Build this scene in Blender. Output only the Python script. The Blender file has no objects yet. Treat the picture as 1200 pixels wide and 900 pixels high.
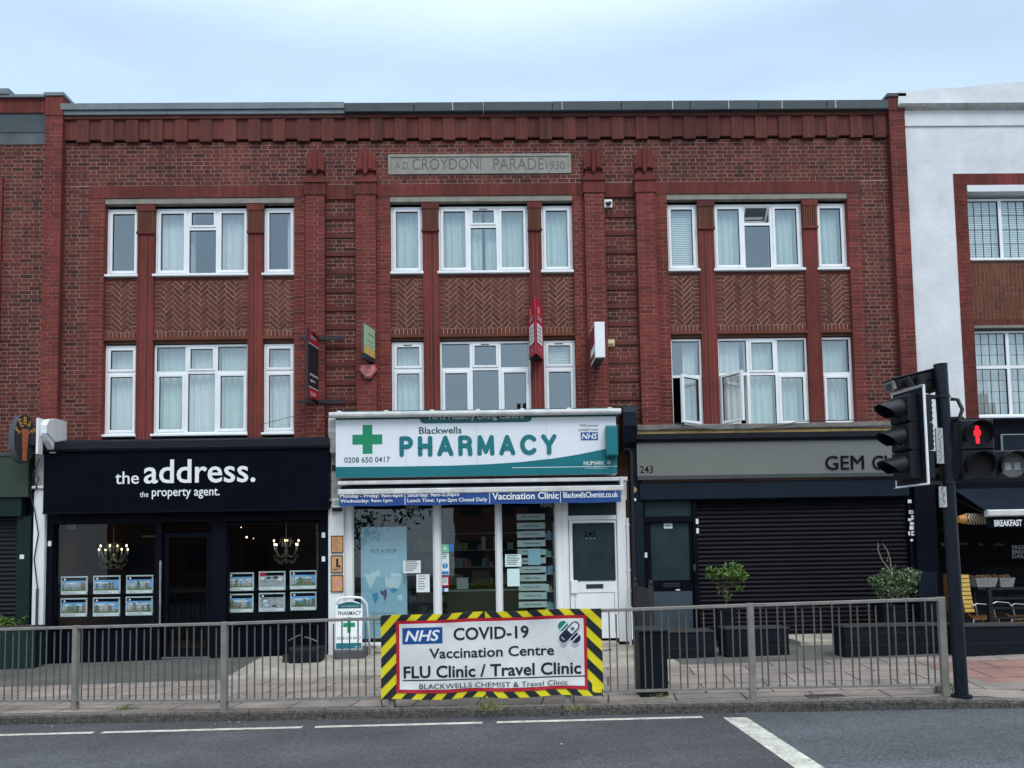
import bpy, math, random
from mathutils import Matrix, Vector
random.seed(7)
R_ = math.radians
S = bpy.context.scene
COL = S.collection

# ---------------------------------------------------------------- camera
FPX, DIST, EYE = 870.0, 13.2, 1.74
YAW, PITCH, ROLL = 0.01909, 0.05944, 0.01693
CX, CY = 600.0, 645.0 - FPX*math.tan(PITCH)
FW = Vector((math.sin(YAW)*math.cos(PITCH), math.cos(YAW)*math.cos(PITCH), math.sin(PITCH)))
_r0 = Vector((math.cos(YAW), -math.sin(YAW), 0)); _u0 = _r0.cross(FW)
RT = math.cos(ROLL)*_r0 - math.sin(ROLL)*_u0
UP = RT.cross(FW)
CAMP = Vector((0, -DIST, EYE))
cam = bpy.data.cameras.new('camera'); camo = bpy.data.objects.new('camera', cam); COL.objects.link(camo)
m = Matrix((RT, UP, -FW)).transposed().to_4x4(); m.translation = CAMP
camo.matrix_world = m
cam.sensor_fit = 'HORIZONTAL'; cam.sensor_width = 36.0
cam.lens = 36.0*FPX/1200.0
cam.shift_x = 0.0; cam.shift_y = (CY-450.0)/1200.0
cam.clip_start = 0.05; cam.clip_end = 1000
S.camera = camo

# ---------------------------------------------------------------- sky, sun, exposure
SUN_EL, SUN_ROT = R_(52), R_(200)
w = bpy.data.worlds.new('World'); S.world = w; w.use_nodes = True
nt = w.node_tree; nt.nodes.clear()
def N(nt, t, **kw):
    n = nt.nodes.new(t)
    for k, v in kw.items():
        if k.startswith('i_'):
            n.inputs[k[2:].replace('_', ' ')].default_value = v
        else: setattr(n, k, v)
    return n
wo = N(nt, 'ShaderNodeOutputWorld'); bg = N(nt, 'ShaderNodeBackground'); bg.inputs[1].default_value = 0.1
sky = N(nt, 'ShaderNodeTexSky', sky_type='NISHITA', sun_disc=False, sun_elevation=SUN_EL, sun_rotation=SUN_ROT)
tc = N(nt, 'ShaderNodeTexCoord')
sep = N(nt, 'ShaderNodeSeparateXYZ'); nt.links.new(tc.outputs['Generated'], sep.inputs[0])
rmp = N(nt, 'ShaderNodeValToRGB')          # overcast: pale at the horizon, blue grey above, brightest overhead
rmp.color_ramp.elements[0].position = 0.0; rmp.color_ramp.elements[0].color = (6.0, 6.9, 7.7, 1)
rmp.color_ramp.elements[1].position = 1.0; rmp.color_ramp.elements[1].color = (14.0, 15.0, 16.0, 1)
for p_, c_ in ((0.30, (5.4, 6.7, 8.0, 1)), (0.42, (4.7, 6.15, 7.75, 1)), (0.56, (4.4, 5.85, 7.6, 1)), (0.75, (10.5, 12.0, 14.0, 1))):
    e = rmp.color_ramp.elements.new(p_); e.color = c_
nt.links.new(sep.outputs['Z'], rmp.inputs[0])
mp = N(nt, 'ShaderNodeMapping'); mp.inputs['Scale'].default_value = (1.0, 1.0, 2.6)
nt.links.new(tc.outputs['Generated'], mp.inputs[0])
nz = N(nt, 'ShaderNodeTexNoise'); nz.inputs['Scale'].default_value = 2.2; nz.inputs['Detail'].default_value = 5
nz.inputs['Roughness'].default_value = 0.5; nz.inputs['Distortion'].default_value = 0.6
nt.links.new(mp.outputs[0], nz.inputs[0])
mr = N(nt, 'ShaderNodeMapRange'); mr.inputs['From Min'].default_value = .3; mr.inputs['From Max'].default_value = .7
mr.inputs['To Min'].default_value = .86; mr.inputs['To Max'].default_value = 1.10
nt.links.new(nz.outputs[0], mr.inputs[0])
vm = N(nt, 'ShaderNodeVectorMath', operation='SCALE')
nt.links.new(rmp.outputs[0], vm.inputs[0]); nt.links.new(mr.outputs[0], vm.inputs['Scale'])
mx = N(nt, 'ShaderNodeMix', data_type='RGBA'); mx.inputs[0].default_value = 0.9
nt.links.new(sky.outputs[0], mx.inputs[6]); nt.links.new(vm.outputs[0], mx.inputs[7])
nt.links.new(mx.outputs[2], bg.inputs[0]); nt.links.new(bg.outputs[0], wo.inputs[0])
sl = bpy.data.lights.new('sun', 'SUN'); sl.energy = 1.1; sl.angle = R_(25); sl.color = (1, .96, .9)
so = bpy.data.objects.new('sun', sl); COL.objects.link(so)
so.rotation_euler = (R_(90)-SUN_EL, 0, R_(20))
S.view_settings.view_transform = 'Standard'; S.view_settings.look = 'None'
S.view_settings.gamma = 1; S.view_settings.exposure = 0.58
S.cycles.max_bounces = 8; S.cycles.transparent_max_bounces = 12; S.cycles.diffuse_bounces = 3; S.cycles.glossy_bounces = 3
S.cycles.sample_clamp_indirect = 4.0

# ---------------------------------------------------------------- photo pixel -> place
def ray(px, py): return FW*FPX + RT*(px-CX) - UP*(py-CY)
def P(px, py, Y=0.0):
    d = ray(px, py); t = (Y+DIST)/d.y
    return CAMP.x+d.x*t, CAMP.z+d.z*t
GS = 0.027
def G(px, py, dz=0.0):
    d = ray(px, py); t = (dz-EYE)/(d.z-GS*d.x)
    return CAMP + d*t
def RC(a, b, c, d, Y=0.0):                 # a rectangle at depth Y: x0, x1, z0, z1
    mx_, my_ = (a+c)/2, (b+d)/2
    return P(a, my_, Y)[0], P(c, my_, Y)[0], P(mx_, d, Y)[1], P(mx_, b, Y)[1]
def gz(x): return GS*x
def yb(x): return -2.3-.09*x               # line between forecourts and public pavement
def fz(x): return .02+.012*x               # forecourt height at the shopfronts
def yk(x): return -4.80-.145*x             # kerb line
def ground(x, y):
    b = yb(x)
    if y <= b: return gz(x)
    t = min(1, (y-b)/(-b)); return gz(x)*(1-t)+fz(x)*t

def G2(px, py):
    d = ray(px, py); t0, t1 = 5.0/d.y, (DIST+.2)/d.y
    for _ in range(40):
        t = (t0+t1)/2; p = CAMP+d*t
        if p.z > ground(p.x, p.y): t0 = t
        else: t1 = t
    return CAMP+d*((t0+t1)/2)
# ---------------------------------------------------------------- materials
MATS = {}
def mat(name, col, rough=.6, metal=0.0, var=.12, scale=6.0, bump=0.0, bscale=60.0, spec=.5, emit=None, estr=0.0, coat=0.0, stain=0.0, streak=False):
    if name in MATS: return MATS[name]
    m = bpy.data.materials.new(name); m.use_nodes = True; t = m.node_tree
    b = t.nodes['Principled BSDF']
    b.inputs['Roughness'].default_value = rough; b.inputs['Metallic'].default_value = metal
    b.inputs['Specular IOR Level'].default_value = spec; b.inputs['Coat Weight'].default_value = coat
    b.inputs['Base Color'].default_value = (*col, 1)
    if emit:
        b.inputs['Emission Color'].default_value = (*emit, 1); b.inputs['Emission Strength'].default_value = estr
    tcn = N(t, 'ShaderNodeTexCoord')
    if var > 0:
        n = N(t, 'ShaderNodeTexNoise'); n.inputs['Scale'].default_value = scale; n.inputs['Detail'].default_value = 6
        n.inputs['Roughness'].default_value = .65
        if streak:
            mpn = N(t, 'ShaderNodeMapping'); mpn.inputs['Scale'].default_value = (1.0, 1.0, .18)
            t.links.new(tcn.outputs['Object'], mpn.inputs[0]); t.links.new(mpn.outputs[0], n.inputs[0])
        else: t.links.new(tcn.outputs['Object'], n.inputs[0])
        r = N(t, 'ShaderNodeMapRange'); r.inputs[1].default_value = .3; r.inputs[2].default_value = .7
        r.inputs[3].default_value = 1-var-stain; r.inputs[4].default_value = 1+var
        t.links.new(n.outputs[0], r.inputs[0])
        vs = N(t, 'ShaderNodeVectorMath', operation='SCALE'); vs.inputs[0].default_value = col
        t.links.new(r.outputs[0], vs.inputs['Scale']); t.links.new(vs.outputs[0], b.inputs['Base Color'])
        rr = N(t, 'ShaderNodeMapRange'); rr.inputs[1].default_value = .3; rr.inputs[2].default_value = .7
        rr.inputs[3].default_value = max(.03, rough-.08); rr.inputs[4].default_value = min(1, rough+.08)
        t.links.new(n.outputs[0], rr.inputs[0]); t.links.new(rr.outputs[0], b.inputs['Roughness'])
    if bump > 0:
        n2 = N(t, 'ShaderNodeTexNoise'); n2.inputs['Scale'].default_value = bscale; n2.inputs['Detail'].default_value = 4
        t.links.new(tcn.outputs['Object'], n2.inputs[0])
        bp = N(t, 'ShaderNodeBump'); bp.inputs['Strength'].default_value = bump; bp.inputs['Distance'].default_value = .01
        t.links.new(n2.outputs[0], bp.inputs['Height']); t.links.new(bp.outputs[0], b.inputs['Normal'])
    MATS[name] = m; return m

def brickmat(name, cols, grime=.35):
    m = bpy.data.materials.new(name); m.use_nodes = True; t = m.node_tree; b = t.nodes['Principled BSDF']
    g = N(t, 'ShaderNodeNewGeometry'); r = N(t, 'ShaderNodeValToRGB'); r.color_ramp.interpolation = 'LINEAR'
    els = r.color_ramp.elements
    els[0].position = 0; els[0].color = (*cols[0], 1); els[1].position = 1; els[1].color = (*cols[-1], 1)
    for i, c in enumerate(cols[1:-1]): els.new((i+1)/(len(cols)-1)).color = (*c, 1)
    t.links.new(g.outputs['Random Per Island'], r.inputs[0])
    tcn = N(t, 'ShaderNodeTexCoord')
    n = N(t, 'ShaderNodeTexNoise'); n.inputs['Scale'].default_value = .9; n.inputs['Detail'].default_value = 6; n.inputs['Roughness'].default_value = .62
    mpn = N(t, 'ShaderNodeMapping'); mpn.inputs['Scale'].default_value = (1, 1, .55)
    t.links.new(tcn.outputs['Object'], mpn.inputs[0]); t.links.new(mpn.outputs[0], n.inputs[0])
    q = N(t, 'ShaderNodeMapRange'); q.inputs[1].default_value = .35; q.inputs[2].default_value = .65; q.inputs[3].default_value = 1-grime; q.inputs[4].default_value = 1.08
    t.links.new(n.outputs[0], q.inputs[0])
    n3 = N(t, 'ShaderNodeTexNoise'); n3.inputs['Scale'].default_value = 45; n3.inputs['Detail'].default_value = 5
    t.links.new(tcn.outputs['Object'], n3.inputs[0])
    q3 = N(t, 'ShaderNodeMapRange'); q3.inputs[1].default_value = .3; q3.inputs[2].default_value = .7; q3.inputs[3].default_value = .78; q3.inputs[4].default_value = 1.2
    t.links.new(n3.outputs[0], q3.inputs[0])
    mu = N(t, 'ShaderNodeMath', operation='MULTIPLY'); t.links.new(q.outputs[0], mu.inputs[0]); t.links.new(q3.outputs[0], mu.inputs[1])
    vs = N(t, 'ShaderNodeVectorMath', operation='SCALE'); t.links.new(r.outputs[0], vs.inputs[0]); t.links.new(mu.outputs[0], vs.inputs['Scale'])
    t.links.new(vs.outputs[0], b.inputs['Base Color'])
    b.inputs['Roughness'].default_value = .85; b.inputs['Specular IOR Level'].default_value = .3
    bp = N(t, 'ShaderNodeBump'); bp.inputs['Strength'].default_value = .4; bp.inputs['Distance'].default_value = .006
    t.links.new(n3.outputs[0], bp.inputs['Height']); t.links.new(bp.outputs[0], b.inputs['Normal'])
    MATS[name] = m; return m

def glassmat(name, refl, tint, rough=.0):
    m = bpy.data.materials.new(name); m.use_nodes = True; t = m.node_tree; t.nodes.clear()
    o = N(t, 'ShaderNodeOutputMaterial'); mix = N(t, 'ShaderNodeMixShader'); mix.inputs[0].default_value = refl
    tr = N(t, 'ShaderNodeBsdfTransparent'); tr.inputs[0].default_value = (*tint, 1)
    gl = N(t, 'ShaderNodeBsdfGlossy'); gl.inputs['Color'].default_value = (.84, .94, .99, 1); gl.inputs['Roughness'].default_value = rough
    tcn = N(t, 'ShaderNodeTexCoord'); n = N(t, 'ShaderNodeTexNoise'); n.inputs['Scale'].default_value = 1.6; n.inputs['Detail'].default_value = 1
    t.links.new(tcn.outputs['Object'], n.inputs[0])
    bp = N(t, 'ShaderNodeBump'); bp.inputs['Strength'].default_value = .04; bp.inputs['Distance'].default_value = .02
    t.links.new(n.outputs[0], bp.inputs['Height']); t.links.new(bp.outputs[0], gl.inputs['Normal'])
    t.links.new(tr.outputs[0], mix.inputs[1]); t.links.new(gl.outputs[0], mix.inputs[2]); t.links.new(mix.outputs[0], o.inputs[0])
    MATS[name] = m; return m

glassmat('glass_upper', .26, (.84, .91, .91))
glassmat('glass_cafe', .012, (.6, .65, .65))
glassmat('glass_shop', .034, (.90, .95, .95))
glassmat('glass_pharmacy', .085, (.84, .93, .93))
glassmat('glass_door', .035, (.35, .45, .45), .03)
mat('frosted', (.017, .036, .039), .35, var=.25, scale=1.4, spec=.3)
brickmat('brick_multi', [(.052, .018, .017), (.108, .029, .025), (.140, .034, .028), (.158, .035, .028), (.096, .027, .026), (.162, .046, .033), (.060, .022, .022)])
brickmat('brick_red', [(.150, .030, .026), (.182, .034, .029), (.215, .041, .033), (.168, .033, .028), (.122, .028, .026)], .42)
brickmat('brick_soldier', [(.140, .030, .024), (.165, .035, .027), (.192, .042, .031), (.112, .028, .024)], .45)
brickmat('brick_soot', [(.105, .030, .025), (.135, .037, .029), (.155, .043, .033), (.085, .028, .025)], .4)
brickmat('brick_band', [(.105, .029, .025), (.130, .034, .028), (.150, .039, .031)], .35)
brickmat('brick_panel', [(.092, .028, .021), (.130, .037, .026), (.160, .046, .030), (.112, .032, .026)], .25)
brickmat('brick_tall', [(.120, .040, .022), (.145, .048, .026), (.165, .055, .030), (.110, .036, .022)], .25)
mat('mortar_light', (.315, .20, .15), .95, var=.42, scale=3, bump=.3)
mat('mortar_red', (.30, .16, .12), .95, var=.35, scale=3, bump=.3)
mat('mortar_pale', (.50, .36, .26), .95, var=.25, scale=4, bump=.3)
mat('mortar_dark', (.10, .045, .038), .95, var=.3, scale=3, bump=.3)
mat('concrete_lintel', (.25, .24, .20), .9, var=.25, scale=5, bump=.3)
mat('plaque_stone', (.27, .265, .235), .9, var=.22, scale=4, bump=.35, bscale=40)
mat('plaque_letter', (.125, .12, .105), .9, var=.2)
mat('coping_pale', (.165, .20, .215), .8, var=.25, scale=3, bump=.2)
mat('coping_lead', (.045, .062, .070), .7, var=.45, scale=2.5, bump=.2)
mat('band_slate', (.085, .10, .11), .85, var=.4, scale=2)
mat('upvc', (.82, .85, .86), .35, var=.05, scale=4)
mat('upvc_grey', (.62, .65, .66), .4, var=.08, scale=4)
mat('curtain_white', (.80, .81, .79), .9, var=.06)
mat('curtain_green', (.66, .76, .70), .9, var=.06)
mat('curtain_grey', (.40, .45, .46), .9, var=.06)
mat('blind_white', (.80, .85, .80), .8, var=.05)
mat('dark_room', (.022, .026, .028), .9, var=0)  # near-black colour stands in for the darkness of unlit rooms
mat('black_room', (.004, .0045, .006), .9, var=0)  # black paint stands in for the deep shade inside the shops
mat('rubber', (.02, .022, .025), .6, var=.1)
mat('render_white', (.70, .735, .75), .9, var=.10, scale=1.3, bump=.6, bscale=9, stain=.10)
mat('paint_white', (.80, .82, .82), .5, var=.06, scale=3, bump=.15, bscale=30, stain=.12, streak=True)
mat('paint_dirty', (.50, .50, .48), .7, var=.2, scale=5, bump=.2, stain=.2, streak=True)
mat('navy_black', (.0022, .0035, .0085), .5, var=.25, scale=2, spec=.05)
mat('navy_frame', (.0035, .0045, .0095), .5, var=.2, scale=3, spec=.08)
mat('navy_blue', (.0045, .011, .021), .55, var=.15, scale=2, spec=.2)
mat('lead_black', (.010, .012, .018), .75, spec=.2, var=.4, scale=4, bump=.3, bscale=25)
mat('dark_green', (.004, .017, .016), .5, spec=.25, var=.15, scale=2)
mat('fascia_green', (.020, .042, .024), .55, var=.12, scale=2)
mat('letter_white', (.82, .84, .84), .45, var=0)
mat('letter_dim', (.10, .11, .12), .6, var=0)
mat('letter_black', (.004, .005, .007), .6, var=0, spec=.1)
mat('fascia_white', (.76, .81, .86), .35, var=.03, scale=1.5, stain=.02, streak=True)
mat('teal', (.0, .155, .185), .35, var=.08, scale=1.2)
mat('teal_dark', (.0, .115, .125), .4, var=.1, scale=1.5)
mat('teal_letter', (.0, .165, .185), .4, var=.03)
mat('cross_green', (.0, .245, .105), .4, var=.03)
mat('text_teal', (.015, .08, .085), .5, var=0)
mat('nhs_blue', (.006, .072, .29), .4, var=.03)
mat('valance_blue', (.006, .058, .24), .5, var=.12, scale=2)
mat('awning_white', (.62, .63, .62), .5, var=.12, scale=4, stain=.12)
mat('grey_fascia', (.150, .160, .144), .5, var=.06, scale=1.2)
mat('grey_strip', (.045, .053, .054), .5, var=.1)
mat('ledge_stone', (.21, .20, .18), .9, var=.35, scale=6, bump=.5, bscale=30)
mat('ledge_yellow', (.42, .29, .115), .8, var=.35, scale=7, bump=.2)
mat('shutter_black', (.0055, .005, .0085), .5, metal=0, var=.3, scale=3, spec=.09)
mat('shutter_green', (.004, .008, .010), .5, var=.25, scale=3, spec=.25)
mat('door_blue', (.045, .070, .090), .5, var=.12, scale=3)
mat('chrome', (.62, .64, .66), .22, metal=1, var=.05)
mat('galv', (.225, .215, .195), .6, metal=.15, var=.2, scale=8, bump=.15, bscale=80)
mat('galv_dark', (.125, .115, .10), .6, metal=.25, var=.2, scale=8)
mat('asphalt', (.072, .075, .081), .88, var=.2, scale=1.1, bump=.7, bscale=160, spec=.35)
mat('asphalt_new', (.098, .107, .118), .9, var=.13, scale=1.4, bump=.8, bscale=150, spec=.35)
mat('road_paint', (.62, .62, .54), .8, var=.2, scale=9, bump=.3, stain=.15)
mat('forecourt_asphalt', (.098, .097, .090), .92, var=.25, scale=1.2, bump=.6, bscale=90)
mat('forecourt_concrete', (.37, .335, .28), .92, var=.25, scale=1.7, bump=.4, bscale=50, stain=.1)
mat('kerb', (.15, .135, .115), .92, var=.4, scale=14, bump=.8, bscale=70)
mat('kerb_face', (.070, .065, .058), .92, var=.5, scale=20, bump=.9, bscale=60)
mat('black_metal', (.006, .008, .011), .45, var=.15, scale=6, spec=.5)
mat('signal_black', (.007, .010, .014), .5, var=.15, scale=5, spec=.3)
mat('pole_navy', (.006, .011, .018), .45, var=.15, scale=4, spec=.3)
mat('lens_dark', (.02, .022, .024), .12, var=0, coat=.5)
mat('lens_grey', (.16, .17, .16), .25, var=.1, coat=.5)
mat('red_man', (.6, .01, .015), .5, var=0, emit=(1, .012, .03), estr=1.0)
mat('bulb', (.9, .8, .5), .4, var=0, emit=(1, .80, .42), estr=2.6)
mat('crystal', (.55, .48, .36), .2, var=.1, metal=.5)
mat('yellow_stripe', (.76, .66, .010), .5, var=.06, scale=3)
mat('black_stripe', (.010, .016, .022), .55, var=.1)
mat('banner_red', (.47, .008, .025), .5, var=.05)
mat('banner_white', (.76, .78, .78), .3, var=.08, scale=2.5, stain=.04)
mat('banner_grey', (.45, .48, .48), .5, var=.05)
mat('logo_green', (.0, .21, .13), .5, var=0)
mat('logo_navy', (.010, .014, .06), .5, var=0)
mat('letter_ink', (.012, .012, .020), .5, var=0)
mat('crimson', (.40, .012, .035), .5, var=.1)
mat('maroon', (.22, .014, .028), .55, var=.12)
mat('board_black', (.012, .012, .018), .55, var=.1)
mat('sign_green', (.38, .52, .34), .5, var=.08)
mat('sign_yellow', (.60, .42, .11), .5, var=.08)
mat('alarm_red', (.50, .085, .075), .5, var=.12)
mat('alarm_pale', (.60, .25, .22), .5, var=.1)
mat('kebab_meat', (.34, .10, .045), .6, var=.3, scale=25)
mat('kebab_gold', (.66, .33, .05), .5, var=.1)
mat('sign_rim', (.055, .065, .072), .5, var=.15)
mat('paper', (.72, .78, .76), .7, var=.05)
mat('paper_cyan', (.62, .80, .80), .7, var=.05)
mat('poster_blue', (.30, .48, .57), .6, var=.06, scale=2)
mat('poster_land', (.55, .68, .72), .6, var=.05)
mat('poster_sea', (.06, .26, .50), .6, var=0)
mat('poster_purple', (.10, .04, .18), .6, var=0)
mat('notice_orange', (.58, .30, .13), .7, var=.2, scale=9)
mat('notice_brown', (.36, .19, .07), .7, var=.25, scale=9)
mat('strip_grey', (.36, .43, .42), .6, var=.08)
mat('card_frame', (.48, .54, .57), .3, var=.05)
mat('sky_print', (.17, .36, .62), .4, var=.35, scale=9)
mat('cloud_print', (.56, .66, .74), .4, var=.15, scale=9)
mat('grass_print', (.13, .18, .075), .4, var=.4, scale=14)
mat('house_print', (.48, .45, .40), .4, var=.4, scale=22)
mat('brick_print', (.26, .19, .15), .4, var=.4, scale=20)
mat('grey_print', (.32, .35, .37), .4, var=.5, scale=18)
mat('shoot', (.30, .27, .20), .7, var=.2, scale=20)
mat('bark', (.09, .065, .045), .9, var=.3, scale=20)
mat('planter_black', (.004, .008, .013), .55, var=.2, scale=4, spec=.2)
mat('planter_green', (.004, .022, .020), .55, spec=.25, var=.15, scale=4)
mat('planter_grey', (.018, .026, .034), .6, spec=.3, var=.2, scale=6)
mat('wood_grey', (.026, .025, .025), .85, var=.35, scale=5, bump=.4, streak=True)
mat('soil', (.03, .022, .016), .95, var=.3)
mat('base_grey', (.075, .075, .085), .85, var=.2)
mat('chair_yellow', (.68, .44, .10), .5, var=.12, scale=10)
mat('chair_wood', (.17, .082, .024), .55, var=.25, scale=12)
mat('foil', (.42, .43, .42), .4, metal=.5, var=.25, scale=20)
mat('food', (.14, .05, .03), .7, var=.5, scale=40)
mat('lamp_amber', (.42, .18, .04), .6, var=.2, emit=(1, .45, .1), estr=.06)
mat('lamp_cream', (.72, .62, .42), .6, var=.1)
mat('house_brick', (.16, .075, .05), .9, var=.3, scale=8)
mat('roof_tile', (.055, .040, .036), .9, var=.3, scale=8)
mat('green_label', (.20, .55, .33), .5, var=.1)
mat('blue_label', (.02, .20, .52), .5, var=.05)

def leafmat(name, cols):
    m = bpy.data.materials.new(name); m.use_nodes = True; t = m.node_tree; b = t.nodes['Principled BSDF']
    g = N(t, 'ShaderNodeNewGeometry'); r = N(t, 'ShaderNodeValToRGB')
    r.color_ramp.elements[0].color = (*cols[0], 1); r.color_ramp.elements[1].color = (*cols[-1], 1)
    for i, c in enumerate(cols[1:-1]): r.color_ramp.elements.new((i+1)/(len(cols)-1)).color = (*c, 1)
    t.links.new(g.outputs['Random Per Island'], r.inputs[0]); t.links.new(r.outputs[0], b.inputs['Base Color'])
    b.inputs['Roughness'].default_value = .45
    MATS[name] = m
leafmat('leaf_bright', [(.03, .085, .012), (.075, .165, .02), (.14, .26, .035), (.045, .11, .018), (.20, .25, .06)])
leafmat('leaf_bay', [(.03, .07, .024), (.07, .13, .045), (.14, .20, .085), (.05, .10, .035), (.24, .28, .16)])
leafmat('leaf_dry', [(.10, .15, .04), (.22, .22, .08), (.13, .17, .05)])
leafmat('leaf_far', [(.010, .022, .010), (.025, .045, .018), (.018, .032, .012)])

def speckle(name, dark, light, dens=.5):
    m = MATS[name]; t = m.node_tree; b = t.nodes['Principled BSDF']; old = b.inputs['Base Color'].links[0].from_socket
    tcn = N(t, 'ShaderNodeTexCoord')
    v = N(t, 'ShaderNodeTexVoronoi'); v.inputs['Scale'].default_value = 70; t.links.new(tcn.outputs['Object'], v.inputs[0])
    sp = N(t, 'ShaderNodeSeparateColor'); t.links.new(v.outputs['Color'], sp.inputs[0])
    r = N(t, 'ShaderNodeMapRange'); r.inputs[3].default_value = dark; r.inputs[4].default_value = light; t.links.new(sp.outputs[0], r.inputs[0])
    n = N(t, 'ShaderNodeTexNoise'); n.inputs['Scale'].default_value = .35; n.inputs['Detail'].default_value = 7; n.inputs['Roughness'].default_value = .7; n.inputs['Distortion'].default_value = .5
    mp_ = N(t, 'ShaderNodeMapping'); mp_.inputs['Scale'].default_value = (.35, 1.6, 1); mp_.inputs['Rotation'].default_value = (0, 0, R_(8)); t.links.new(tcn.outputs['Object'], mp_.inputs[0]); t.links.new(mp_.outputs[0], n.inputs[0])
    q = N(t, 'ShaderNodeMapRange'); q.inputs[1].default_value = .35; q.inputs[2].default_value = .65; q.inputs[3].default_value = .72; q.inputs[4].default_value = 1.18; t.links.new(n.outputs[0], q.inputs[0])
    mu = N(t, 'ShaderNodeMath', operation='MULTIPLY'); t.links.new(r.outputs[0], mu.inputs[0]); t.links.new(q.outputs[0], mu.inputs[1])
    vs = N(t, 'ShaderNodeVectorMath', operation='SCALE'); t.links.new(old, vs.inputs[0]); t.links.new(mu.outputs[0], vs.inputs['Scale']); t.links.new(vs.outputs[0], b.inputs['Base Color'])
speckle('asphalt', .62, 1.45); speckle('asphalt_new', .62, 1.45); speckle('forecourt_asphalt', .7, 1.35); speckle('kerb', .65, 1.4); speckle('kerb_face', .5, 1.7); speckle('road_paint', .86, 1.08)
def worn(name, under, scale=14, lo=.55, hi=.66):
    m = MATS[name]; t = m.node_tree; b = t.nodes['Principled BSDF']; old = b.inputs['Base Color'].links[0].from_socket
    tcn = N(t, 'ShaderNodeTexCoord'); n = N(t, 'ShaderNodeTexNoise'); n.inputs['Scale'].default_value = scale; n.inputs['Detail'].default_value = 9; n.inputs['Roughness'].default_value = .75
    t.links.new(tcn.outputs['Object'], n.inputs[0]); q = N(t, 'ShaderNodeMapRange'); q.inputs[1].default_value = lo; q.inputs[2].default_value = hi; t.links.new(n.outputs[0], q.inputs[0])
    mx_ = N(t, 'ShaderNodeMix', data_type='RGBA'); mx_.inputs[7].default_value = (*under, 1); t.links.new(q.outputs[0], mx_.inputs[0]); t.links.new(old, mx_.inputs[6]); t.links.new(mx_.outputs[2], b.inputs['Base Color'])
worn('road_paint', (.10, .10, .10)); worn('paint_dirty', (.20, .19, .17), 7, .56, .72); worn('paint_white', (.42, .42, .40), 9, .62, .74); worn('galv', (.16, .11, .075), 16, .60, .74); worn('forecourt_concrete', (.15, .135, .115), 3.5, .52, .70); worn('awning_white', (.36, .36, .35), 6, .56, .76)
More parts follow.
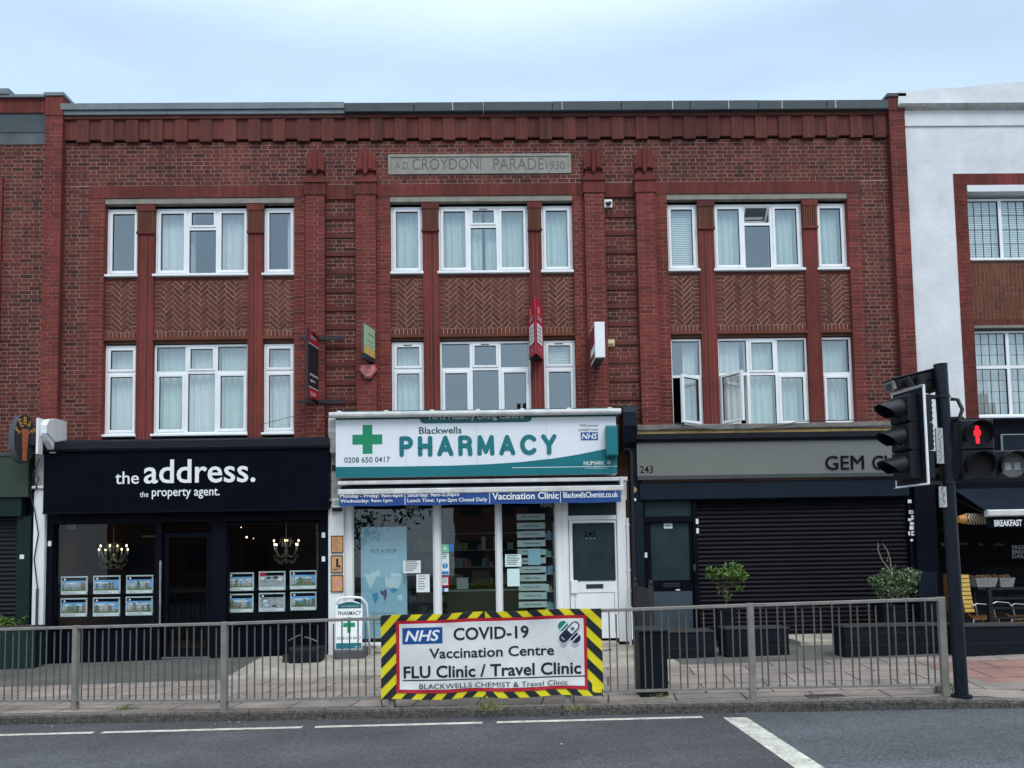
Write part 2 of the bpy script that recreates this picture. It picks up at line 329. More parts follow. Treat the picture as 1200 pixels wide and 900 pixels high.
# ground sheets in slabs
def slabmat():
    m = bpy.data.materials.new('paving_slabs'); m.use_nodes = True; t = m.node_tree; b = t.nodes['Principled BSDF']
    tcn = N(t, 'ShaderNodeTexCoord'); mpn = N(t, 'ShaderNodeMapping'); mpn.inputs['Rotation'].default_value = (0, 0, R_(8.2))
    t.links.new(tcn.outputs['Object'], mpn.inputs[0])
    br = N(t, 'ShaderNodeTexBrick'); br.offset = .5
    br.inputs['Scale'].default_value = 1; br.inputs['Mortar Size'].default_value = .012; br.inputs['Mortar Smooth'].default_value = .1
    br.inputs['Brick Width'].default_value = .75; br.inputs['Row Height'].default_value = .60
    br.inputs['Color1'].default_value = (.31, .26, .225, 1); br.inputs['Color2'].default_value = (.235, .205, .18, 1); br.inputs['Mortar'].default_value = (.055, .05, .045, 1)
    br.inputs['Bias'].default_value = .0
    t.links.new(mpn.outputs[0], br.inputs[0])
    n = N(t, 'ShaderNodeTexNoise'); n.inputs['Scale'].default_value = 2.3; n.inputs['Detail'].default_value = 8; n.inputs['Roughness'].default_value = .7
    t.links.new(tcn.outputs['Object'], n.inputs[0])
    q = N(t, 'ShaderNodeMapRange'); q.inputs[1].default_value = .3; q.inputs[2].default_value = .7; q.inputs[3].default_value = .60; q.inputs[4].default_value = 1.22
    t.links.new(n.outputs[0], q.inputs[0])
    # reddish blister paving near the crossing
    sp = N(t, 'ShaderNodeSeparateXYZ'); t.links.new(tcn.outputs['Object'], sp.inputs[0])
    gx = N(t, 'ShaderNodeMath', operation='GREATER_THAN'); gx.inputs[1].default_value = 5.55; t.links.new(sp.outputs[0], gx.inputs[0])
    gy = N(t, 'ShaderNodeMath', operation='LESS_THAN'); gy.inputs[1].default_value = -3.35; t.links.new(sp.outputs[1], gy.inputs[0])
    gy2 = N(t, 'ShaderNodeMath', operation='GREATER_THAN'); gy2.inputs[1].default_value = -4.75; t.links.new(sp.outputs[1], gy2.inputs[0])
    gx2 = N(t, 'ShaderNodeMath', operation='LESS_THAN'); gx2.inputs[1].default_value = 7.6; t.links.new(sp.outputs[0], gx2.inputs[0])
    a1 = N(t, 'ShaderNodeMath', operation='MULTIPLY'); a2 = N(t, 'ShaderNodeMath', operation='MULTIPLY'); a3 = N(t, 'ShaderNodeMath', operation='MULTIPLY')
    t.links.new(gx.outputs[0], a1.inputs[0]); t.links.new(gy.outputs[0], a1.inputs[1]); t.links.new(gy2.outputs[0], a2.inputs[0]); t.links.new(gx2.outputs[0], a2.inputs[1])
    t.links.new(a1.outputs[0], a3.inputs[0]); t.links.new(a2.outputs[0], a3.inputs[1])
    mxx = N(t, 'ShaderNodeMix', data_type='RGBA'); mxx.blend_type = 'MULTIPLY'; mxx.inputs[7].default_value = (1.1, .72, .68, 1)
    t.links.new(a3.outputs[0], mxx.inputs[0]); t.links.new(br.outputs[0], mxx.inputs[6])
    vs = N(t, 'ShaderNodeVectorMath', operation='SCALE'); t.links.new(mxx.outputs[2], vs.inputs[0]); t.links.new(q.outputs[0], vs.inputs['Scale'])
    t.links.new(vs.outputs[0], b.inputs['Base Color']); b.inputs['Roughness'].default_value = .9
    n2 = N(t, 'ShaderNodeTexNoise'); n2.inputs['Scale'].default_value = 70
    t.links.new(tcn.outputs['Object'], n2.inputs[0])
    bp = N(t, 'ShaderNodeBump'); bp.inputs['Strength'].default_value = .5; bp.inputs['Distance'].default_value = .008
    t.links.new(n2.outputs[0], bp.inputs['Height']); t.links.new(bp.outputs[0], b.inputs['Normal'])
    MATS['paving_slabs'] = m
slabmat()

# ---------------------------------------------------------------- mesh helper
class MB:
    def __init__(s): s.v = []; s.f = []; s.m = []; s.slots = []; s.M = None; s.warp = None
    def si(s, name):
        if name not in s.slots: s.slots.append(name)
        return s.slots.index(name)
    def add(s, vs, fs, mt):
        o = len(s.v); i = s.si(mt)
        for p in vs:
            p = Vector(p)
            if s.warp: p = s.warp(p)
            if s.M is not None: p = s.M @ p
            s.v.append(p[:])
        for f in fs: s.f.append([o+k for k in f]); s.m.append(i)
    def box(s, x0, x1, y0, y1, z0, z1, mt):
        s.add([(x0,y0,z0),(x1,y0,z0),(x1,y1,z0),(x0,y1,z0),(x0,y0,z1),(x1,y0,z1),(x1,y1,z1),(x0,y1,z1)],
              [(0,1,5,4),(1,2,6,5),(2,3,7,6),(3,0,4,7),(4,5,6,7),(3,2,1,0)], mt)
    def cbox(s, x0, x1, y0, y1, z0, z1, mt, c=.01):      # box with chamfered front edges (towards -Y) and corners
        a = [(x0,z0),(x1,z0),(x1,z1),(x0,z1)]; b = [(x0+c,z0+c),(x1-c,z0+c),(x1-c,z1-c),(x0+c,z1-c)]
        vs = [(x,y1,z) for x,z in a]+[(x,y0+c,z) for x,z in a]+[(x,y0,z) for x,z in b]
        fs = [(3,2,1,0)]
        for k in range(4):
            l = (k+1)%4; fs += [(k,l,4+l,4+k),(4+k,4+l,8+l,8+k)]
        fs.append((8,9,10,11)); s.add(vs, fs, mt)
    def quad(s, x0, x1, z0, z1, y, mt): s.add([(x0,y,z0),(x1,y,z0),(x1,y,z1),(x0,y,z1)], [(0,1,2,3)], mt)
    def poly(s, pts, y, mt): s.add([(x,y,z) for x,z in pts], [tuple(range(len(pts)))], mt)
    def prism(s, pts, y0, y1, mt):                       # pts counter-clockwise seen from -Y
        n = len(pts)
        s.add([(x,y0,z) for x,z in pts]+[(x,y1,z) for x,z in pts],
              [tuple(range(n)), tuple(range(2*n-1,n-1,-1))]+[(k,n+k,n+(k+1)%n,(k+1)%n) for k in range(n)], mt)
    def extr(s, prof, x0, x1, mt):                       # profile (y,z) swept along X
        n = len(prof)
        s.add([(x0,y,z) for y,z in prof]+[(x1,y,z) for y,z in prof],
              [tuple(range(n-1,-1,-1)), tuple(range(n,2*n))]+[(k,(k+1)%n,n+(k+1)%n,n+k) for k in range(n)], mt)
    def tube(s, pts, r, mt, n=8, caps=True):
        pts = [Vector(p) for p in pts]; rings = []; prev = None
        for i, p in enumerate(pts):
            d = (pts[min(i+1,len(pts)-1)]-pts[max(i-1,0)]).normalized()
            if prev is None:
                a = d.cross(Vector((0,0,1)));
                if a.length < .05: a = d.cross(Vector((1,0,0)))
            else: a = prev-d*prev.dot(d)
            a.normalize(); prev = a; b = d.cross(a)
            rr = r[i] if isinstance(r, (list, tuple)) else r
            rings.append([p+(a*math.cos(2*math.pi*k/n)+b*math.sin(2*math.pi*k/n))*rr for k in range(n)])
        vs = [q for rg in rings for q in rg]; fs = []
        for i in range(len(rings)-1):
            for k in range(n):
                l = (k+1)%n; fs.append((i*n+k, i*n+l, (i+1)*n+l, (i+1)*n+k))
        if caps: fs += [tuple(range(n-1,-1,-1)), tuple(range((len(rings)-1)*n, len(rings)*n))]
        s.add(vs, fs, mt)
    def disc(s, x, z, y, r, mt, n=24, rz=None):
        rz = rz or r; s.poly([(x+r*math.cos(2*math.pi*k/n), z+rz*math.sin(2*math.pi*k/n)) for k in range(n)], y, mt)
    def ball(s, c, r, mt, n=8, sq=(1,1,1)):
        vs = []; fs = []; h = n//2
        for i in range(h+1):
            th = math.pi*i/h
            for k in range(n):
                ph = 2*math.pi*k/n
                vs.append((c[0]+r*sq[0]*math.sin(th)*math.cos(ph), c[1]+r*sq[1]*math.sin(th)*math.sin(ph), c[2]+r*sq[2]*math.cos(th)))
        for i in range(h):
            for k in range(n):
                l = (k+1)%n; fs.append((i*n+k, (i+1)*n+k, (i+1)*n+l, i*n+l))
        s.add(vs, fs, mt)
    def stroke(s, pts, wd, y, mt, step=.0004):
        k = 0
        for a, b in zip(pts[:-1], pts[1:]):
            dx, dz = b[0]-a[0], b[1]-a[1]; l = math.hypot(dx, dz) or 1; nx, nz_ = -dz/l*wd/2, dx/l*wd/2
            s.poly([(a[0]-nx,a[1]-nz_),(b[0]-nx,b[1]-nz_),(b[0]+nx,b[1]+nz_),(a[0]+nx,a[1]+nz_)], y-k*step, mt); k += 1
        for p in pts: s.disc(p[0], p[1], y-k*step, wd/2, mt, 14); k += 1
    def text(s, body, x0, x1, z0, z1, y, mt, off=0.0, shear=0.0, ext=0.0, fitw=True):
        c = bpy.data.curves.new('lettering', 'FONT'); c.body = body; c.size = 1; c.offset = off; c.shear = shear; c.resolution_u = 3
        if ext: c.extrude = ext/max(.01, z1-z0)
        ob = bpy.data.objects.new('lettering', c); me = bpy.data.meshes.new_from_object(ob)
        vs = [q.co.copy() for q in me.vertices]; fs = [tuple(q.vertices) for q in me.polygons]
        bpy.data.objects.remove(ob); bpy.data.curves.remove(c)
        if vs:
            ax, bx = min(v.x for v in vs), max(v.x for v in vs); ay, by = min(v.y for v in vs), max(v.y for v in vs)
            sx = (x1-x0)/(bx-ax); sz = (z1-z0)/(by-ay)
            if not fitw: sx = sz
            s.add([(x0+(v.x-ax)*sx, y-v.z*sz, z0+(v.y-ay)*sz) for v in vs], fs, mt)
        bpy.data.meshes.remove(me)
    def build(s, name, parent=None, local=False, smooth=False, bevel=0):
        me = bpy.data.meshes.new(name); me.from_pydata(s.v, [], s.f)
        for n in s.slots: me.materials.append(MATS[n])
        me.polygons.foreach_set('material_index', s.m)
        if smooth: me.polygons.foreach_set('use_smooth', [True]*len(s.f))
        me.update(); o = bpy.data.objects.new(name, me); COL.objects.link(o)
        if parent:
            o.parent = parent
            if not local: o.matrix_parent_inverse = WORLD[parent.name].inverted()
        WORLD[o.name] = WORLD[parent.name].copy() if parent and local else Matrix.Identity(4)
        if bevel:
            b = o.modifiers.new('bevel', 'BEVEL'); b.width = bevel; b.segments = 2; b.limit_method = 'ANGLE'
        return o
WORLD = {}
def tag(o, label, cat, group=None):
    o['label'] = label; o['category'] = cat
    if group: o['group'] = group
    return o
def thing(name, label, cat, loc=(0,0,0), group=None):
    o = bpy.data.objects.new(name, None); COL.objects.link(o); o.location = loc; o.empty_display_size = .2
    WORLD[o.name] = Matrix.Translation(loc); return tag(o, label, cat, group)
def dup(root, loc, label):
    r = root.copy(); COL.objects.link(r); r.location = loc; r['label'] = label
    for ch in [c for c in bpy.data.objects if c.parent == root]:
        c = ch.copy(); COL.objects.link(c); c.parent = r
        for g in [q for q in bpy.data.objects if q.parent == ch]:
            d = g.copy(); COL.objects.link(d); d.parent = c
    return r
def struct(o): o['kind'] = 'structure'; return o
def clip(poly, a, b, c):                   # keep a*x+b*z<=c
    out = []
    for i in range(len(poly)):
        p, q = poly[i], poly[(i+1)%len(poly)]; dp = a*p[0]+b*p[1]-c; dq = a*q[0]+b*q[1]-c
        if dp <= 0: out.append(p)
        if dp*dq < 0:
            t = dp/(dp-dq); out.append((p[0]+(q[0]-p[0])*t, p[1]+(q[1]-p[1])*t))
    return out
def cliprect(poly, x0, x1, z0, z1):
    for a, b, c in ((-1,0,-x0),(1,0,x1),(0,-1,-z0),(0,1,z1)):
        if len(poly) < 3: return []
        poly = clip(poly, a, b, c)
    return poly if len(poly) > 2 else []

# ---------------------------------------------------------------- brickwork
CO = .0735
def brick(mb, x0, x1, z0, z1, y, mt, dep=.012):
    y = y+random.uniform(-.0018, .0018)
    mb.add([(x0,y,z0),(x1,y,z0),(x1,y,z1),(x0,y,z1),(x0,y+dep,z0),(x1,y+dep,z0),(x1,y+dep,z1),(x0,y+dep,z1)],
           [(0,1,2,3),(1,5,6,2),(2,6,7,3),(3,7,4,0),(4,5,1,0)], mt)
def courses(mb, x0, x1, z0, z1, y, mt='brick_multi', mo='mortar_light', style='flemish', j=.0118, zorg=0.0, skip=None):
    """brickwork filling a rectangle; skip(x0,x1,z) drops bricks"""
    mb.quad(x0, x1, z0, z1, y+.0035, mo)
    if style == 'soldier':
        n = max(1, round((x1-x0)/.074)); wd = (x1-x0)/n
        for k in range(n): brick(mb, x0+k*wd+j*.4, x0+(k+1)*wd-j*.4, z0+.004, z1-.004, y, mt)
        return
    k0 = math.floor((z0-zorg)/CO); k = k0
    while zorg+k*CO < z1:
        a, b = max(z0, zorg+k*CO), min(z1, zorg+(k+1)*CO)
        if b-a > .02:
            if style == 'stack': seq = [x1-x0]; ph = 0
            elif style == 'flemish': seq = [.215, .1025]; ph = .11*(1 if k % 2 else -.05)+((k*37) % 5)*.004
            else: seq = [.215]; ph = .1125*(k % 2)
            L = sum(seq)+j*len(seq); x = math.floor(x0/L)*L-L+ph*1.45; i = 0
            if style == 'stack': x = x0
            while x < x1:
                wd = seq[i % len(seq)]; p, q = max(x0, x), min(x1, x+wd)
                if x1-q < .036+j: q = x1
                if p-x0 < .036+j: p = x0
                if q-p > .025 and x < x1-.030 and x+wd > x0+.026: brick(mb, p, q, a+j/2, b-j/2, y, mt)
                x += wd+j; i += 1
        k += 1
def herring(mb, x0, x1, z0, z1, y):
    mb.quad(x0, x1, z0, z1, y+.008, 'mortar_pale')
    n, wd, g = 3, .0735, .0065; c, s = math.cos(math.pi/4), math.sin(math.pi/4)
    ox, oz = (x0+x1)/2, (z0+z1)/2; rad = math.hypot(x1-x0, z1-z0)/2; m = int(rad/wd)+4
    for i in range(-m, m):
        for k in range(-m, m):
            t = (i-k) % (2*n)
            if t == 0: rc = (i, k, i+n, k+1)
            elif t == 2*n-1: rc = (i, k, i+1, k+n)
            else: continue
            a, b, e, f = rc[0]*wd+g, rc[1]*wd+g, rc[2]*wd-g, rc[3]*wd-g
            pl = [(ox+c*p-s*q, oz+s*p+c*q) for p, q in ((a,b),(e,b),(e,f),(a,f))]
            pl = cliprect(pl, x0+.004, x1-.004, z0+.004, z1-.004)
            if pl: 
                yy = y+random.uniform(-.002,.002); mb.prism(pl, yy, y+.012, 'brick_panel')

# ---------------------------------------------------------------- windows
YW = .10
def sash(fr, gl, x0, x1, z0, z1, y, w_=.052, th=.05, fm='upvc', gm='glass_upper'):
    fr.cbox(x0, x0+w_, y, y+th, z0, z1, fm, .006); fr.cbox(x1-w_, x1, y, y+th, z0, z1, fm, .006)
    fr.cbox(x0+w_, x1-w_, y+.001, y+th-.001, z0, z0+w_, fm, .006); fr.cbox(x0+w_, x1-w_, y+.001, y+th-.001, z1-w_, z1, fm, .006)
    b = .006                                  # black glazing gasket
    fr.box(x0+w_, x0+w_+b, y+.012, y+th-.004, z0+w_, z1-w_, 'rubber'); fr.box(x1-w_-b, x1-w_, y+.012, y+th-.004, z0+w_, z1-w_, 'rubber')
    fr.box(x0+w_+b, x1-w_-b, y+.012, y+th-.004, z0+w_, z0+w_+b, 'rubber'); fr.box(x0+w_+b, x1-w_-b, y+.012, y+th-.004, z1-w_-b, z1-w_, 'rubber')
    gl.quad(x0+w_+b, x1-w_-b, z0+w_+b, z1-w_-b, y+.03, gm)
def fixed(fr, gl, x0, x1, z0, z1, y, gm='glass_upper'):
    b = .006
    fr.box(x0, x0+b, y+.012, y+.05, z0, z1, 'rubber'); fr.box(x1-b, x1, y+.012, y+.05, z0, z1, 'rubber')
    fr.box(x0+b, x1-b, y+.012, y+.05, z0, z0+b, 'rubber'); fr.box(x0+b, x1-b, y+.012, y+.05, z1-b, z1, 'rubber')
    gl.quad(x0+b, x1-b, z0+b, z1-b, y+.03, gm)
def outer(fr, x0, x1, z0, z1, y, w_=.045, th=.07, fm='upvc'):
    fr.cbox(x0, x0+w_, y, y+th, z0, z1, fm, .006); fr.cbox(x1-w_, x1, y, y+th, z0, z1, fm, .006)
    fr.cbox(x0+w_, x1-w_, y+.001, y+th-.001, z0, z0+w_, fm, .006); fr.cbox(x0+w_, x1-w_, y+.001, y+th-.001, z1-w_, z1, fm, .006)
def drape(x0, x1, z0, z1, y, mt, amp=.034, wl=.12, sweep=0.0):
    mb = MB(); n = max(6, int((x1-x0)/.012)); ph = random.uniform(0, 6); vs = []; fs = []
    rows = 6
    for r in range(rows+1):
        t = r/rows; z = z1+(z0-z1)*t
        for i in range(n+1):
            u = i/n; x = x0+(x1-x0)*u+sweep*t*t*(u if sweep else 0)
            a = math.sin(2*math.pi*(x0+(x1-x0)*u)/wl+ph+.5*math.sin(u*7+ph))
            vs.append((x, y+amp*(.35+.65*t)*a+random.uniform(-.001,.001), z))
    for r in range(rows):
        for i in range(n):
            a = r*(n+1)+i; fs.append((a+n+1, a+n+2, a+1, a))
    mb.add(vs, fs, mt); return mb
def vent(fr, xc, z, y, wd=.16): fr.box(xc-wd/2, xc+wd/2, y-.012, y, z-.022, z, 'upvc_grey'); fr.box(xc-wd/2+.01, xc+wd/2-.01, y-.014, y-.012, z-.03, z-.022, 'rubber')
def window(parent, x0, x1, z0, z1, lay, curtains=(), gm='glass_upper', sill=True, y=YW, vents=False, dark=.55):
    fr, gl = MB(), MB(); ow = .042
    if sill:
        fr.cbox(x0-.02, x1+.01, y-.10, y+.05, z0, z0+.045, 'upvc', .008); z0 = z0+.046
    outer(fr, x0, x1, z0, z1, y, ow)
    X0, X1, Z0, Z1 = x0+ow, x1-ow, z0+ow, z1-ow; yi = y-.012
    extra = []
    if lay == 'single': sash(fr, gl, X0, X1, Z0, Z1, yi, gm=gm)
    elif lay == 'upper3' or lay == 'upper3_open':
        a, b = X0+(X1-X0)*.335, X0+(X1-X0)*.665; mw = .025
        fr.box(a-mw, a+mw, y+.002, y+.068, Z0, Z1, 'upvc'); fr.box(b-mw, b+mw, y+.002, y+.068, Z0, Z1, 'upvc')
        zt = Z1-(Z1-Z0)*.29
        fr.box(a+mw, b-mw, y+.003, y+.067, zt-mw, zt+mw, 'upvc')
        sash(fr, gl, X0, a-mw, Z0, Z1, yi, gm=gm); sash(fr, gl, b+mw, X1, Z0, Z1, yi, gm=gm)
        fixed(fr, gl, a+mw, b-mw, Z0, zt-mw, y, gm)
        if lay == 'upper3': sash(fr, gl, a+mw, b-mw, zt+mw, Z1, yi, .04, gm=gm)
        else:
            hinge = Matrix.Translation((0, yi, Z1))@Matrix.Rotation(R_(38), 4, 'X')@Matrix.Translation((0, -yi, -Z1))
            fr.M = gl.M = hinge; sash(fr, gl, a+mw, b-mw, zt+mw, Z1, yi, .04, gm=gm); fr.M = gl.M = None
        if vents: vent(fr, (a+b)/2, Z1+.01, y-.012)
    elif lay == 'two' or lay == 'two_open':
        zt = Z1-(Z1-Z0)*.30 if lay == 'two' else Z1-(Z1-Z0)*.42; mw = .022
        fr.box(X0, X1, y+.003, y+.067, zt-mw, zt+mw, 'upvc')
        if lay == 'two':
            sash(fr, gl, X0, X1, zt+mw, Z1, yi, gm=gm); sash(fr, gl, X0, X1, Z0, zt-mw, yi, gm=gm)
        else:
            fixed(fr, gl, X0, X1, zt+mw, Z1, y, gm)
            hx = X1-.01
            Mx = Matrix.Translation((hx, yi, 0))@Matrix.Rotation(R_(34), 4, 'Z')@Matrix.Translation((-hx, -yi, 0))
            fr.M = gl.M = Mx; sash(fr, gl, X0, X1, Z0, zt-mw, yi-.02, gm=gm); fr.M = gl.M = None
        if vents: vent(fr, (X0+X1)/2, Z1+.012, y-.012)
    elif lay == 'fixed_two':
        zt = Z1-(Z1-Z0)*.41; mw = .03
        fr.box(X0, X1, y+.003, y+.067, zt-mw, zt+mw, 'upvc')
        fixed(fr, gl, X0, X1, zt+mw, Z1, y, gm); sash(fr, gl, X0, X1, Z0, zt-mw, yi, gm=gm)
    elif lay in ('six', 'six_open'):
        t = .30 if lay == 'six' else .40
        a, b = X0+(X1-X0)*.335, X0+(X1-X0)*.665; mw = .026; zt = Z1-(Z1-Z0)*t
        fr.box(a-mw, a+mw, y+.002, y+.068, Z0, Z1, 'upvc'); fr.box(b-mw, b+mw, y+.002, y+.068, Z0, Z1, 'upvc')
        for p, q in ((X0, a-mw), (a+mw, b-mw), (b+mw, X1)): fr.box(p, q, y+.003, y+.067, zt-mw, zt+mw, 'upvc')
        fixed(fr, gl, X0, a-mw, zt+mw, Z1, y, gm); fixed(fr, gl, b+mw, X1, zt+mw, Z1, y, gm)
        sash(fr, gl, a+mw, b-mw, zt+mw, Z1, yi, .04, gm=gm)
        fixed(fr, gl, a+mw, b-mw, Z0, zt-mw, y, gm)
        sash(fr, gl, b+mw, X1, Z0, zt-mw, yi, gm=gm)
        if lay == 'six': sash(fr, gl, X0, a-mw, Z0, zt-mw, yi, gm=gm)
        else:
            hx = X0+.01
            Mx = Matrix.Translation((hx, yi, 0))@Matrix.Rotation(R_(-58), 4, 'Z')@Matrix.Translation((-hx, -yi, 0))
            fr.M = gl.M = Mx; sash(fr, gl, X0, a-mw, Z0, zt-mw, yi-.02, gm=gm); fr.M = gl.M = None
        if vents: vent(fr, (a+b)/2, Z1+.012, y-.012)
    elif lay == 'leaded':
        n = 4; mw = .03; zt = Z1-(Z1-Z0)*.42
        cols = [X0+(X1-X0)*k/n for k in range(n+1)]
        for c in cols[1:-1]: fr.box(c-mw, c+mw, y+.002, y+.068, Z0, Z1, 'upvc')
        split = (z1-z0) > 1.35
        for p, q in zip(cols[:-1], cols[1:]):
            p, q = p+mw, q-mw
            if split: fr.box(p, q, y+.003, y+.067, zt-mw, zt+mw, 'upvc')
            for lo, hi in (((Z0, zt-mw), (zt+mw, Z1)) if split else ((Z0, Z1),)):
                fixed(fr, gl, p, q, lo, hi, y, gm)
                for k in range(1, 4): xx = p+(q-p)*k/4; fr.box(xx-.0026, xx+.0026, y+.02, y+.034, lo+.01, hi-.01, 'rubber')
                m = 3 if (hi-lo) < .7 else 4
                for k in range(1, m): zz = lo+(hi-lo)*k/m; fr.box(p+.01, q-.01, y+.021, y+.033, zz-.0026, zz+.0026, 'rubber')
    f = fr.build('window', parent); gl.build('pane', f)
    for c in curtains:
        if c[0] == 'blind':
            mb = MB(); za, zb = z0+(z1-z0)*c[3], z0+(z1-z0)*c[4]; xa, xb = x0+(x1-x0)*c[1]+.05, x0+(x1-x0)*c[2]-.05
            k = int((zb-za)/.035)
            for i in range(k):
                zz = za+i*.035; mb.add([(xa,y+.085,zz),(xb,y+.085,zz),(xb,y+.098,zz+.031),(xa,y+.098,zz+.031)], [(0,1,2,3)], 'blind_white')
            mb.build('blind', f)
        else:
            drape(x0+(x1-x0)*c[1]+.03, x0+(x1-x0)*c[2]-.03, z0+.03, z0+(z1-z0)*(c[4] if len(c) > 4 else 1)-.03, y+.14+c[3], c[0], sweep=0).build('curtain', f)
    return f

# ================================================================ GROUND
def sheet(name, xs, rows, zf, mt):
    mb = MB(); vs = []; fs = []; n = len(xs)
    for r in rows:
        for x in xs: yy = r(x); vs.append((x, yy, zf(x, yy)))
    for i in range(len(rows)-1):
        for k in range(n-1): a = i*n+k; fs.append((a, a+1, a+n+1, a+n))
    mb.add(vs, fs, mt); return struct(mb.build(name))
xs = [-60+i*2 for i in range(61)]
KH = .105
def drop(x): t = max(0, min(1, (x-4.9)/.9)); return (3*t*t-2*t**3)*.085
def pz(x, y):
    k = max(0, min(1, 1-(y-yk(x))/.9)); return gz(x)-drop(x)*k
sheet('road', xs, [lambda x: -22.0, lambda x: -12.0, lambda x: yk(x)+.3, lambda x: yk(x)+1.2, lambda x: yk(x)+9], lambda x, y: gz(x)-KH-(.3 if y > yk(x)+1 else 0), 'asphalt')  # rows past the kerb are added underneath to block sky through its joints
xf = [-60, -30, -16]+[-12+i*.3 for i in range(81)]+[16, 30, 60]
sheet('pavement', xf, [(lambda x, t=t: yk(x)+.13+(yb(x)-yk(x)-.13)*t) for t in (0, .1, .2, .35, .5, .75, 1)], pz, 'paving_slabs')
def fzz(x, y): return ground(x, y)
sheet('forecourt', [-60, -30, -12, -8, -6, -4.9, -4.15], [(lambda x, t=t: yb(x)*(1-t)+.6*t) for t in (0, .25, .5, .8, 1)], fzz, 'forecourt_asphalt')
sheet('forecourt_concrete', [-4.15, -3, -2, -1, 0, 1, 2, 2.6], [(lambda x, t=t: yb(x)*(1-t)+.6*t) for t in (0, .25, .5, .8, 1)], fzz, 'forecourt_concrete')
sheet('forecourt', [2.6, 4, 5, 6, 7, 8, 9, 10, 12, 30, 60], [(lambda x, t=t: yb(x)*(1-t)+.6*t) for t in (0, .25, .5, .8, 1)], fzz, 'forecourt_asphalt')
mb = MB(); L = .915; x = -12.0
while x < 14:
    a, b = x+.004, x+L*.99-.004
    def kp(xx, o): return (xx, yk(xx)+o)
    zt = lambda xx: gz(xx)-drop(xx)+.003
    vs = []
    for xx in (a, b):
        vs += [(xx, yk(xx)-.02, gz(xx)-KH-.05), (xx, yk(xx)-.008, zt(xx)-.028), (xx, yk(xx)+.012, zt(xx)-.004), (xx, yk(xx)+.03, zt(xx)), (xx, yk(xx)+.135, zt(xx)), (xx, yk(xx)+.135, zt(xx)-.2)]
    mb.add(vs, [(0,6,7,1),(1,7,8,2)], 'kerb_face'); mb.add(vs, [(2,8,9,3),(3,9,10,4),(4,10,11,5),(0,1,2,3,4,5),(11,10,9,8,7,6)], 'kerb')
    x += L*.99
struct(mb.build('kerb'))
mb = MB()
def strip(a, b, wd):                        # dash along the edge line
    for xx0, xx1 in ((a, b),):
        n = 6; vs = []; fs = []
        for i in range(n+1):
            xx = xx0+(xx1-xx0)*i/n; yy = -5.09-.1*xx
            vs += [(xx, yy-wd/2, gz(xx)-KH+.004), (xx, yy+wd/2, gz(xx)-KH+.004)]
        for i in range(n): fs.append((2*i, 2*i+2, 2*i+3, 2*i+1))
        mb.add(vs, fs, 'road_paint')
def gxp(px, py): return G(px, py, -KH).x
for a, b in ((-9.5, -7.1), (-6.9, gxp(100,863)), (gxp(110,863), gxp(355,852)), (gxp(370,851.5), gxp(565,851)), (gxp(582,850.5), gxp(825,842))): strip(a, b, .085)
q = [G(847,841,-KH), G(875,841,-KH), G(966,900,-KH), G(931,900,-KH)]
e1 = q[3]+(q[3]-q[0])*1.5; e2 = q[2]+(q[2]-q[1])*1.5
mb.add([(p.x, p.y, gz(p.x)-KH+.004) for p in (q[0], e1, e2, q[1])], [(0,1,2,3)], 'road_paint')
struct(mb.build('road_markings'))
mb = MB()
mb.add([(p.x, p.y, gz(p.x)-KH+.002) for p in (q[1], e2, Vector((30, e2.y-4, 0)), Vector((30, yk(30)+.03, 0)), Vector((q[1].x, yk(q[1].x)+.03, 0)))], [(0,1,2,3,4)], 'asphalt_new')
struct(mb.build('road_resurfacing'))
# far side of the road (seen only in the glass)
mb = MB(); mb.box(-60, 60, -40, -22, -1.8, .02, 'forecourt_asphalt'); struct(mb.build('far_pavement'))

# ================================================================ CENTRAL PARADE BUILDING
bld = thing('parade_building', 'long red brick parade building with stone name plaque and herringbone panels over three shops', 'building', (-.2, 0, 0))
BAYS = [(-7.01, -6.43, -6.14, -4.45, -4.18, -3.61), (-1.88, -1.29, -1.01, .64, .87, 1.45), (3.18, 3.76, 4.04, 5.70, 5.95, 6.52)]
ZS0, ZS1 = 8.19, 8.44
wall = MB()
ZD = 9.245
PIL = [(-3.38, -3.04), (-2.48, -2.12), (1.66, 2.02), (2.60, 2.94)]
PLQ = RC(455, 181, 669, 204)
# top band above the lintels
def topband(x0, x1): courses(wall, x0, x1, ZS1, ZD, 0.0)
topband(-7.73, 7.33)
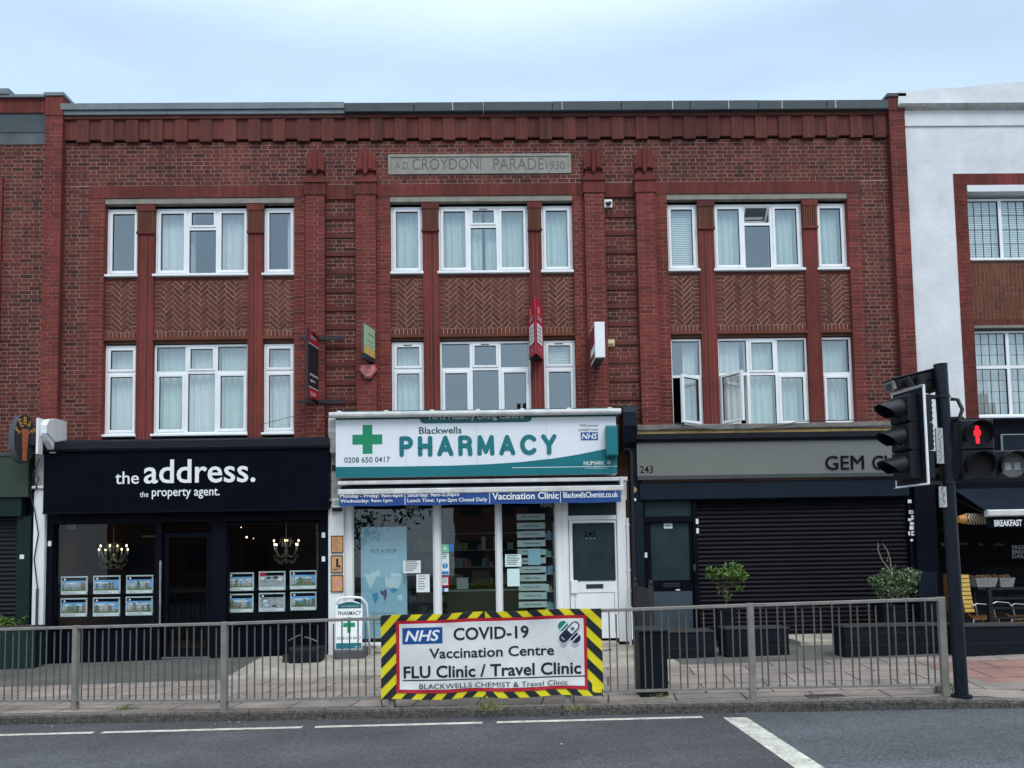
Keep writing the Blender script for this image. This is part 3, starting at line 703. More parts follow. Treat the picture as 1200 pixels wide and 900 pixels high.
# strips
courses(wall, -7.73, -7.29, 3.6, ZS1, 0.0); courses(wall, 6.74, 7.33, 3.6, ZS1, 0.0)
for a, b in ((-3.04, -2.48), (2.02, 2.60)):
    z = ZS0-.03; courses(wall, a, b, 3.6, z, .012)
    k = 0; zz = z-.30
    while zz > 4.0:                        # projecting bands of red bricks every fourth course
        courses(wall, a+.003, b-.003, zz-.074, zz, -.006, 'brick_band', 'mortar_dark', 'stretcher', .004, zz-.074); wall.box(a+.004, b-.004, .0, .02, zz-.0738, zz-.0002, 'brick_band'); zz -= CO*4.6
    courses(wall, a, b, ZS0, ZS1-.01, -.012, 'brick_soldier', 'mortar_dark', 'soldier'); wall.box(a, b, -.02, .01, ZS0-.028, ZS0, 'brick_soldier')
for bay, (l, r) in zip(BAYS, ((-7.29, -3.38), (-2.12, 1.66), (2.94, 6.74))):
    courses(wall, l, bay[0], 3.6, ZS0+.02, -.010, 'brick_red', 'mortar_red', 'stretcher', .0105)
    courses(wall, bay[5], r, 3.6, ZS0+.02, -.010, 'brick_red', 'mortar_red', 'stretcher', .0105)
    courses(wall, l, r, ZS0+.02, ZS1, -.014, 'brick_soldier', 'mortar_dark', 'soldier', .007)
    wall.box(bay[0]+.002, bay[5]-.002, .0, .12, 8.112, ZS0+.018, 'concrete_lintel')
    # reveals of the bay
    wall.box(bay[0]-.012, bay[0]+.001, -.002, .3, 3.6, 8.10, 'brick_red'); wall.box(bay[5]-.001, bay[5]+.012, -.002, .3, 3.6, 8.10, 'brick_red')
    for i in (1, 3):                       # brick piers between the lights
        a, b = bay[i], bay[i+1]
        courses(wall, a, b, 3.6, 8.10, .03, 'brick_red', 'mortar_red', 'soldier', .008)
        z = 7.55
        while z > 3.7:
            wall.box(a+.003, b-.003, .034, .04, z, z+.005, 'mortar_dark'); z -= .225
        wall.box(a-.004, a+.004, .03, .3, 3.6, 8.1, 'brick_soldier'); wall.box(b-.004, b+.004, .03, .3, 3.6, 8.1, 'brick_soldier')
        wall.box(a-.008, b+.008, .016, .1, 7.60, 7.98, 'mortar_dark')
        for k in range(6): fx = a+(b-a)*(k+.5)/6; wall.box(fx-.014, fx+.014, .002, .017, 7.60, 7.98, 'brick_tall')
        wall.box(a-.02, b+.02, .0, .05, 7.56, 7.60, 'brick_soldier'); wall.box(a-.02, b+.02, -.005, .05, 7.98, 8.095, 'brick_soldier')
# body behind the face, parapet, roof
wall.box(-7.9, -7.02, .32, .5, 3.2, 9.8, 'house_brick'); wall.box(-3.6, -1.9, .32, .5, 3.2, 9.8, 'house_brick'); wall.box(1.46, 3.17, .32, .5, 3.2, 9.8, 'house_brick'); wall.box(6.53, 7.5, .32, .5, 3.2, 9.8, 'house_brick')
wall.box(-8.0, 7.55, .05, .5, 8.45, 9.68, 'house_brick')
wall.box(-8.0, 7.55, .5, 9, 9.2, 9.3, 'roof_tile'); wall.box(-8.0, -7.9, .5, 9, 0, 9.2, 'house_brick'); wall.box(7.45, 7.55, .5, 9, 0, 9.2, 'house_brick'); wall.box(-8.0, 7.55, 9, 9.2, 0, 9.2, 'house_brick')
wall.box(-7.9, 7.45, 2.2, 2.3, 3.7, 9.2, 'dark_room'); wall.box(-7.9, 7.45, .5, 2.2, 5.60, 5.70, 'dark_room'); wall.box(-7.9, 7.45, .5, 2.2, 3.62, 3.70, 'dark_room')
wall.build('wall', bld)
# spandrel panels
for bay in BAYS:
    for i in (0, 2, 4):
        a, b = bay[i], bay[i+1]; sp = MB(); bw = .105 if i != 2 else .115
        herring(sp, a+bw, b-bw, 5.775, 6.70, .055)
        courses(sp, a, a+bw, 5.775, 6.75, .06, 'brick_panel', 'mortar_pale', 'stack', .009); courses(sp, b-bw, b, 5.775, 6.75, .06, 'brick_panel', 'mortar_pale', 'stack', .009)
        sp.box(a+bw, b-bw, .062, .09, 6.70, 6.76, 'brick_panel')
        courses(sp, a, b, 5.665, 5.775, .052, 'brick_panel', 'mortar_pale', 'soldier', .012)
        sp.box(a-.004, b+.004, .015, .12, 5.61, 5.662, 'brick_tall'); sp.box(a, b, .08, .32, 5.56, 6.76, 'house_brick')
        sp.build('spandrel_panel', bld)
# pilasters with arched finials
for a, b in PIL:
    p = MB(); pw = b-a; xc = (a+b)/2
    courses(p, a, b, 3.6, 8.20, -.11, 'brick_red', 'mortar_red', 'stretcher', .0105)
    p.box(a+.001, b-.001, -.103, .02, 3.6, 8.2, 'brick_red')
    courses(p, a-.02, b+.02, 8.20, 8.42, -.125, 'brick_soldier', 'mortar_dark', 'soldier', .006); p.box(a-.02, b+.02, -.118, .02, 8.20, 8.42, 'brick_soldier')
    p.box(a-.03, b+.03, -.145, .02, 8.42, 8.47, 'brick_soldier'); p.prism([(a-.03, 8.47), (b+.03, 8.47), (b-.03, 8.56), (a+.03, 8.56)], -.10, .02, 'brick_soldier')
    p.prism([(a+.04, 8.56), (b-.04, 8.56), (b-.03, 8.68), (a+.03, 8.68)], -.06, .02, 'brick_soldier')
    hw = pw/2-.005; arch = [(xc-hw, 8.66), (xc+hw, 8.66), (xc+hw*.98, 8.86)]+[(xc+hw*.95*math.cos(t), 8.88+.16*math.sin(t)) for t in [math.pi*k/10 for k in range(1, 10)]]+[(xc-hw*.98, 8.86)]
    p.prism(arch, -.10, .02, 'brick_soldier')
    for s in (-1, 1): p.prism([(xc+s*hw*.5-.035, 8.68), (xc+s*hw*.5+.035, 8.68), (xc+s*hw*.5+.03, 8.93), (xc+s*hw*.5-.03, 8.93)], -.115, -.09, 'brick_red')
    p.prism([(xc-.035, 8.62), (xc, 8.55), (xc+.035, 8.62), (xc+.04, 9.0), (xc, 9.05), (xc-.04, 9.0)], -.14, -.09, 'brick_soldier')
    p.build('pilaster', bld)
for a, b in ((-8.03, -7.73), (7.31, 7.60)):
    p = MB(); courses(p, a, b, 3.6, 9.70, -.12, 'brick_red', 'mortar_red', 'stretcher', .0095); p.box(a+.001, b-.001, -.113, .1, 3.6, 9.70, 'brick_red')
    t = 10.12 if a < 0 else 10.02
    courses(p, a-.01, b+.01, 9.70, t-.06, -.13, 'brick_soldier', 'mortar_dark', 'soldier', .006); p.box(a-.01, b+.01, -.123, .35, 9.70, t-.06, 'brick_soldier'); p.box(a-.03, b+.03, -.15, .38, t-.06, t, 'coping_pale' if a < 0 else 'coping_lead')
    p.build('pilaster', bld)
# dentil course and coping
d = MB(); courses(d, -7.73, 7.31, 9.29, 9.655, -.04, 'brick_soot', 'mortar_dark', 'soldier', .006); d.box(-7.73, 7.31, -.033, .1, 9.286, 9.655, 'brick_soot')
n = 34; per = 15.0/n
for k in range(n):
    a = -7.73+.22+k*per; courses(d, a, a+.22, 9.235, 9.65, -.066, 'brick_soot', 'mortar_dark', 'soldier', .007); d.box(a+.002, a+.218, -.060, 0, 9.232, 9.65, 'brick_soot')
courses(d, -7.73, 7.31, 9.655, 9.72, -.078, 'brick_soot', 'mortar_dark', 'stretcher', .007); d.box(-7.73, 7.31, -.071, .1, 9.656, 9.719, 'brick_soot')
d.build('dentil_course', bld)
c = MB(); xj = P(405, 127)[0]
c.box(-7.76, xj, -.14, .4, 9.80, 9.915, 'coping_pale'); c.box(-7.76, xj, -.11, .4, 9.722, 9.797, 'coping_pale'); c.box(-7.76, xj, -.118, -.1, 9.793, 9.803, 'coping_lead')
xx = xj+.003
while xx < 7.3:
    e = min(7.3, xx+1.26); c.cbox(xx+.003, e-.003, -.15, .4, 9.722, 9.90+random.uniform(-.005, .006), 'coping_lead', .012); xx = e
for px in (531, 658, 786, 851, 913, 975): X = P(px, 130)[0]; c.box(X-.008, X+.008, -.153, -.1, 9.74, 9.9, 'paint_dirty')
c.build('parapet_coping', bld)
# plaque
p = MB(); x0, x1, z0, z1 = PLQ; f = .045
p.box(x0, x1, -.02, .02, z0, z0+f, 'plaque_stone'); p.box(x0, x1, -.02, .02, z1-f, z1, 'plaque_stone'); p.box(x0, x0+f, -.019, .02, z0+f, z1-f, 'plaque_stone'); p.box(x1-f, x1, -.019, .02, z0+f, z1-f, 'plaque_stone')
p.box(x0+f, x1-f, -.006, .02, z0+f, z1-f, 'plaque_stone'); xm = P(563, 192)[0]; p.box(xm-.006, xm+.006, -.0075, 0, z0+f, z1-f, 'plaque_letter')
for s, l, t, r, b in (('A.D.', 463, 190, 480.5, 198.5), ('CROYDON', 483, 186, 560.5, 199), ('PARADE', 578, 185.5, 637, 199), ('1930', 640, 189, 661.5, 198.5)):
    a_, b_, c_, d_ = RC(l, t, r, b); p.text(s, a_, b_, c_, d_, -.0085, 'plaque_letter', -.006)
p.build('stone_plaque', bld)
# windows
W_, Gn, Gy = 'curtain_white', 'curtain_green', 'curtain_grey'
zu0, zu1, zl0, zl1 = 6.775, 8.06, 3.87, 5.54
L, C, Rr = BAYS
window(bld, L[0], L[1], zu0, zu1, 'single'); window(bld, L[2], L[3], zu0, zu1, 'upper3', ((W_, 0, .32, 0), (W_, .66, 1, 0), (Gy, .32, .40, .03), (W_, .60, .68, .02))); window(bld, L[4], L[5], zu0, zu1, 'single', ((W_, .62, 1, 0),))
window(bld, C[0], C[1], zu0, zu1, 'single', ((Gn, 0, 1, 0),), vents=True); window(bld, C[2], C[3], zu0, zu1, 'upper3', ((Gn, 0, .5, 0), (Gn, .5, 1, .02)), vents=True); window(bld, C[4], C[5], zu0, zu1, 'single', ((Gn, 0, 1, 0),))
window(bld, Rr[0], Rr[1], zu0, zu1, 'single', (('blind', 0, 1, .0, 1),)); window(bld, Rr[2], Rr[3], zu0, zu1, 'upper3_open', ((Gn, 0, .40, 0), (Gn, .64, 1, 0))); window(bld, Rr[4], Rr[5], zu0, zu1, 'single', ((Gn, .1, 1, 0),))
window(bld, L[0], L[1], zl0, zl1, 'two', ((W_, 0, 1, 0),)); window(bld, L[2], L[3], zl0, zl1, 'six', ((Gn, 0, .36, .02), (W_, .33, .68, 0), (Gn, .66, 1, .02))); window(bld, L[4], L[5], zl0, zl1, 'two', ((W_, 0, 1, 0),))
window(bld, C[0], C[1], zl0, zl1, 'two', ((Gn, 0, 1, 0, .98),), vents=True); window(bld, C[2], C[3], zl0, zl1, 'six', (), vents=True); window(bld, C[4], C[5], zl0, zl1, 'two', (('blind', 0, 1, .68, .98),), vents=True)
window(bld, Rr[0], Rr[1], zl0, zl1, 'two_open', ((W_, .42, 1, .05),)); window(bld, Rr[2], Rr[3], zl0, zl1, 'six_open', ((W_, .02, .3, .04), (Gn, .30, .66, 0), (Gn, .64, 1, .02))); window(bld, Rr[4], Rr[5], zl0, zl1, 'fixed_two', ((Gn, 0, 1, .03),))
# ledge of the right hand unit
lg = MB(); a, b, z0, z1 = RC(745, 497, 1062, 503.5)
lg.extr([(-.16, z0), (-.17, z1-.02), (-.10, z1), (.12, z1+.02), (.12, z0)], a, b, 'ledge_stone'); lg.box(a, b, -.13, .1, z0-.075, z0-.002, 'ledge_yellow')
lg.build('cornice', bld)

# ================================================================ NEIGHBOURS
nb = thing('neighbour_building', 'multi brown brick building at the left edge beyond the projecting red pilaster', 'building', (-10, 0, 0))
m_ = MB(); courses(m_, -13, -8.03, 3.3, 9.25, .02); zt = P(40, 113)[1]
m_.box(-13, -8.04, -.0, .3, P(30, 155)[1], P(30, 133)[1], 'coping_lead'); m_.box(-13, -8.04, .01, .3, 9.24, P(30, 155)[1], 'band_slate')
courses(m_, -13, -8.04, P(30, 133)[1], zt-.05, -.02, 'brick_soldier', 'mortar_dark', 'soldier', .006); m_.box(-13, -8.04, -.012, .3, P(30, 133)[1], zt-.05, 'brick_soldier')
m_.box(-13, -8.06, -.07, .4, zt-.05, zt, 'coping_pale'); xq = P(14, 110)[0]; m_.box(-13, xq, -.09, .4, zt+.001, zt+.10, 'coping_pale')
m_.box(-13, -8.04, .3, 9, 3.3, 9.3, 'house_brick'); m_.build('wall', nb)
q = MB(); xq = P(3, 260)[0]; courses(q, -13, xq, 4.2, 8.6, -.03, 'brick_red', 'mortar_red', 'stretcher', .0105); q.box(-13, xq, -.024, .02, 4.2, 8.6, 'brick_red'); q.build('pilaster', nb)

wb = thing('white_building', 'white rendered building with low pediment and leaded windows at the right edge', 'building', (10, 0, 0))
m_ = MB(); wx0, wx1 = 7.615, 14.0
bx0, bx1 = P(1116, 230)[0], P(1131, 230)[0]
zs1 = P(1150, 205)[1]; zs0 = P(1150, 219)[1]; zc = P(1120, 150)[1]
bx9 = bx0+3.2
m_.box(wx0, bx0, -.05, .3, 3.4, zc, 'render_white'); m_.box(bx0, bx9, -.05, .3, zs1, zc, 'render_white'); m_.box(bx9, wx1, -.05, .3, 3.4, zc, 'render_white')
m_.box(wx0, wx1, 3.6, 9, 0, zc, 'render_white'); m_.box(wx0, wx1, .3, 3.6, 3.4, 3.5, 'dark_room'); m_.box(wx0, wx1, 1.3, 3.6, 3.5, zc, 'render_white')
m_.box(wx0-.02, wx1, -.075, .3, zc+.002, P(1120, 132)[1], 'render_white')
z1 = P(1120, 132)[1]; z2 = P(1120, 128)[1]
m_.extr([(-.08, z1+.001), (-.17, z1+.03), (-.20, z2), (.3, z2), (.3, z1+.001)], wx0-.14, wx1, 'paint_dirty')
za, zb = P(1057, 112)[1], P(1200, 100.5)[1]; xa = wx0-.14; xb = P(1200, 100)[0]
m_.prism([(xa, z2+.001), (wx1, z2+.001), (wx1, zb+(zb-za)*(wx1-xb)/(xb-xa)*.2), (xb, zb), (xb*.5+xa*.5, (za+zb)/2-.03), (xa+.02, za)], -.15, .35, 'render_white')
m_.build('wall', wb)
q = MB(); courses(q, bx0, bx1, 3.3, zs0, -.055, 'brick_soldier', 'mortar_dark', 'stretcher', .006); q.box(bx0+.001, bx1-.001, -.048, .3, 3.3, zs0, 'brick_soldier'); courses(q, bx0, bx9, zs0, zs1, -.056, 'brick_soldier', 'mortar_dark', 'soldier', .006); q.box(bx0+.001, bx9-.001, -.049, .3, zs0+.001, zs1-.001, 'brick_soldier')
q.box(bx9-.25, bx9, -.048, .3, 3.3, zs0, 'brick_soldier')
sz0, sz1 = P(1165, 381)[1], P(1165, 309)[1]
q.quad(bx1, bx9-.25, sz0+.12, sz1, .036, 'mortar_light'); x = bx1+.005; kk = 0
while x < bx9-.32:
    z = sz0+.12-.115*(kk % 2)-random.choice((0, .0, .05))
    while z < sz1:
        a_, b_ = max(z, sz0+.122), min(z+.205, sz1)
        if b_-a_ > .03: brick(q, x, x+.064, a_, b_, .03, 'brick_tall')
        z += .217
    x += .0755; kk += 1
courses(q, bx1, bx9-.25, sz0, sz0+.118, .025, 'brick_panel', 'mortar_dark', 'soldier', .008); q.box(bx1, bx9-.25, -.0, .2, sz0-.05, sz0-.002, 'ledge_stone'); q.box(bx1, bx9-.25, .045, .3, sz0, sz1+.1, 'house_brick')
q.box(bx1+.002, bx9-.25, -.075, .2, P(1165, 226.5)[1], zs0-.002, 'render_white')
q.build('brick_surround', wb)
window(wb, bx1+.005, bx9-.25, P(1165, 305)[1], P(1165, 230)[1], 'leaded', (('blind', 0, 1, .0, 1),)); window(wb, bx1+.005, bx9-.25, P(1165, 490)[1], P(1165, 386)[1], 'leaded', ((W_, 0, .5, 0), (W_, .5, 1, .01)))
mbk = MB(); mbk.box(bx1, bx9-.25, 1.2, 1.25, 3.3, 9, 'dark_room'); mbk.build('room', wb)  # dark sheet added behind the panes in place of unlit room depth

# ================================================================ SHOPFRONTS
def tx(mb, body, l, t, r, b, Y, mt, off=0.0, shear=0.0, pr=.004, ext=0.0):
    a, b_, c, d = RC(l, t, r, b, Y); mb.text(body, a, b_, c, d, Y-pr, mt, off, shear, ext)
def bx(mb, l, t, r, b, Y, Y1, mt, c=0):
    a, b_, c_, d = RC(l, t, r, b, Y)
    (mb.cbox(a, b_, Y, Y1, c_, d, mt, c) if c else mb.box(a, b_, Y, Y1, c_, d, mt))
def pane(parent, l, t, r, b, Y, mt):
    g = MB(); g.quad(*RC(l, t, r, b, Y), Y, mt); return g.build('pane', parent)
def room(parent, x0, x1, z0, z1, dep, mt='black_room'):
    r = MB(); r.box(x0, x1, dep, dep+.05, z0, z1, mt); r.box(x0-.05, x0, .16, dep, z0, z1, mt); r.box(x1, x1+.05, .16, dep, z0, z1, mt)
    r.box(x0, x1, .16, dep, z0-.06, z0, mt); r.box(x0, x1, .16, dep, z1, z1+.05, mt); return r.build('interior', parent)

# ---- black estate agent
ea = thing('shop_front', 'black estate agent shopfront with large white lettering above two display windows', 'shop front', (-5.4, 0, 0))
X0, X1 = P(50, 700)[0], P(385, 700)[0]
c = MB(); z0, z1 = P(217, 527, -.36)[1], P(217, 514, -.36)[1]
c.extr([(-.34, z0), (-.37, z0+.04), (-.36, z1-.03), (-.05, z1+.05), (.1, z1+.05), (.1, z0)], X0-.02, P(386, 520, -.36)[0], 'lead_black'); c.build('cornice', ea)
f = MB(); Yf = -.30; a, b, z0, z1 = RC(51, 527, 385, 598, Yf)
f.prism([(a, z0), (b, z0), (b, z1), (a, z1)], Yf, 0, 'navy_black'); f.box(a, b, Yf-.012, Yf, z0-.03, z0+.0, 'navy_frame')
tx(f, 'the', 135.5, 552.5, 163, 567.3, Yf, 'letter_white', .004, ext=.006); tx(f, 'address.', 169, 538, 299.5, 566, Yf, 'letter_white', .011, ext=.006)
tx(f, 'the', 164, 576, 174, 582.5, Yf, 'letter_white', .004); tx(f, 'property agent.', 178, 572.5, 257.5, 584.5, Yf, 'letter_white', .010)
f.build('fascia', ea)
zb_ = fz(-5.5)-.12
ztop = P(217, 599, -.05)[1]
fr = MB(); z6 = P(217, 612)[1]
fr.box(X0, X1, -.05, .12, z6, ztop+.25, 'navy_frame')
for l, r in ((50, 63), (183.5, 190), (248, 266), (375, 385)):
    a, b = P(l, 690)[0], P(r, 690)[0]; fr.cbox(a, b, -.05, .12, zb_, z6, 'navy_frame', .01)
for l, r in ((63, 183.5), (266, 375)):
    a, b = P(l, 690)[0], P(r, 690)[0]; zs = P(120, 735)[1]; fr.box(a, b, -.04, .12, zb_, zs-.03, 'navy_black'); fr.cbox(a, b, -.07, .12, zs-.03, zs+.02, 'navy_frame', .01)
fr.build('frame', ea)
for l, r in ((63, 183.5), (266, 375)):
    w_ = MB(); a, b, z0, z1 = RC(l, 612, r, 734); t = .03
    w_.box(a, a+t, .0, .06, z0, z1, 'navy_frame'); w_.box(b-t, b, .0, .06, z0, z1, 'navy_frame'); w_.box(a+t, b-t, .0, .06, z1-t, z1, 'navy_frame')
    wo_ = w_.build('window', ea); g = MB(); g.quad(a+t, b-t, z0, z1-t, .04, 'glass_shop'); g.build('pane', wo_)
dr = MB(); a, b, z0, z1 = RC(191, 624, 247, 766); z0 = fz(a)-.02
t = .085
dr.box(a, a+t, .02, .08, z0, z1, 'navy_frame'); dr.box(b-t, b, .02, .08, z0, z1, 'navy_frame'); dr.box(a+t, b-t, .02, .08, z1-t, z1, 'navy_frame'); dr.box(a+t, b-t, .02, .08, z0, z0+.2, 'navy_frame')
dr.box(a-.02, b+.02, -.02, .02, z0+.03, z0+.055, 'chrome')
do = dr.build('door', ea); g = MB(); g.quad(a+t, b-t, z0+.2, z1-t, .05, 'glass_shop'); g.build('pane', do)
g = MB(); g.quad(*RC(191, 613, 247, 623, .03), .03, 'glass_shop'); tx(g, '10:30 AT 10', 189, 604, 232, 607.5, -.055, 'letter_dim') if False else None; g.build('fanlight', ea)
h = MB(); hx = P(190.5, 690)[0]; za, zb2 = P(190, 731)[1], P(190, 657)[1]
h.tube([(hx, -.09, za), (hx, -.09, zb2)], .017, 'chrome', 10); h.tube([(hx, -.09, za+.12), (hx, .03, za+.12)], .012, 'chrome', 6); h.tube([(hx, -.09, zb2-.12), (hx, .03, zb2-.12)], .012, 'chrome', 6)
h.build('handle', do, smooth=False)
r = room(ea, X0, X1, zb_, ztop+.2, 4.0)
r = MB(); a, b, z0, z1 = RC(100, 613, 186, 760, 2.6); r.box(a, b, 2.6, 2.66, z0-.5, z1+.2, 'planter_grey'); bx(r, 166, 627.5, 186, 629.5, 2.55, 2.58, 'paper'); bx(r, 118, 660, 186, 690, 2.5, 2.56, 'dark_room')
a, b, z0, z1 = RC(72, 612, 84, 700, 1.0); r.box(a, b, .3, 1.0, z0, z1, 'wood_grey'); bx(r, 73, 609, 87, 620, .5, .55, 'paper')
r.build('partition', ea)

def chandelier(px, py, label):
    Y = .75; x, z = P(px, py, Y); t = thing('chandelier', label, 'chandelier', (x, Y, z))
    f = MB(); f.tube([(0,0,.55),(0,0,-.1)], .007, 'crystal', 6); f.ball((0,0,-.02), .04, 'crystal', 8); f.ball((0,0,.14), .03, 'crystal', 8)
    bl = MB(); n = 8
    for k in range(n):
        a = 2*math.pi*k/n+.2; c_, s_ = math.cos(a), math.sin(a); R = .27 if k % 2 else .22; up = .03 if k % 2 else .10
        pts = [(c_*R*u, s_*R*u, -.06-.12*math.sin(u*math.pi)+up*u*u+.03) for u in [i/8 for i in range(9)]]
        f.tube(pts, .007, 'crystal', 5); e = pts[-1]; f.tube([e, (e[0], e[1], e[2]+.075)], .011, 'paper', 6)
        bl.ball((e[0], e[1], e[2]+.095), .0165, 'bulb', 8, (1, 1, 1.5))
        f.tube([(c_*.05, s_*.05, .22), (c_*.10, s_*.10, .17), (c_*.08, s_*.08, .05)], .004, 'crystal', 4)
        for i in range(9):
            u = .2+i*.1; f.ball((c_*R*u, s_*R*u, -.10-.12*math.sin(u*math.pi)-random.random()*.05), .011, 'crystal', 4, (1, 1, 1.7))
    for k in range(10):
        a = 2*math.pi*k/10; f.tube([(.0, 0, .20), (math.cos(a)*.10, math.sin(a)*.10, .19+.03*(k % 2)), (math.cos(a)*.13, math.sin(a)*.13, .12)], .0035, 'crystal', 4); f.ball((math.cos(a)*.13, math.sin(a)*.13, .11), .012, 'crystal', 5, (1, 1, 1.5))
    f.build('frame', t, local=True); bl.build('candle_bulb', t, local=True)
chandelier(133, 650, 'lit crystal chandelier behind the glass, over the property cards beside the white pilaster')
chandelier(335.5, 644, 'lit crystal chandelier behind the glass, over the card with the red corner tab')
for i, (px, py, r) in enumerate(((265.5, 616, .020), (289, 629.5, .020), (250.5, 630, .018), (282.5, 618, .009), (297, 631, .009))):
    Y = 1.6; x, z = P(px, py, Y); o = MB(); o.ball((x, Y, z), r, 'bulb', 8); o.tube([(x, Y, z+r), (x, Y, z+r+.03)], r*.6, 'black_metal', 6); o.tube([(x, Y, z+r+.03), (x, Y, 3.0)], .003, 'black_metal', 4)
    tag(o.build('pendant_bulb'), 'small warm pendant bulb glowing in the dark office between the door and the right chandelier', 'bulb', 'pendant bulbs in the estate agent')

CARDS = [(71,675.5,102.5,697,'two white villas','top row, beside the white pilaster'),(109,674.5,141,696.3,'a cream mansion','top row, under the left chandelier'),(147.5,674,179.5,695.7,'a green field','top row, next to the chrome door handle'),
 (70.5,701,102,723,'paired houses','bottom row, beside the white pilaster'),(108.5,700,140.5,722.5,'a long bungalow','bottom row, middle of the left window'),(147,699,179,721.5,'a brick terrace','bottom row, next to the chrome door handle'),
 (266,671,297.5,692.7,'sandy apartment blocks','top row, right of the dark door'),(303,669.5,334.5,692,'a red corner tab','top row, middle of the right window'),(339.5,668.5,371,690.7,'a brown house','top row, beside the orange notices'),
 (265.5,696,297,718,'a brown cottage','bottom row, right of the dark door'),(303,694.8,334,717,'a grey bedroom photo','bottom row, middle of the right window'),(340,693.5,371,715.5,'a white gabled house','bottom row, beside the orange notices')]
cable = MB()
for i, (l, t, r, b, what, where) in enumerate(CARDS):
    Y = .11; a, b_, z0, z1 = RC(l, t, r, b, Y); wd, h = b_-a, z1-z0
    o = MB(); o.cbox(a, b_, Y, Y+.012, z0, z1, 'card_frame', .006); ia, ib, iz0, iz1 = a+.025, b_-.025, z0+.07, z1-.022
    y = Y-.002; o.quad(ia, ib, iz1-.055, iz1, y, 'navy_black'); o.disc(ia+.05, iz1-.03, y-.001, .018, 'letter_white' if i not in (7,) else 'crimson', 10)
    if i == 7: o.quad(ia, ia+.10, iz1-.06, iz1+.004, y-.0015, 'crimson')
    zt = iz1-.055; grey = i in (7, 10)
    o.quad(ia, ib, iz0, zt, y, 'grey_print' if grey else 'sky_print')
    if not grey:
        for k in range(4): cx_ = random.uniform(ia+.05, ib-.05); o.poly(cliprect([(cx_+.06*math.cos(q), zt-.05+.02*math.sin(q)) for q in [2*math.pi*j/8 for j in range(8)]], ia, ib, iz0, zt), y-.0006-.0001*k, 'cloud_print')
        o.quad(ia, ib, iz0, iz0+random.uniform(.03, .06), y-.0012, 'grass_print')
        k = 0; xx = ia+random.uniform(.0, .05)
        while xx < ib-.05:
            hw = random.uniform(.03, .085); xe = min(ib, xx+hw); hz = iz0+random.uniform(.085, .155); mtn = random.choice(['house_print', 'brick_print', 'house_print', 'grass_print'])
            pts = [(xx, iz0+.025), (xe, iz0+.025), (xe, hz), ((xx+xe)/2, hz+random.uniform(0, .03)), (xx, hz)]
            o.poly(cliprect(pts, ia, ib, iz0, zt), y-.0016-.0002*k, mtn)
            for j in range(3):
                wx = xx+hw*(.2+.27*j)
                if wx+.014 < xe: o.quad(wx, wx+.013, iz0+.045, iz0+.062, y-.004, 'letter_dim')
            xx = xe+random.uniform(-.01, .04); k += 1
    else:
        for k in range(7):
            xx = random.uniform(ia, ib-.08); zz = random.uniform(iz0, zt-.05); o.quad(xx, xx+.07, zz, zz+random.uniform(.02, .05), y-.0008-.0002*k, random.choice(['cloud_print', 'planter_grey', 'house_print', 'paper']))
    o.quad(a+.02, b_-.02, z0+.012, z0+.062, y, 'paper')
    for k in range(2): o.quad(a+.05, a+.05+wd*random.uniform(.3, .6), z0+.045-.02*k, z0+.05-.02*k, y-.001, 'letter_dim')
    for q in (a+.004, b_-.004):
        for zz in (z0+.03, z1-.03): o.tube([(q, Y-.01, zz), (q, Y+.02, zz)], .008, 'chrome', 6)
    tag(o.build('property_card'), 'property card with %s, %s' % (what, where), 'property card', 'property cards hanging in the estate agent windows')
for l, r in ((87, 87), (125, 125), (163.5, 163.5), (282, 282), (318.5, 318.5), (355.5, 355.5)): pass
for px, py in ((58, 637), (379, 627), (379, 655)): st = MB(); bx(st, px-2, py-3, px+2, py+3, -.056, -.05, 'paper'); st.build('keypad', ea)

# ---- white pilaster and corbel between green shop and estate agent
wp = thing('white_pilaster', 'white painted shop pilaster with console bracket left of the black shopfront', 'pilaster', (-8.2, 0, 0))
p = MB(); a, b, z0, z1 = RC(37.5, 573, 51, 775, -.12); p.cbox(a, b, -.12, .1, fz(a)-.2, z1, 'paint_white', .012); p.cbox(a-.02, b+.02, -.16, .1, z1, z1+.05, 'paint_white', .01); a2, b2, z2, z3 = RC(37.5, 533, 51, 572, -.12)
p.box(a, b, -.10, .1, z1+.05, z3, 'paint_dirty'); p.build('shaft', wp)
p = MB(); Yc = -.55; a, b, z0, z1 = RC(48, 489, 54, 531, -.56); prof = [(-.1, z0), (-.30, z0+.03), (-.52, z0+.22), (-.58, z0+.30), (-.58, z1-.14), (-.50, z1-.03), (-.3, z1+.02), (.05, z1+.02), (.05, z0)]
p.extr(prof, a, b+.02, 'paint_white'); p.extr([(-.30, z0+.20), (-.56, z0+.33), (-.60, z0+.33), (-.60, z0+.37), (-.30, z0+.28)], a+.03, b+.035, 'paint_white'); p.box(a-.045, a-.004, -.62, -.5, z0-.02, z1-.02, 'paint_white'); p.build('console', wp)
p = MB(); p.tube([P(*q, -.145)[0:1]+(-.145,)+P(*q, -.145)[1:2] for q in ((36, 540), (40, 556), (36, 580), (41, 600), (45, 625), (40, 655), (44, 690), (43, 735))], .010, 'black_metal', 6)
p.tube([(*P(47, 538, -.2)[:1], -.2, P(47, 538, -.2)[1]), (P(38, 556, -.17)[0], -.17, P(38, 556, -.17)[1]), (P(44, 574, -.17)[0], -.17, P(44, 574, -.17)[1])], .008, 'black_metal', 5); p.tube([(P(q, r_, -.16)[0], -.16, P(q, r_, -.16)[1]) for q, r_ in ((36, 545), (46, 560), (39, 580), (34, 584))], .008, 'black_metal', 5); bx(p, 41.5, 690, 43.5, 736, -.16, -.12, 'grey_strip'); p.build('cable', wp)

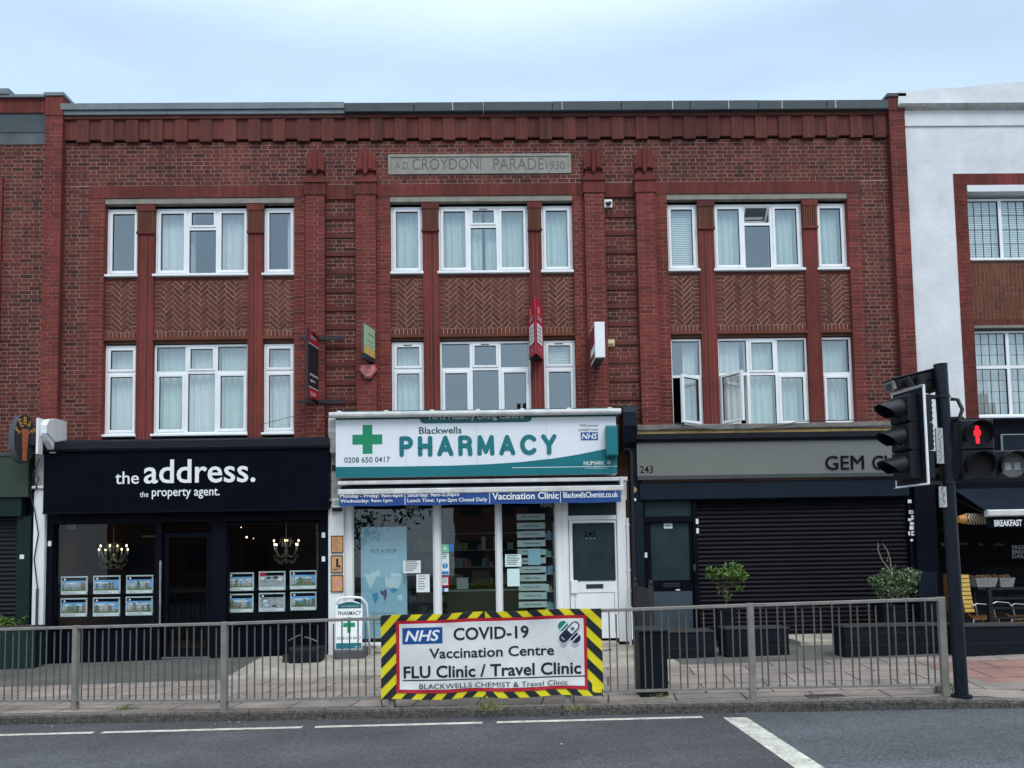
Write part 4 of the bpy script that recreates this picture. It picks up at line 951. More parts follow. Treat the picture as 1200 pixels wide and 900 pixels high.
# ---- green shop at the left edge
gs = thing('shop_front', 'dark green shopfront with a closed slatted shutter at the left edge', 'shop front', (-10, 0, 0))
p = MB(); a, b, z0, z1 = RC(-90, 535, 33, 583, -.2); p.box(a, b, -.2, 0, z0, z1, 'fascia_green'); p.box(a, b, -.22, -.0, z1+.003, z1+.06, 'grey_strip'); z2 = P(10, 605, -.14)[1]; p.box(a, P(31, 590)[0], -.14, 0, z2, z0-.003, 'dark_green'); p.build('fascia', gs)
p = MB(); a, b = P(21, 690)[0], P(37, 690)[0]; p.box(a, b, -.06, .1, -.4, z2, 'dark_green'); p.build('frame', gs)
def shutter(parent, x0, x1, z0, z1, y, mt, pitch=.075):
    s = MB(); n = int((z1-z0)/pitch)
    for k in range(n):
        z = z0+k*(z1-z0)/n; h = (z1-z0)/n
        s.add([(x0, y, z), (x1, y, z), (x1, y+.002, z+h*.12), (x0, y+.002, z+h*.12), (x1, y-.016, z+h*.42), (x0, y-.016, z+h*.42), (x1, y-.016, z+h*.66), (x0, y-.016, z+h*.66), (x1, y, z+h), (x0, y, z+h)],
              [(0,1,2,3), (3,2,4,5), (5,4,6,7), (7,6,8,9)], mt)
    return s.build('shutter', parent)
shutter(gs, -12.5, a, -.4, z2, .03, 'shutter_green'); p = MB(); p.box(-12.5, b, .1, .3, -.4, 3.6, 'black_room'); p.build('interior', gs)
bxs = MB(); bx(bxs, 23, 650, 28, 655, -.07, -.06, 'paper'); bxs.build('keypad', gs)

# ---- pharmacy
ph = thing('shop_front', 'white pharmacy shopfront with a teal and white fascia over a blue awning valance', 'shop front', (-.4, 0, 0))
p = MB(); a, b, z0, z1 = RC(384.5, 588, 403, 765, -.12); zf = fz(-3)-.2
p.cbox(a, b, -.12, .1, zf, z1, 'paint_white', .012); p.cbox(a-.03, b+.02, -.17, .1, z1, z1+.05, 'paint_dirty', .01); a, b, z2, z3 = RC(385, 535, 400, 586, -.10); p.box(a, b, -.10, .1, z1+.05, z3, 'paint_dirty'); p.box(a+.06, b, -.12, -.1, z3-.25, z3-.15, 'rubber')
a, b, z4, z5 = RC(386, 486, 400, 534, -.3); p.extr([(-.12, z3), (-.25, z3+.05), (-.38, z3+.4), (-.38, z5-.1), (-.30, z5), (.05, z5), (.05, z3)], a, b, 'paint_dirty')
p.build('pilaster', ph)
Yf = -.42
f = MB(); a, b, z0, z1 = RC(393.5, 485, 722.5, 557.5, Yf); f.box(a, b, Yf, -.05, z0, z1, 'fascia_white'); y = Yf-.003
def fp(px, py): return P(px, py, Yf)
xl, xr = a, b
def lin(px, yl, yr): return fp(px, yl+(yr-yl)*(px-393.5)/329.0)   # height on a line that follows the fascia
# bottom teal sweep
pts = []
for px, dy in ((393.5, 12.8), (470, 12.2), (530, 12.3), (570, 13.2), (610, 15.2), (650, 19.0), (680, 23.5), (705, 28.3), (722.5, 32)):
    yy = 560-(px-393.5)/329*5.0-dy; pts.append((min(xr, max(xl, fp(px, yy)[0])), fp(px, yy)[1]))
n = len(pts)
for k in range(n-1): f.add([(pts[k][0], y, z0), (pts[k+1][0], y, z0), (pts[k+1][0], y, pts[k+1][1]), (pts[k][0], y, pts[k][1])], [(0,1,2,3)], 'teal')
f.quad(fp(600, 550)[0], xr, fp(660, 547.6)[1], fp(660, 547.0)[1], y-.001, 'letter_white')
# top band with the tab
zt = fp(440, 491.6)[1]; f.quad(xl, xr, zt, z1, y, 'teal_dark')
ta, tb = fp(493, 498)[0], fp(624, 498)[0]; tz = fp(560, 495.4)[1]; f.add([(ta+.06, y-.001, tz), (tb-.10, y-.001, tz), (tb-.03, y-.001, tz+.02), (tb, y-.001, zt+.02), (ta-.03, y-.001, zt+.02), (ta+.01, y-.001, tz+.02)], [(0,1,2,3,4,5)], 'teal_dark')
tx(f, 'NHS Healthy Living Centre', 503, 485.0, 614, 492.8, Yf, 'letter_white', .012, pr=.006); tx(f, '245', 400, 485.5, 410.5, 490.5, Yf, 'letter_white', .01, pr=.006)
# cross
ca, cb, cz0, cz1 = RC(413, 498, 448, 531.7, Yf); va, vb = fp(425, 515)[0], fp(436.4, 515)[0]; hz0, hz1 = fp(430, 520.8)[1], fp(430, 509.3)[1]
f.quad(va, vb, cz0, cz1, y, 'cross_green'); f.quad(ca, va-.0002, hz0, hz1, y, 'cross_green'); f.quad(vb+.0002, cb, hz0, hz1, y, 'cross_green')
tx(f, 'Blackwells', 491, 500.3, 541, 508.3, Yf, 'text_teal', .016); tx(f, '0208 650 0417', 403.5, 535.6, 457, 542, Yf, 'text_teal', .006)
# PHARMACY in round ended strokes
LET = {'P': (.56, [[(0,0),(0,1),(.30,1)]+[(.30+.26*math.sin(t),.74+.26*math.cos(t)) for t in [math.pi*k/8 for k in range(9)]]+[(0,.48)]]),
 'H': (.62, [[(0,0),(0,1)],[(.62,0),(.62,1)],[(0,.52),(.62,.52)]]), 'A': (.72, [[(0,0),(.36,1),(.72,0)],[(.15,.30),(.57,.30)]]),
 'R': (.60, [[(0,0),(0,1),(.32,1)]+[(.32+.26*math.sin(t),.75+.25*math.cos(t)) for t in [math.pi*k/8 for k in range(9)]]+[(0,.50)],[(.36,.50),(.56,.42),(.60,0)]]),
 'M': (.78, [[(0,0),(.03,1),(.39,.12),(.75,1),(.78,0)]]), 'C': (.74, [[(.42+.42*math.cos(t),.5+.5*math.sin(t)) for t in [math.radians(42+k*276/14) for k in range(15)]]]),
 'Y': (.68, [[(0,1),(.34,.46),(.68,1)],[(.34,.46),(.34,0)]])}
a_, b_, c_, d_ = RC(468, 510.0, 652.5, 534.2, Yf); hh = d_-c_; sw = .22; u = hh*(1-sw)
tot = sum(LET[q][0] for q in 'PHARMACY'); gap = ((b_-a_)-hh*sw-tot*u)/7; xx = a_+hh*sw/2
for q in 'PHARMACY':
    wd, sts = LET[q]
    for j, sk in enumerate(sts): f.stroke([(xx+x_*u, c_+hh*sw/2+z_*u) for x_, z_ in sk], hh*sw, y-.001-j*.006, 'teal_letter', .0002)
    xx += wd*u+gap
tx(f, 'NHS services', 680, 496.8, 700.5, 500, Yf, 'letter_dim'); tx(f, 'available here', 677.5, 501.6, 700.5, 505, Yf, 'letter_dim')
a2, b2, c2, d2 = RC(680.5, 506.5, 700.7, 516, Yf); f.quad(a2, b2, c2, d2, y, 'nhs_blue'); f.text('NHS', a2+.015, b2-.012, c2+.02, d2-.02, y-.002, 'letter_white', .02, .22)
tx(f, 'NUMARK', 684, 540.3, 708.5, 545, Yf, 'letter_white', .004, pr=.006); f.disc(fp(713.5, 542)[0], fp(713.5, 542)[1], y-.003, .028, 'letter_white', 16); f.disc(fp(713.5, 542)[0], fp(713.5, 542)[1], y-.004, .017, 'teal', 16); tx(f, 'your local independent pharmacy', 686, 547.9, 712, 549.6, Yf, 'letter_white', pr=.006)
for k in (1, 2, 3): X = xl+(xr-xl)*k/4; f.box(X-.0015, X+.0015, y+.0005, y+.003, fp(560, 545)[1], zt, 'strip_grey')
f.build('fascia', ph)
p = MB(); z = P(556, 484.3, -.5)[1]; a, b = P(386, 484, -.5)[0], P(727.5, 484, -.5)[0]; p.tube([(a, -.5, z), (b, -.5, z)], .052, 'awning_white', 12)
for px in (397, 452, 506, 560, 612, 667, 715): X = P(px, 482, -.5)[0]; p.ball((X, -.47, z+.055), .05, 'awning_white', 8, (1, 1, .55)); p.box(X-.02, X+.02, -.47, -.1, z+.03, z+.06, 'awning_white')
p.box(a+.1, b-.05, -.45, -.02, z+.04, z+.075, 'teal_dark'); p.build('roller_tube', ph)
s_ = MB(); a, b, z0, z1 = RC(711, 498, 724.5, 534, -.62); s_.cbox(a, b, -.62, -.43, z0, z1, 'teal', .02); s_.build('light_box', ph, bevel=.01)
aw = MB(); a, b, z0, z1 = RC(395.5, 561.2, 735.5, 566, -.40); aw.cbox(a, b, -.40, -.05, z0, z1, 'awning_white', .012); aw.box(a+.02, b-.12, -.20, -.04, z0-.10, z0-.002, 'navy_blue')
a, b, z2, z3 = RC(395.5, 571, 731, 577.5, -.46); aw.cbox(a, b, -.46, -.30, z2, z3, 'awning_white', .015); aw.box(a+.1, b-.1, -.42, -.1, z3, z3+.03, 'navy_blue'); aw.box(b-.05, b+.0, -.44, -.1, z2-.02, z1, 'awning_white')
aw.build('awning_box', ph)
v = MB(); Yv = -.44; a, b, z0, z1 = RC(397.5, 577, 727.5, 591, Yv); n = 60; vs = []; fs = []
def vw(x): return Yv+.006*math.sin(x*5.1)+.003*math.sin(x*17)
for k in range(n+1): x = a+(b-a)*k/n; vs += [(x, vw(x), z0+.004*math.sin(x*7)), (x, Yv, z1+.03), (x, vw(x)+.003, z0+.004*math.sin(x*7)), (x, Yv+.003, z1+.03)]
for k in range(n): i = 4*k; fs += [(i, i+4, i+5, i+1), (i+2, i+3, i+7, i+6), (i, i+2, i+6, i+4)]
v.add(vs, fs, 'valance_blue')
for s, l, t, r, bt, o_ in (('Monday - Friday: 9am-6pm', 398.8, 578.8, 472.3, 584.2, .012), ('Wednesday: 9am-1pm', 399, 584.8, 460, 590, .012), ('Saturday: 9am-5:30pm', 477.5, 577.6, 538, 583.2, .012), ('Lunch Time: 1pm-2pm Closed Daily', 477.5, 583.7, 571, 589.3, .012), ('Vaccination Clinic', 577, 576.9, 654.5, 585.2, .018), ('BlackwellsChemist.co.uk', 660, 576.3, 724, 583.2, .014)):
    tx(v, s, l, t, r, bt, Yv, 'letter_white', o_, pr=.012)
for px in (474.7, 573.8, 656.8): X = P(px, 584, Yv)[0]; v.box(X-.005, X+.005, Yv-.011, Yv-.008, z0+.01, z1-.01, 'letter_white')
v.build('valance', ph)
# framing
fr = MB(); ztp = P(560, 590)[1]; zsl = P(500, 752)[1]
for l, r in ((404.5, 413), (509, 516), (582, 587.5), (652.5, 660)): a, b = P(l, 660)[0], P(r, 660)[0]; fr.cbox(a, b, -.03, .08, zsl, ztp+.1, 'paint_white', .012)
a = P(404.5, 660)[0]; b = P(660, 660)[0]; fr.cbox(a, b, -.05, .08, zsl-.06, zsl, 'paint_white', .012); fr.box(a, b, -.02, .1, zf, zsl-.06, 'paint_dirty'); fr.box(a, P(735, 600)[0], .0, .08, ztp+.02, 3.0, 'paint_white')
fr.build('frame', ph)
for l, r in ((413, 509), (516, 582), (587.5, 652.5)):
    w_ = MB(); a, b = P(l, 660)[0], P(r, 660)[0]; t = .022
    w_.box(a, a+t, .0, .06, zsl, ztp, 'upvc_grey'); w_.box(b-t, b, .0, .06, zsl, ztp, 'upvc_grey'); o = w_.build('window', ph); g = MB(); g.quad(a+t, b-t, zsl, ztp+.02, .04, 'glass_pharmacy'); g.build('pane', o)
    if l != 516:
        l2 = 474.5 if l == 413 else 632; t2 = 590.5 if l == 413 else 588; g = MB(); a2, b2, c2, d2 = RC(l2, t2, l2+18, t2+7.2, .037); g.quad(a2, b2, c2, d2, .037, 'planter_grey'); g.text('NHS', a2+.02, b2-.02, c2+.015, d2-.015, .034, 'strip_grey', .01, .25); g.build('sticker', o)
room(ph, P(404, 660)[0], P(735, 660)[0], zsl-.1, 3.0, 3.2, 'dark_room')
iz = fz(-1)
sh_ = MB(); a, b = P(440, 660)[0], P(650, 660)[0]
for k in range(6): sh_.box(a, b, 2.7, 3.05, iz+.3+k*.36, iz+.32+k*.36, 'strip_grey')
random.seed(12)
for k in range(5):
    x = a
    while x < b-.12:
        wd = random.uniform(.05, .14)
        if random.random() < .8: sh_.box(x, x+wd-.01, 2.74, 2.9, iz+.321+k*.36, iz+.32+k*.36+random.uniform(.1, .28), random.choice(['paper', 'poster_blue', 'green_label', 'strip_grey', 'alarm_pale', 'nhs_blue', 'sign_yellow', 'planter_grey']))
        x += wd
sh_.build('shelving', ph)
ct = MB(); a, b = P(517, 660)[0], P(600, 660)[0]; ct.cbox(a, b+.3, 1.3, 1.8, iz, iz+.95, 'grey_strip', .01); ct.box(a-.02, b+.3, 1.27, 1.83, iz+.951, iz+.985, 'strip_grey'); ct.box(a+.5, a+.85, 1.45, 1.5, iz+1.05, iz+1.35, 'rubber'); ct.box(a+.2, a+.42, 1.28, 1.34, iz+1.0, iz+1.22, 'paper'); ct.build('counter', ph)
# side door with number
d = MB(); l = 665.5
a, b, z0, z1 = RC(660, 590, 667, 748, .0); d.cbox(a, b, -.03, .1, .1, z1+.1, 'paint_white', .01); a3, b3, _, _ = RC(724, 590, 735, 748, .0); d.cbox(a3, b3, -.03, .1, .1, z1+.1, 'paint_white', .01)
d.box(b, a3, .0, .08, P(695, 609)[1], P(695, 604)[1], 'paint_white'); d.build('door_frame', ph)
g = MB(); g.quad(b, a3, P(695, 604)[1], z1+.02, .05, 'frosted'); g.box(b, a3, .3, .32, P(695, 604)[1], z1+.1, 'dark_room'); g.build('fanlight', ph)
d = MB(); a, b, z0, z1 = RC(668, 609.5, 723.5, 748, .03); ga, gb, gz0, gz1 = RC(672, 613.5, 720, 680, .02)
d.box(a, ga, .02, .07, z0, z1, 'upvc'); d.box(gb, b, .02, .07, z0, z1, 'upvc'); d.box(ga, gb, .0205, .0695, gz1, z1, 'upvc'); d.box(ga, gb, .0205, .0695, z0, gz0, 'upvc')
for x0_, x1_, q0, q1 in ((ga-.012, ga, gz0, gz1), (gb, gb+.012, gz0, gz1), (ga, gb, gz1, gz1+.012), (ga, gb, gz0-.012, gz0)): d.box(x0_, x1_, .012, .03, q0, q1, 'rubber')
pa, pb, pz0, pz1 = RC(674, 694, 721, 742, .02)
for x0_, x1_, q0, q1 in ((pa, pa+.01, pz0, pz1), (pb-.01, pb, pz0, pz1), (pa, pb, pz1-.01, pz1)): d.box(x0_, x1_, .014, .03, q0, q1, 'strip_grey')
d.box(ga, gb, .4, .42, z0, z1, 'dark_room')
dd = d.build('door', ph); g = MB(); g.quad(ga, gb, gz0, gz1, .045, 'frosted'); tx(g, '245', 684, 622.5, 698, 629, .045, 'letter_black', .02); 
for px in (687.5, 692, 696.5): X, Z = P(px, 631, .04); g.disc(X, Z, .040, .008, 'paper', 8)
g.build('pane', dd)
g = MB(); bx(g, 687, 684.5, 707, 689.5, .008, .02, 'rubber', .004); g.build('letterbox', dd); g = MB(); bx(g, 669.5, 680, 677, 695.5, -.02, .02, 'upvc', .006); g.build('handle', dd)
p = MB(); a, b, z0, z1 = RC(735.5, 607, 739, 752, -.05); p.tube([((a+b)/2, -.05, z0-.1), ((a+b)/2, -.05, z1)], .026, 'paint_white', 10)
for py in (615, 668, 692, 715): Z = P(737, py, -.05)[1]; p.box(a-.01, b+.01, -.07, 0, Z-.012, Z+.012, 'paint_white')
p.build('white_pipe', ph)
sp_ = MB(); sp_.box(P(443, 700)[0], 2.05, -.28, .1, -.1, .115, 'forecourt_concrete'); sp_.build('step', ph)
# things in and on the pharmacy windows
def board(name, label, cat, l, t, r, b, Y, mt, group=None, th=.003, deco=None):
    o = MB(); a, b_, c_, d_ = RC(l, t, r, b, Y); o.box(a, b_, Y, Y+th, c_, d_, mt)
    if deco: deco(o, a, b_, c_, d_, Y)
    return tag(o.build(name), label, cat, group)
def lines(o, x0, x1, z0, z1, Y, n=5, mt='letter_dim'):
    for k in range(n):
        z = z1-(z1-z0)*(k+.8)/(n+1); o.quad(x0+(x1-x0)*.12, x0+(x1-x0)*random.uniform(.55, .88), z, z+min(.012, (z1-z0)/n*.35), Y-.002, mt)
def poster(o, x0, x1, z0, z1, Y):
    def q(u, v): return x0+(x1-x0)*u, z1-(z1-z0)*v
    def line(s, u0, v0, u1, v1, mt='letter_dim', off=.0): a = q(u0, v1); b = q(u1, v0); o.text(s, a[0], b[0], a[1], b[1], Y-.003, mt, off)
    line('TOGETHER WE CAN', .30, .135, .92, .16, 'poster_land'); line('PUT A STOP', .22, .20, .78, .235, 'poster_purple', .01); line('TO POLIO AND FLU', .28, .26, .80, .285, 'poster_land')
    land = [[(.08,.42),(.2,.43),(.28,.40),(.36,.42),(.30,.48),(.24,.53),(.2,.56),(.14,.50)], [(.33,.40),(.42,.39),(.40,.44),(.35,.45)], [(.52,.46),(.58,.44),(.60,.48),(.66,.42),(.86,.42),(.92,.46),(.86,.52),(.80,.56),(.70,.55),(.62,.55),(.54,.54)], [(.78,.62),(.88,.61),(.92,.66),(.82,.67)]]
    for i, l_ in enumerate(land): o.poly([q(*k) for k in l_], Y-.002-i*.0003, 'poster_land')
    o.poly([q(*k) for k in [(.24,.60),(.36,.59),(.38,.64),(.31,.69),(.26,.66)]], Y-.003, 'poster_sea'); o.poly([q(*k) for k in [(.62,.57),(.72,.55),(.80,.57),(.70,.60)]], Y-.0034, 'poster_sea')
    o.poly([q(*k) for k in [(.42,.57),(.48,.58),(.55,.56),(.56,.61),(.52,.67),(.48,.62),(.43,.60)]], Y-.0036, 'poster_purple')
    for k, s in enumerate(('Protect yourself and others', 'before you travel abroad', 'ask our pharmacist about vaccines', 'available here today')): line(s, .22, .77+k*.03, .78, .785+k*.03)
    o.box((x0+x1)/2-.004, (x0+x1)/2+.002, Y-.004, Y, z0, z1, 'strip_grey')
board('poster', 'tall pale blue poster with a world map inside the left pharmacy window', 'poster', 423, 617.5, 477, 748, .16, 'poster_blue', None, .004, poster)
nl = lambda o, a, b, c, d, Y: lines(o, a, b, c, d, Y, 6)
board('paper_notice', 'landscape white notice taped to the glass at the right edge of the blue poster', 'notice', 472.5, 657, 493, 671.5, .03, 'paper', 'paper notices taped inside the pharmacy glass', .002, nl)
board('paper_notice', 'portrait white notice taped low between the blue poster and the door frame', 'notice', 488, 673, 503.5, 694, .03, 'paper', 'paper notices taped inside the pharmacy glass', .002, nl)
board('paper_notice', 'upper of two pale notices on the glass left of the grey service strips', 'notice', 592, 649.5, 611, 664, .03, 'paper_cyan', 'paper notices taped inside the pharmacy glass', .002, nl)
board('paper_notice', 'lower blank pale notice on the glass left of the grey service strips', 'notice', 594.5, 666.5, 609, 687, .03, 'paper_cyan', 'paper notices taped inside the pharmacy glass', .002)
rk = thing('display_stand', 'display stand of grey service strips behind the right pharmacy window', 'stand', (.4, .2, .3))
o = MB(); Y = .16; a, b, z0, z1 = RC(640, 612, 653, 735, Y+.1); o.box(b-.06, b, Y+.1, Y+.4, z0, z1, 'strip_grey'); o.box(a, b, Y+.36, Y+.4, z0, z1, 'dark_room')
for k in range(6): z = z0+(z1-z0)*k/6; o.box(a-.02, b-.06, Y+.1, Y+.36, z, z+.02, 'strip_grey')
o.build('shelf_unit', rk); random.seed(3)
for k in range(6):
    o = MB(); z = z0+(z1-z0)*k/6+.021; x = a
    while x < b-.10: wd = random.uniform(.03, .06); o.box(x, x+wd-.004, Y+.14, Y+.22, z, z+random.uniform(.08, .15), random.choice(['paper', 'green_label', 'blue_label', 'poster_blue', 'notice_orange'])); x += wd
    o.build('packet', rk)
SV = ['Blood Pressure', 'Health Check', 'NHS Prescriptions', 'Travel Vaccines', 'Flu Jabs', 'Ear Wax', 'NHS Medicines Prescriptions', 'Yellow Fever', 'Pharmacy First', 'Contraception Clinic', 'Passport Photographs']
for k, (t, b_) in enumerate(((602, 609.3), (612.5, 620), (622.5, 630), (633, 640.5), (643, 650), (654, 661), (664, 671.3), (673.5, 681), (684, 692), (694, 702), (705, 712))):
    o = MB(); l_ = 605.5+k*.25; a, b, c_, d_ = RC(l_, t, l_+33, b_, .10); o.M = Matrix.Translation((a, 0, c_))@Matrix.Rotation(R_(random.uniform(-1.2, 1.2)), 4, 'Y')@Matrix.Translation((-a, 0, -c_)); o.box(a, b, .10, .104, c_, d_, 'strip_grey'); o.text(SV[k], a+(b-a)*.2, a+(b-a)*.8, c_+(d_-c_)*.35, c_+(d_-c_)*.65, .097, 'letter_ink', .012); o.build('service_strip', rk)
o = MB(); a, b, c_, d_ = RC(619, 643, 633.5, 662, .085); o.box(a, b, .085, .087, c_, d_, 'poster_blue'); o.build('paper_sheet', rk)
for nm, lb, l, t, r, b_, mt, dc in (('sticker', 'square green and blue sticker, topmost beside the white door mullion', 517, 638, 526, 647.5, 'green_label', lambda o, a, b, c, d, Y: (o.quad(b-.001, b+.085, c+.02, d+.01, Y, 'blue_label'), o.disc((a+b)/2, (c+d)/2, Y-.002, .03, 'paper', 12))),
        ('sticker', 'tall white sticker with a blue round emblem beside the white door mullion', 517, 648.5, 526.3, 673.5, 'paper', lambda o, a, b, c, d, Y: (o.disc((a+b)/2, c+(d-c)*.42, Y-.002, .048, 'blue_label', 20), o.quad((a+b)/2-.006, (a+b)/2+.006, c+(d-c)*.34, c+(d-c)*.55, Y-.003, 'paper'), o.quad(a+.01, b-.01, c+.01, c+.06, Y-.002, 'blue_label'), lines(o, a, b, c+(d-c)*.66, d, Y, 3))),
        ('sticker', 'red bordered sticker beside the white door mullion, under the blue emblem', 517, 675, 526.3, 687.5, 'crimson', lambda o, a, b, c, d, Y: (o.quad(a+.022, b-.022, c+.03, d-.025, Y-.002, 'paper'), lines(o, a+.02, b-.02, c+.03, d-.02, Y-.001, 4))),
        ('sticker', 'small blue and white card sticker, lowest beside the door mullion', 517, 689, 524.5, 693.5, 'blue_label', lambda o, a, b, c, d, Y: (o.quad(a+.06, b+.01, c+.005, d-.005, Y-.002, 'paper'), None))):
    board(nm, lb, 'sticker', l, t, r, b_, .032, mt, 'stickers on the pharmacy door glass', .002, dc)
def notice(kind):
    def f(o, a, b, c, d, Y):
        o.box(a-.012, a, Y-.008, Y+.01, c-.012, d+.012, 'wood_grey'); o.box(b, b+.012, Y-.008, Y+.01, c-.012, d+.012, 'wood_grey'); o.box(a, b, Y-.008, Y+.01, d, d+.012, 'wood_grey'); o.box(a, b, Y-.008, Y+.01, c-.012, c, 'wood_grey')
        if kind == 0: lines(o, a, b, c, d-.03, Y, 6, 'notice_brown')
        if kind == 1: o.quad(a+.08, a+.12, c+.09, d-.05, Y-.002, 'letter_ink'); o.quad(a+.12, b-.03, c+.08, c+.12, Y-.002, 'letter_ink'); lines(o, a, b, c, c+.07, Y, 2)
        if kind == 2: o.poly([(a+.02, c+.05), (b-.04, c+.12), (b-.02, d-.06), (a+.05, d-.1)], Y-.002, 'alarm_pale')
    return f
gname = 'framed notices on the white pharmacy pilaster'
board('framed_notice', 'plain orange framed notice, topmost on the white pharmacy pilaster', 'notice', 389, 628.5, 401.5, 647, -.135, 'notice_orange', gname, .01, notice(0))
board('framed_notice', 'orange framed notice with a black L shaped mark on the white pilaster', 'notice', 388.5, 651.5, 401, 670.5, -.135, 'notice_orange', gname, .01, notice(1))
board('framed_notice', 'orange framed notice with a pinkish patch, lowest on the white pilaster', 'notice', 388.5, 674.5, 401.5, 693, -.135, 'notice_orange', gname, .01, notice(2))
o = MB(); bx(o, 389, 584, 400, 595, -.19, -.12, 'paper', .01); bx(o, 389, 595.3, 400, 599, -.185, -.12, 'navy_blue', .005); bx(o, 391, 586, 398, 592, -.192, -.19, 'strip_grey'); tag(o.build('wall_box'), 'small white and blue box under the valance on the pharmacy pilaster', 'box')

# ---- black console and pipe between pharmacy and the grey fascia
bc = thing('black_pilaster', 'black shop pilaster with console and downpipe between pharmacy and dark shutter shop', 'pilaster', (2.4, 0, 0))
p = MB(); a, b, z0, z1 = RC(729.5, 475, 745, 523, -.3); p.extr([(-.08, z0), (-.28, z0+.08), (-.42, z0+.35), (-.42, z1-.14), (-.34, z1-.02), (.02, z1), (.02, z0)], a, b, 'navy_blue'); p.build('console', bc)
p = MB(); a, b, z0, z1 = RC(741, 523, 755, 760, -.08); p.cbox(a, b, -.08, .1, -.05, z1, 'navy_blue', .01); p.build('shaft', bc)
p = MB(); xa, za = P(739.5, 528, -.13); p.tube([(P(731, 523, -.13)[0], -.13, za+.03), (xa-.03, -.13, za+.02), (xa, -.13, za-.04), (xa, -.13, .05)], .034, 'black_metal', 10)
for py in (600, 660, 720): Z = P(740, py, -.13)[1]; p.tube([(xa, -.13, Z-.03), (xa, -.13, Z+.03)], .042, 'black_metal', 10)
p.build('downpipe', bc)
p = MB(); X, Z = P(743.5, 574, -.1); p.prism([(X-.045, Z), (X, Z-.06), (X+.045, Z), (X, Z+.06)], -.12, -.08, 'ledge_yellow'); X, Z = P(743.5, 586, -.1); p.ball((X, -.12, Z), .03, 'paper', 10); p.build('security_light', bc)

# ---- dark shop with grey fascia and shutter
gm = thing('shop_front', 'dark shopfront with grey fascia, closed black roller shutter and side door', 'shop front', (4.8, 0, 0))
p = MB(); a, b, z0, z1 = RC(745, 506.5, 1075, 516, -.2); p.extr([(-.16, z0), (-.22, z0+.05), (-.22, z1), (.05, z1), (.05, z0)], a, b, 'lead_black'); p.build('cornice', gm)
f = MB(); Yf = -.15; a, b, z0, z1 = RC(746.5, 516.5, 1074, 555.5, Yf); f.box(a, b, Yf, .0, z0, z1, 'grey_fascia'); f.box(a, b, Yf-.01, Yf, z1-.012, z1, 'grey_strip'); f.box(a, b, Yf-.02, 0, z0-.07, z0-.002, 'grey_strip')
tx(f, '243', 750, 546, 765.3, 554.3, Yf, 'letter_black', .004); tx(f, 'GEM', 967, 534, 1012, 550.3, Yf, 'letter_black', 0, ext=.012); tx(f, 'CUTS', 1022, 533.5, 1072, 550, Yf, 'letter_black', .0, ext=.012); f.build('fascia', gm)
p = MB(); a, b, z0, z1 = RC(749, 563, 1066, 584, -.12); p.cbox(a, b, -.12, .1, z0, z1, 'navy_blue', .015); p.build('shutter_box', gm); zbx = z0
xs0, xs1 = P(818, 660)[0], P(1066, 650)[0]; zg = fz(4.5)-.05
shutter(gm, xs0, xs1, zg, zbx+.02, .05, 'shutter_black', .078)
for u0, u1 in ((xs0-.08, xs0), (xs1, xs1+.05)): p = MB(); p.box(u0, u1, -.03, .1, zg, zbx, 'navy_frame'); p.build('shutter_guide', gm)
p = MB(); a, b = P(752, 650)[0], P(757, 650)[0]; p.box(a, b, -.03, .1, zg, zbx, 'navy_frame'); c_ = P(812.5, 650)[0]; p.box(c_, xs0-.08, -.02, .1, zg, zbx, 'navy_frame'); p.box(b, c_, -.02, .1, P(784, 612)[1], P(784, 605)[1], 'navy_frame'); p.build('door_frame', gm)
g = MB(); g.quad(b, c_, P(784, 605)[1], zbx, .03, 'frosted'); g.box(b, c_, .25, .27, zg, zbx, 'dark_room'); g.build('fanlight', gm)
d = MB(); a, b2, z0, z1 = RC(757, 612, 812.5, 755, .03); ga, gb, q0, q1 = RC(763, 613, 808.5, 680, .02); d.box(b, ga, .02, .07, zg, z1, 'navy_frame'); d.box(gb, c_, .02, .07, zg, z1, 'navy_frame'); d.box(ga, gb, .0205, .0695, zg, q0, 'navy_frame'); d.box(ga, gb, .0205, .0695, q1, z1, 'navy_frame')
e0, e1, e2, e3 = RC(765, 693, 812, 741, .012); d.box(e0, e1, .012, .02, e2, e3, 'door_blue'); dd = d.build('door', gm)
g = MB(); g.quad(ga, gb, q0, q1, .045, 'frosted'); a4, b4, c4, d4 = RC(778, 613, 788, 619.3, .042); g.quad(a4, b4, c4, d4, .042, 'paper'); g.text('243A', a4+.02, b4-.02, c4+.03, d4-.03, .040, 'letter_ink'); g.build('pane', dd)
g = MB(); bx(g, 777, 683.5, 797, 688.5, .006, .02, 'black_metal', .004); bx(g, 792, 690.5, 797, 692, .008, .012, 'paper'); g.build('letterbox', dd); g = MB(); bx(g, 813, 661.5, 815, 669, -.05, -.02, 'grey_strip'); g.build('handle', dd)
for px, py in ((817, 611), (817.5, 622), (757, 650.5)): p = MB(); bx(p, px-1.5, py-3, px+1.5, py+3, -.04, -.03, 'paper'); p.build('keypad', gm)
p = MB(); random.seed(11)
for px, py, w_, h_ in ((1066, 587.5, 4.5, 4), (1068, 600, 5.5, 4), (1069.5, 606.5, 3, 5.5), (1066, 609, 3.5, 3), (1069, 613.5, 5, 3.5), (1068.5, 618.5, 5, 4.5), (1071, 625, 6, 5.5), (1065.5, 625, 2, 4.5), (1068.5, 633, 3, 2.5)):
    bx(p, px-w_/2, py-h_/2, px+w_/2, py+h_/2, -.034, -.031, 'paper')
    if w_ > 5: bx(p, px-w_/4, py-h_/5, px+w_/4, py+h_/5, -.036, -.034, 'letter_dim')
p.build('torn_sticker', gm)
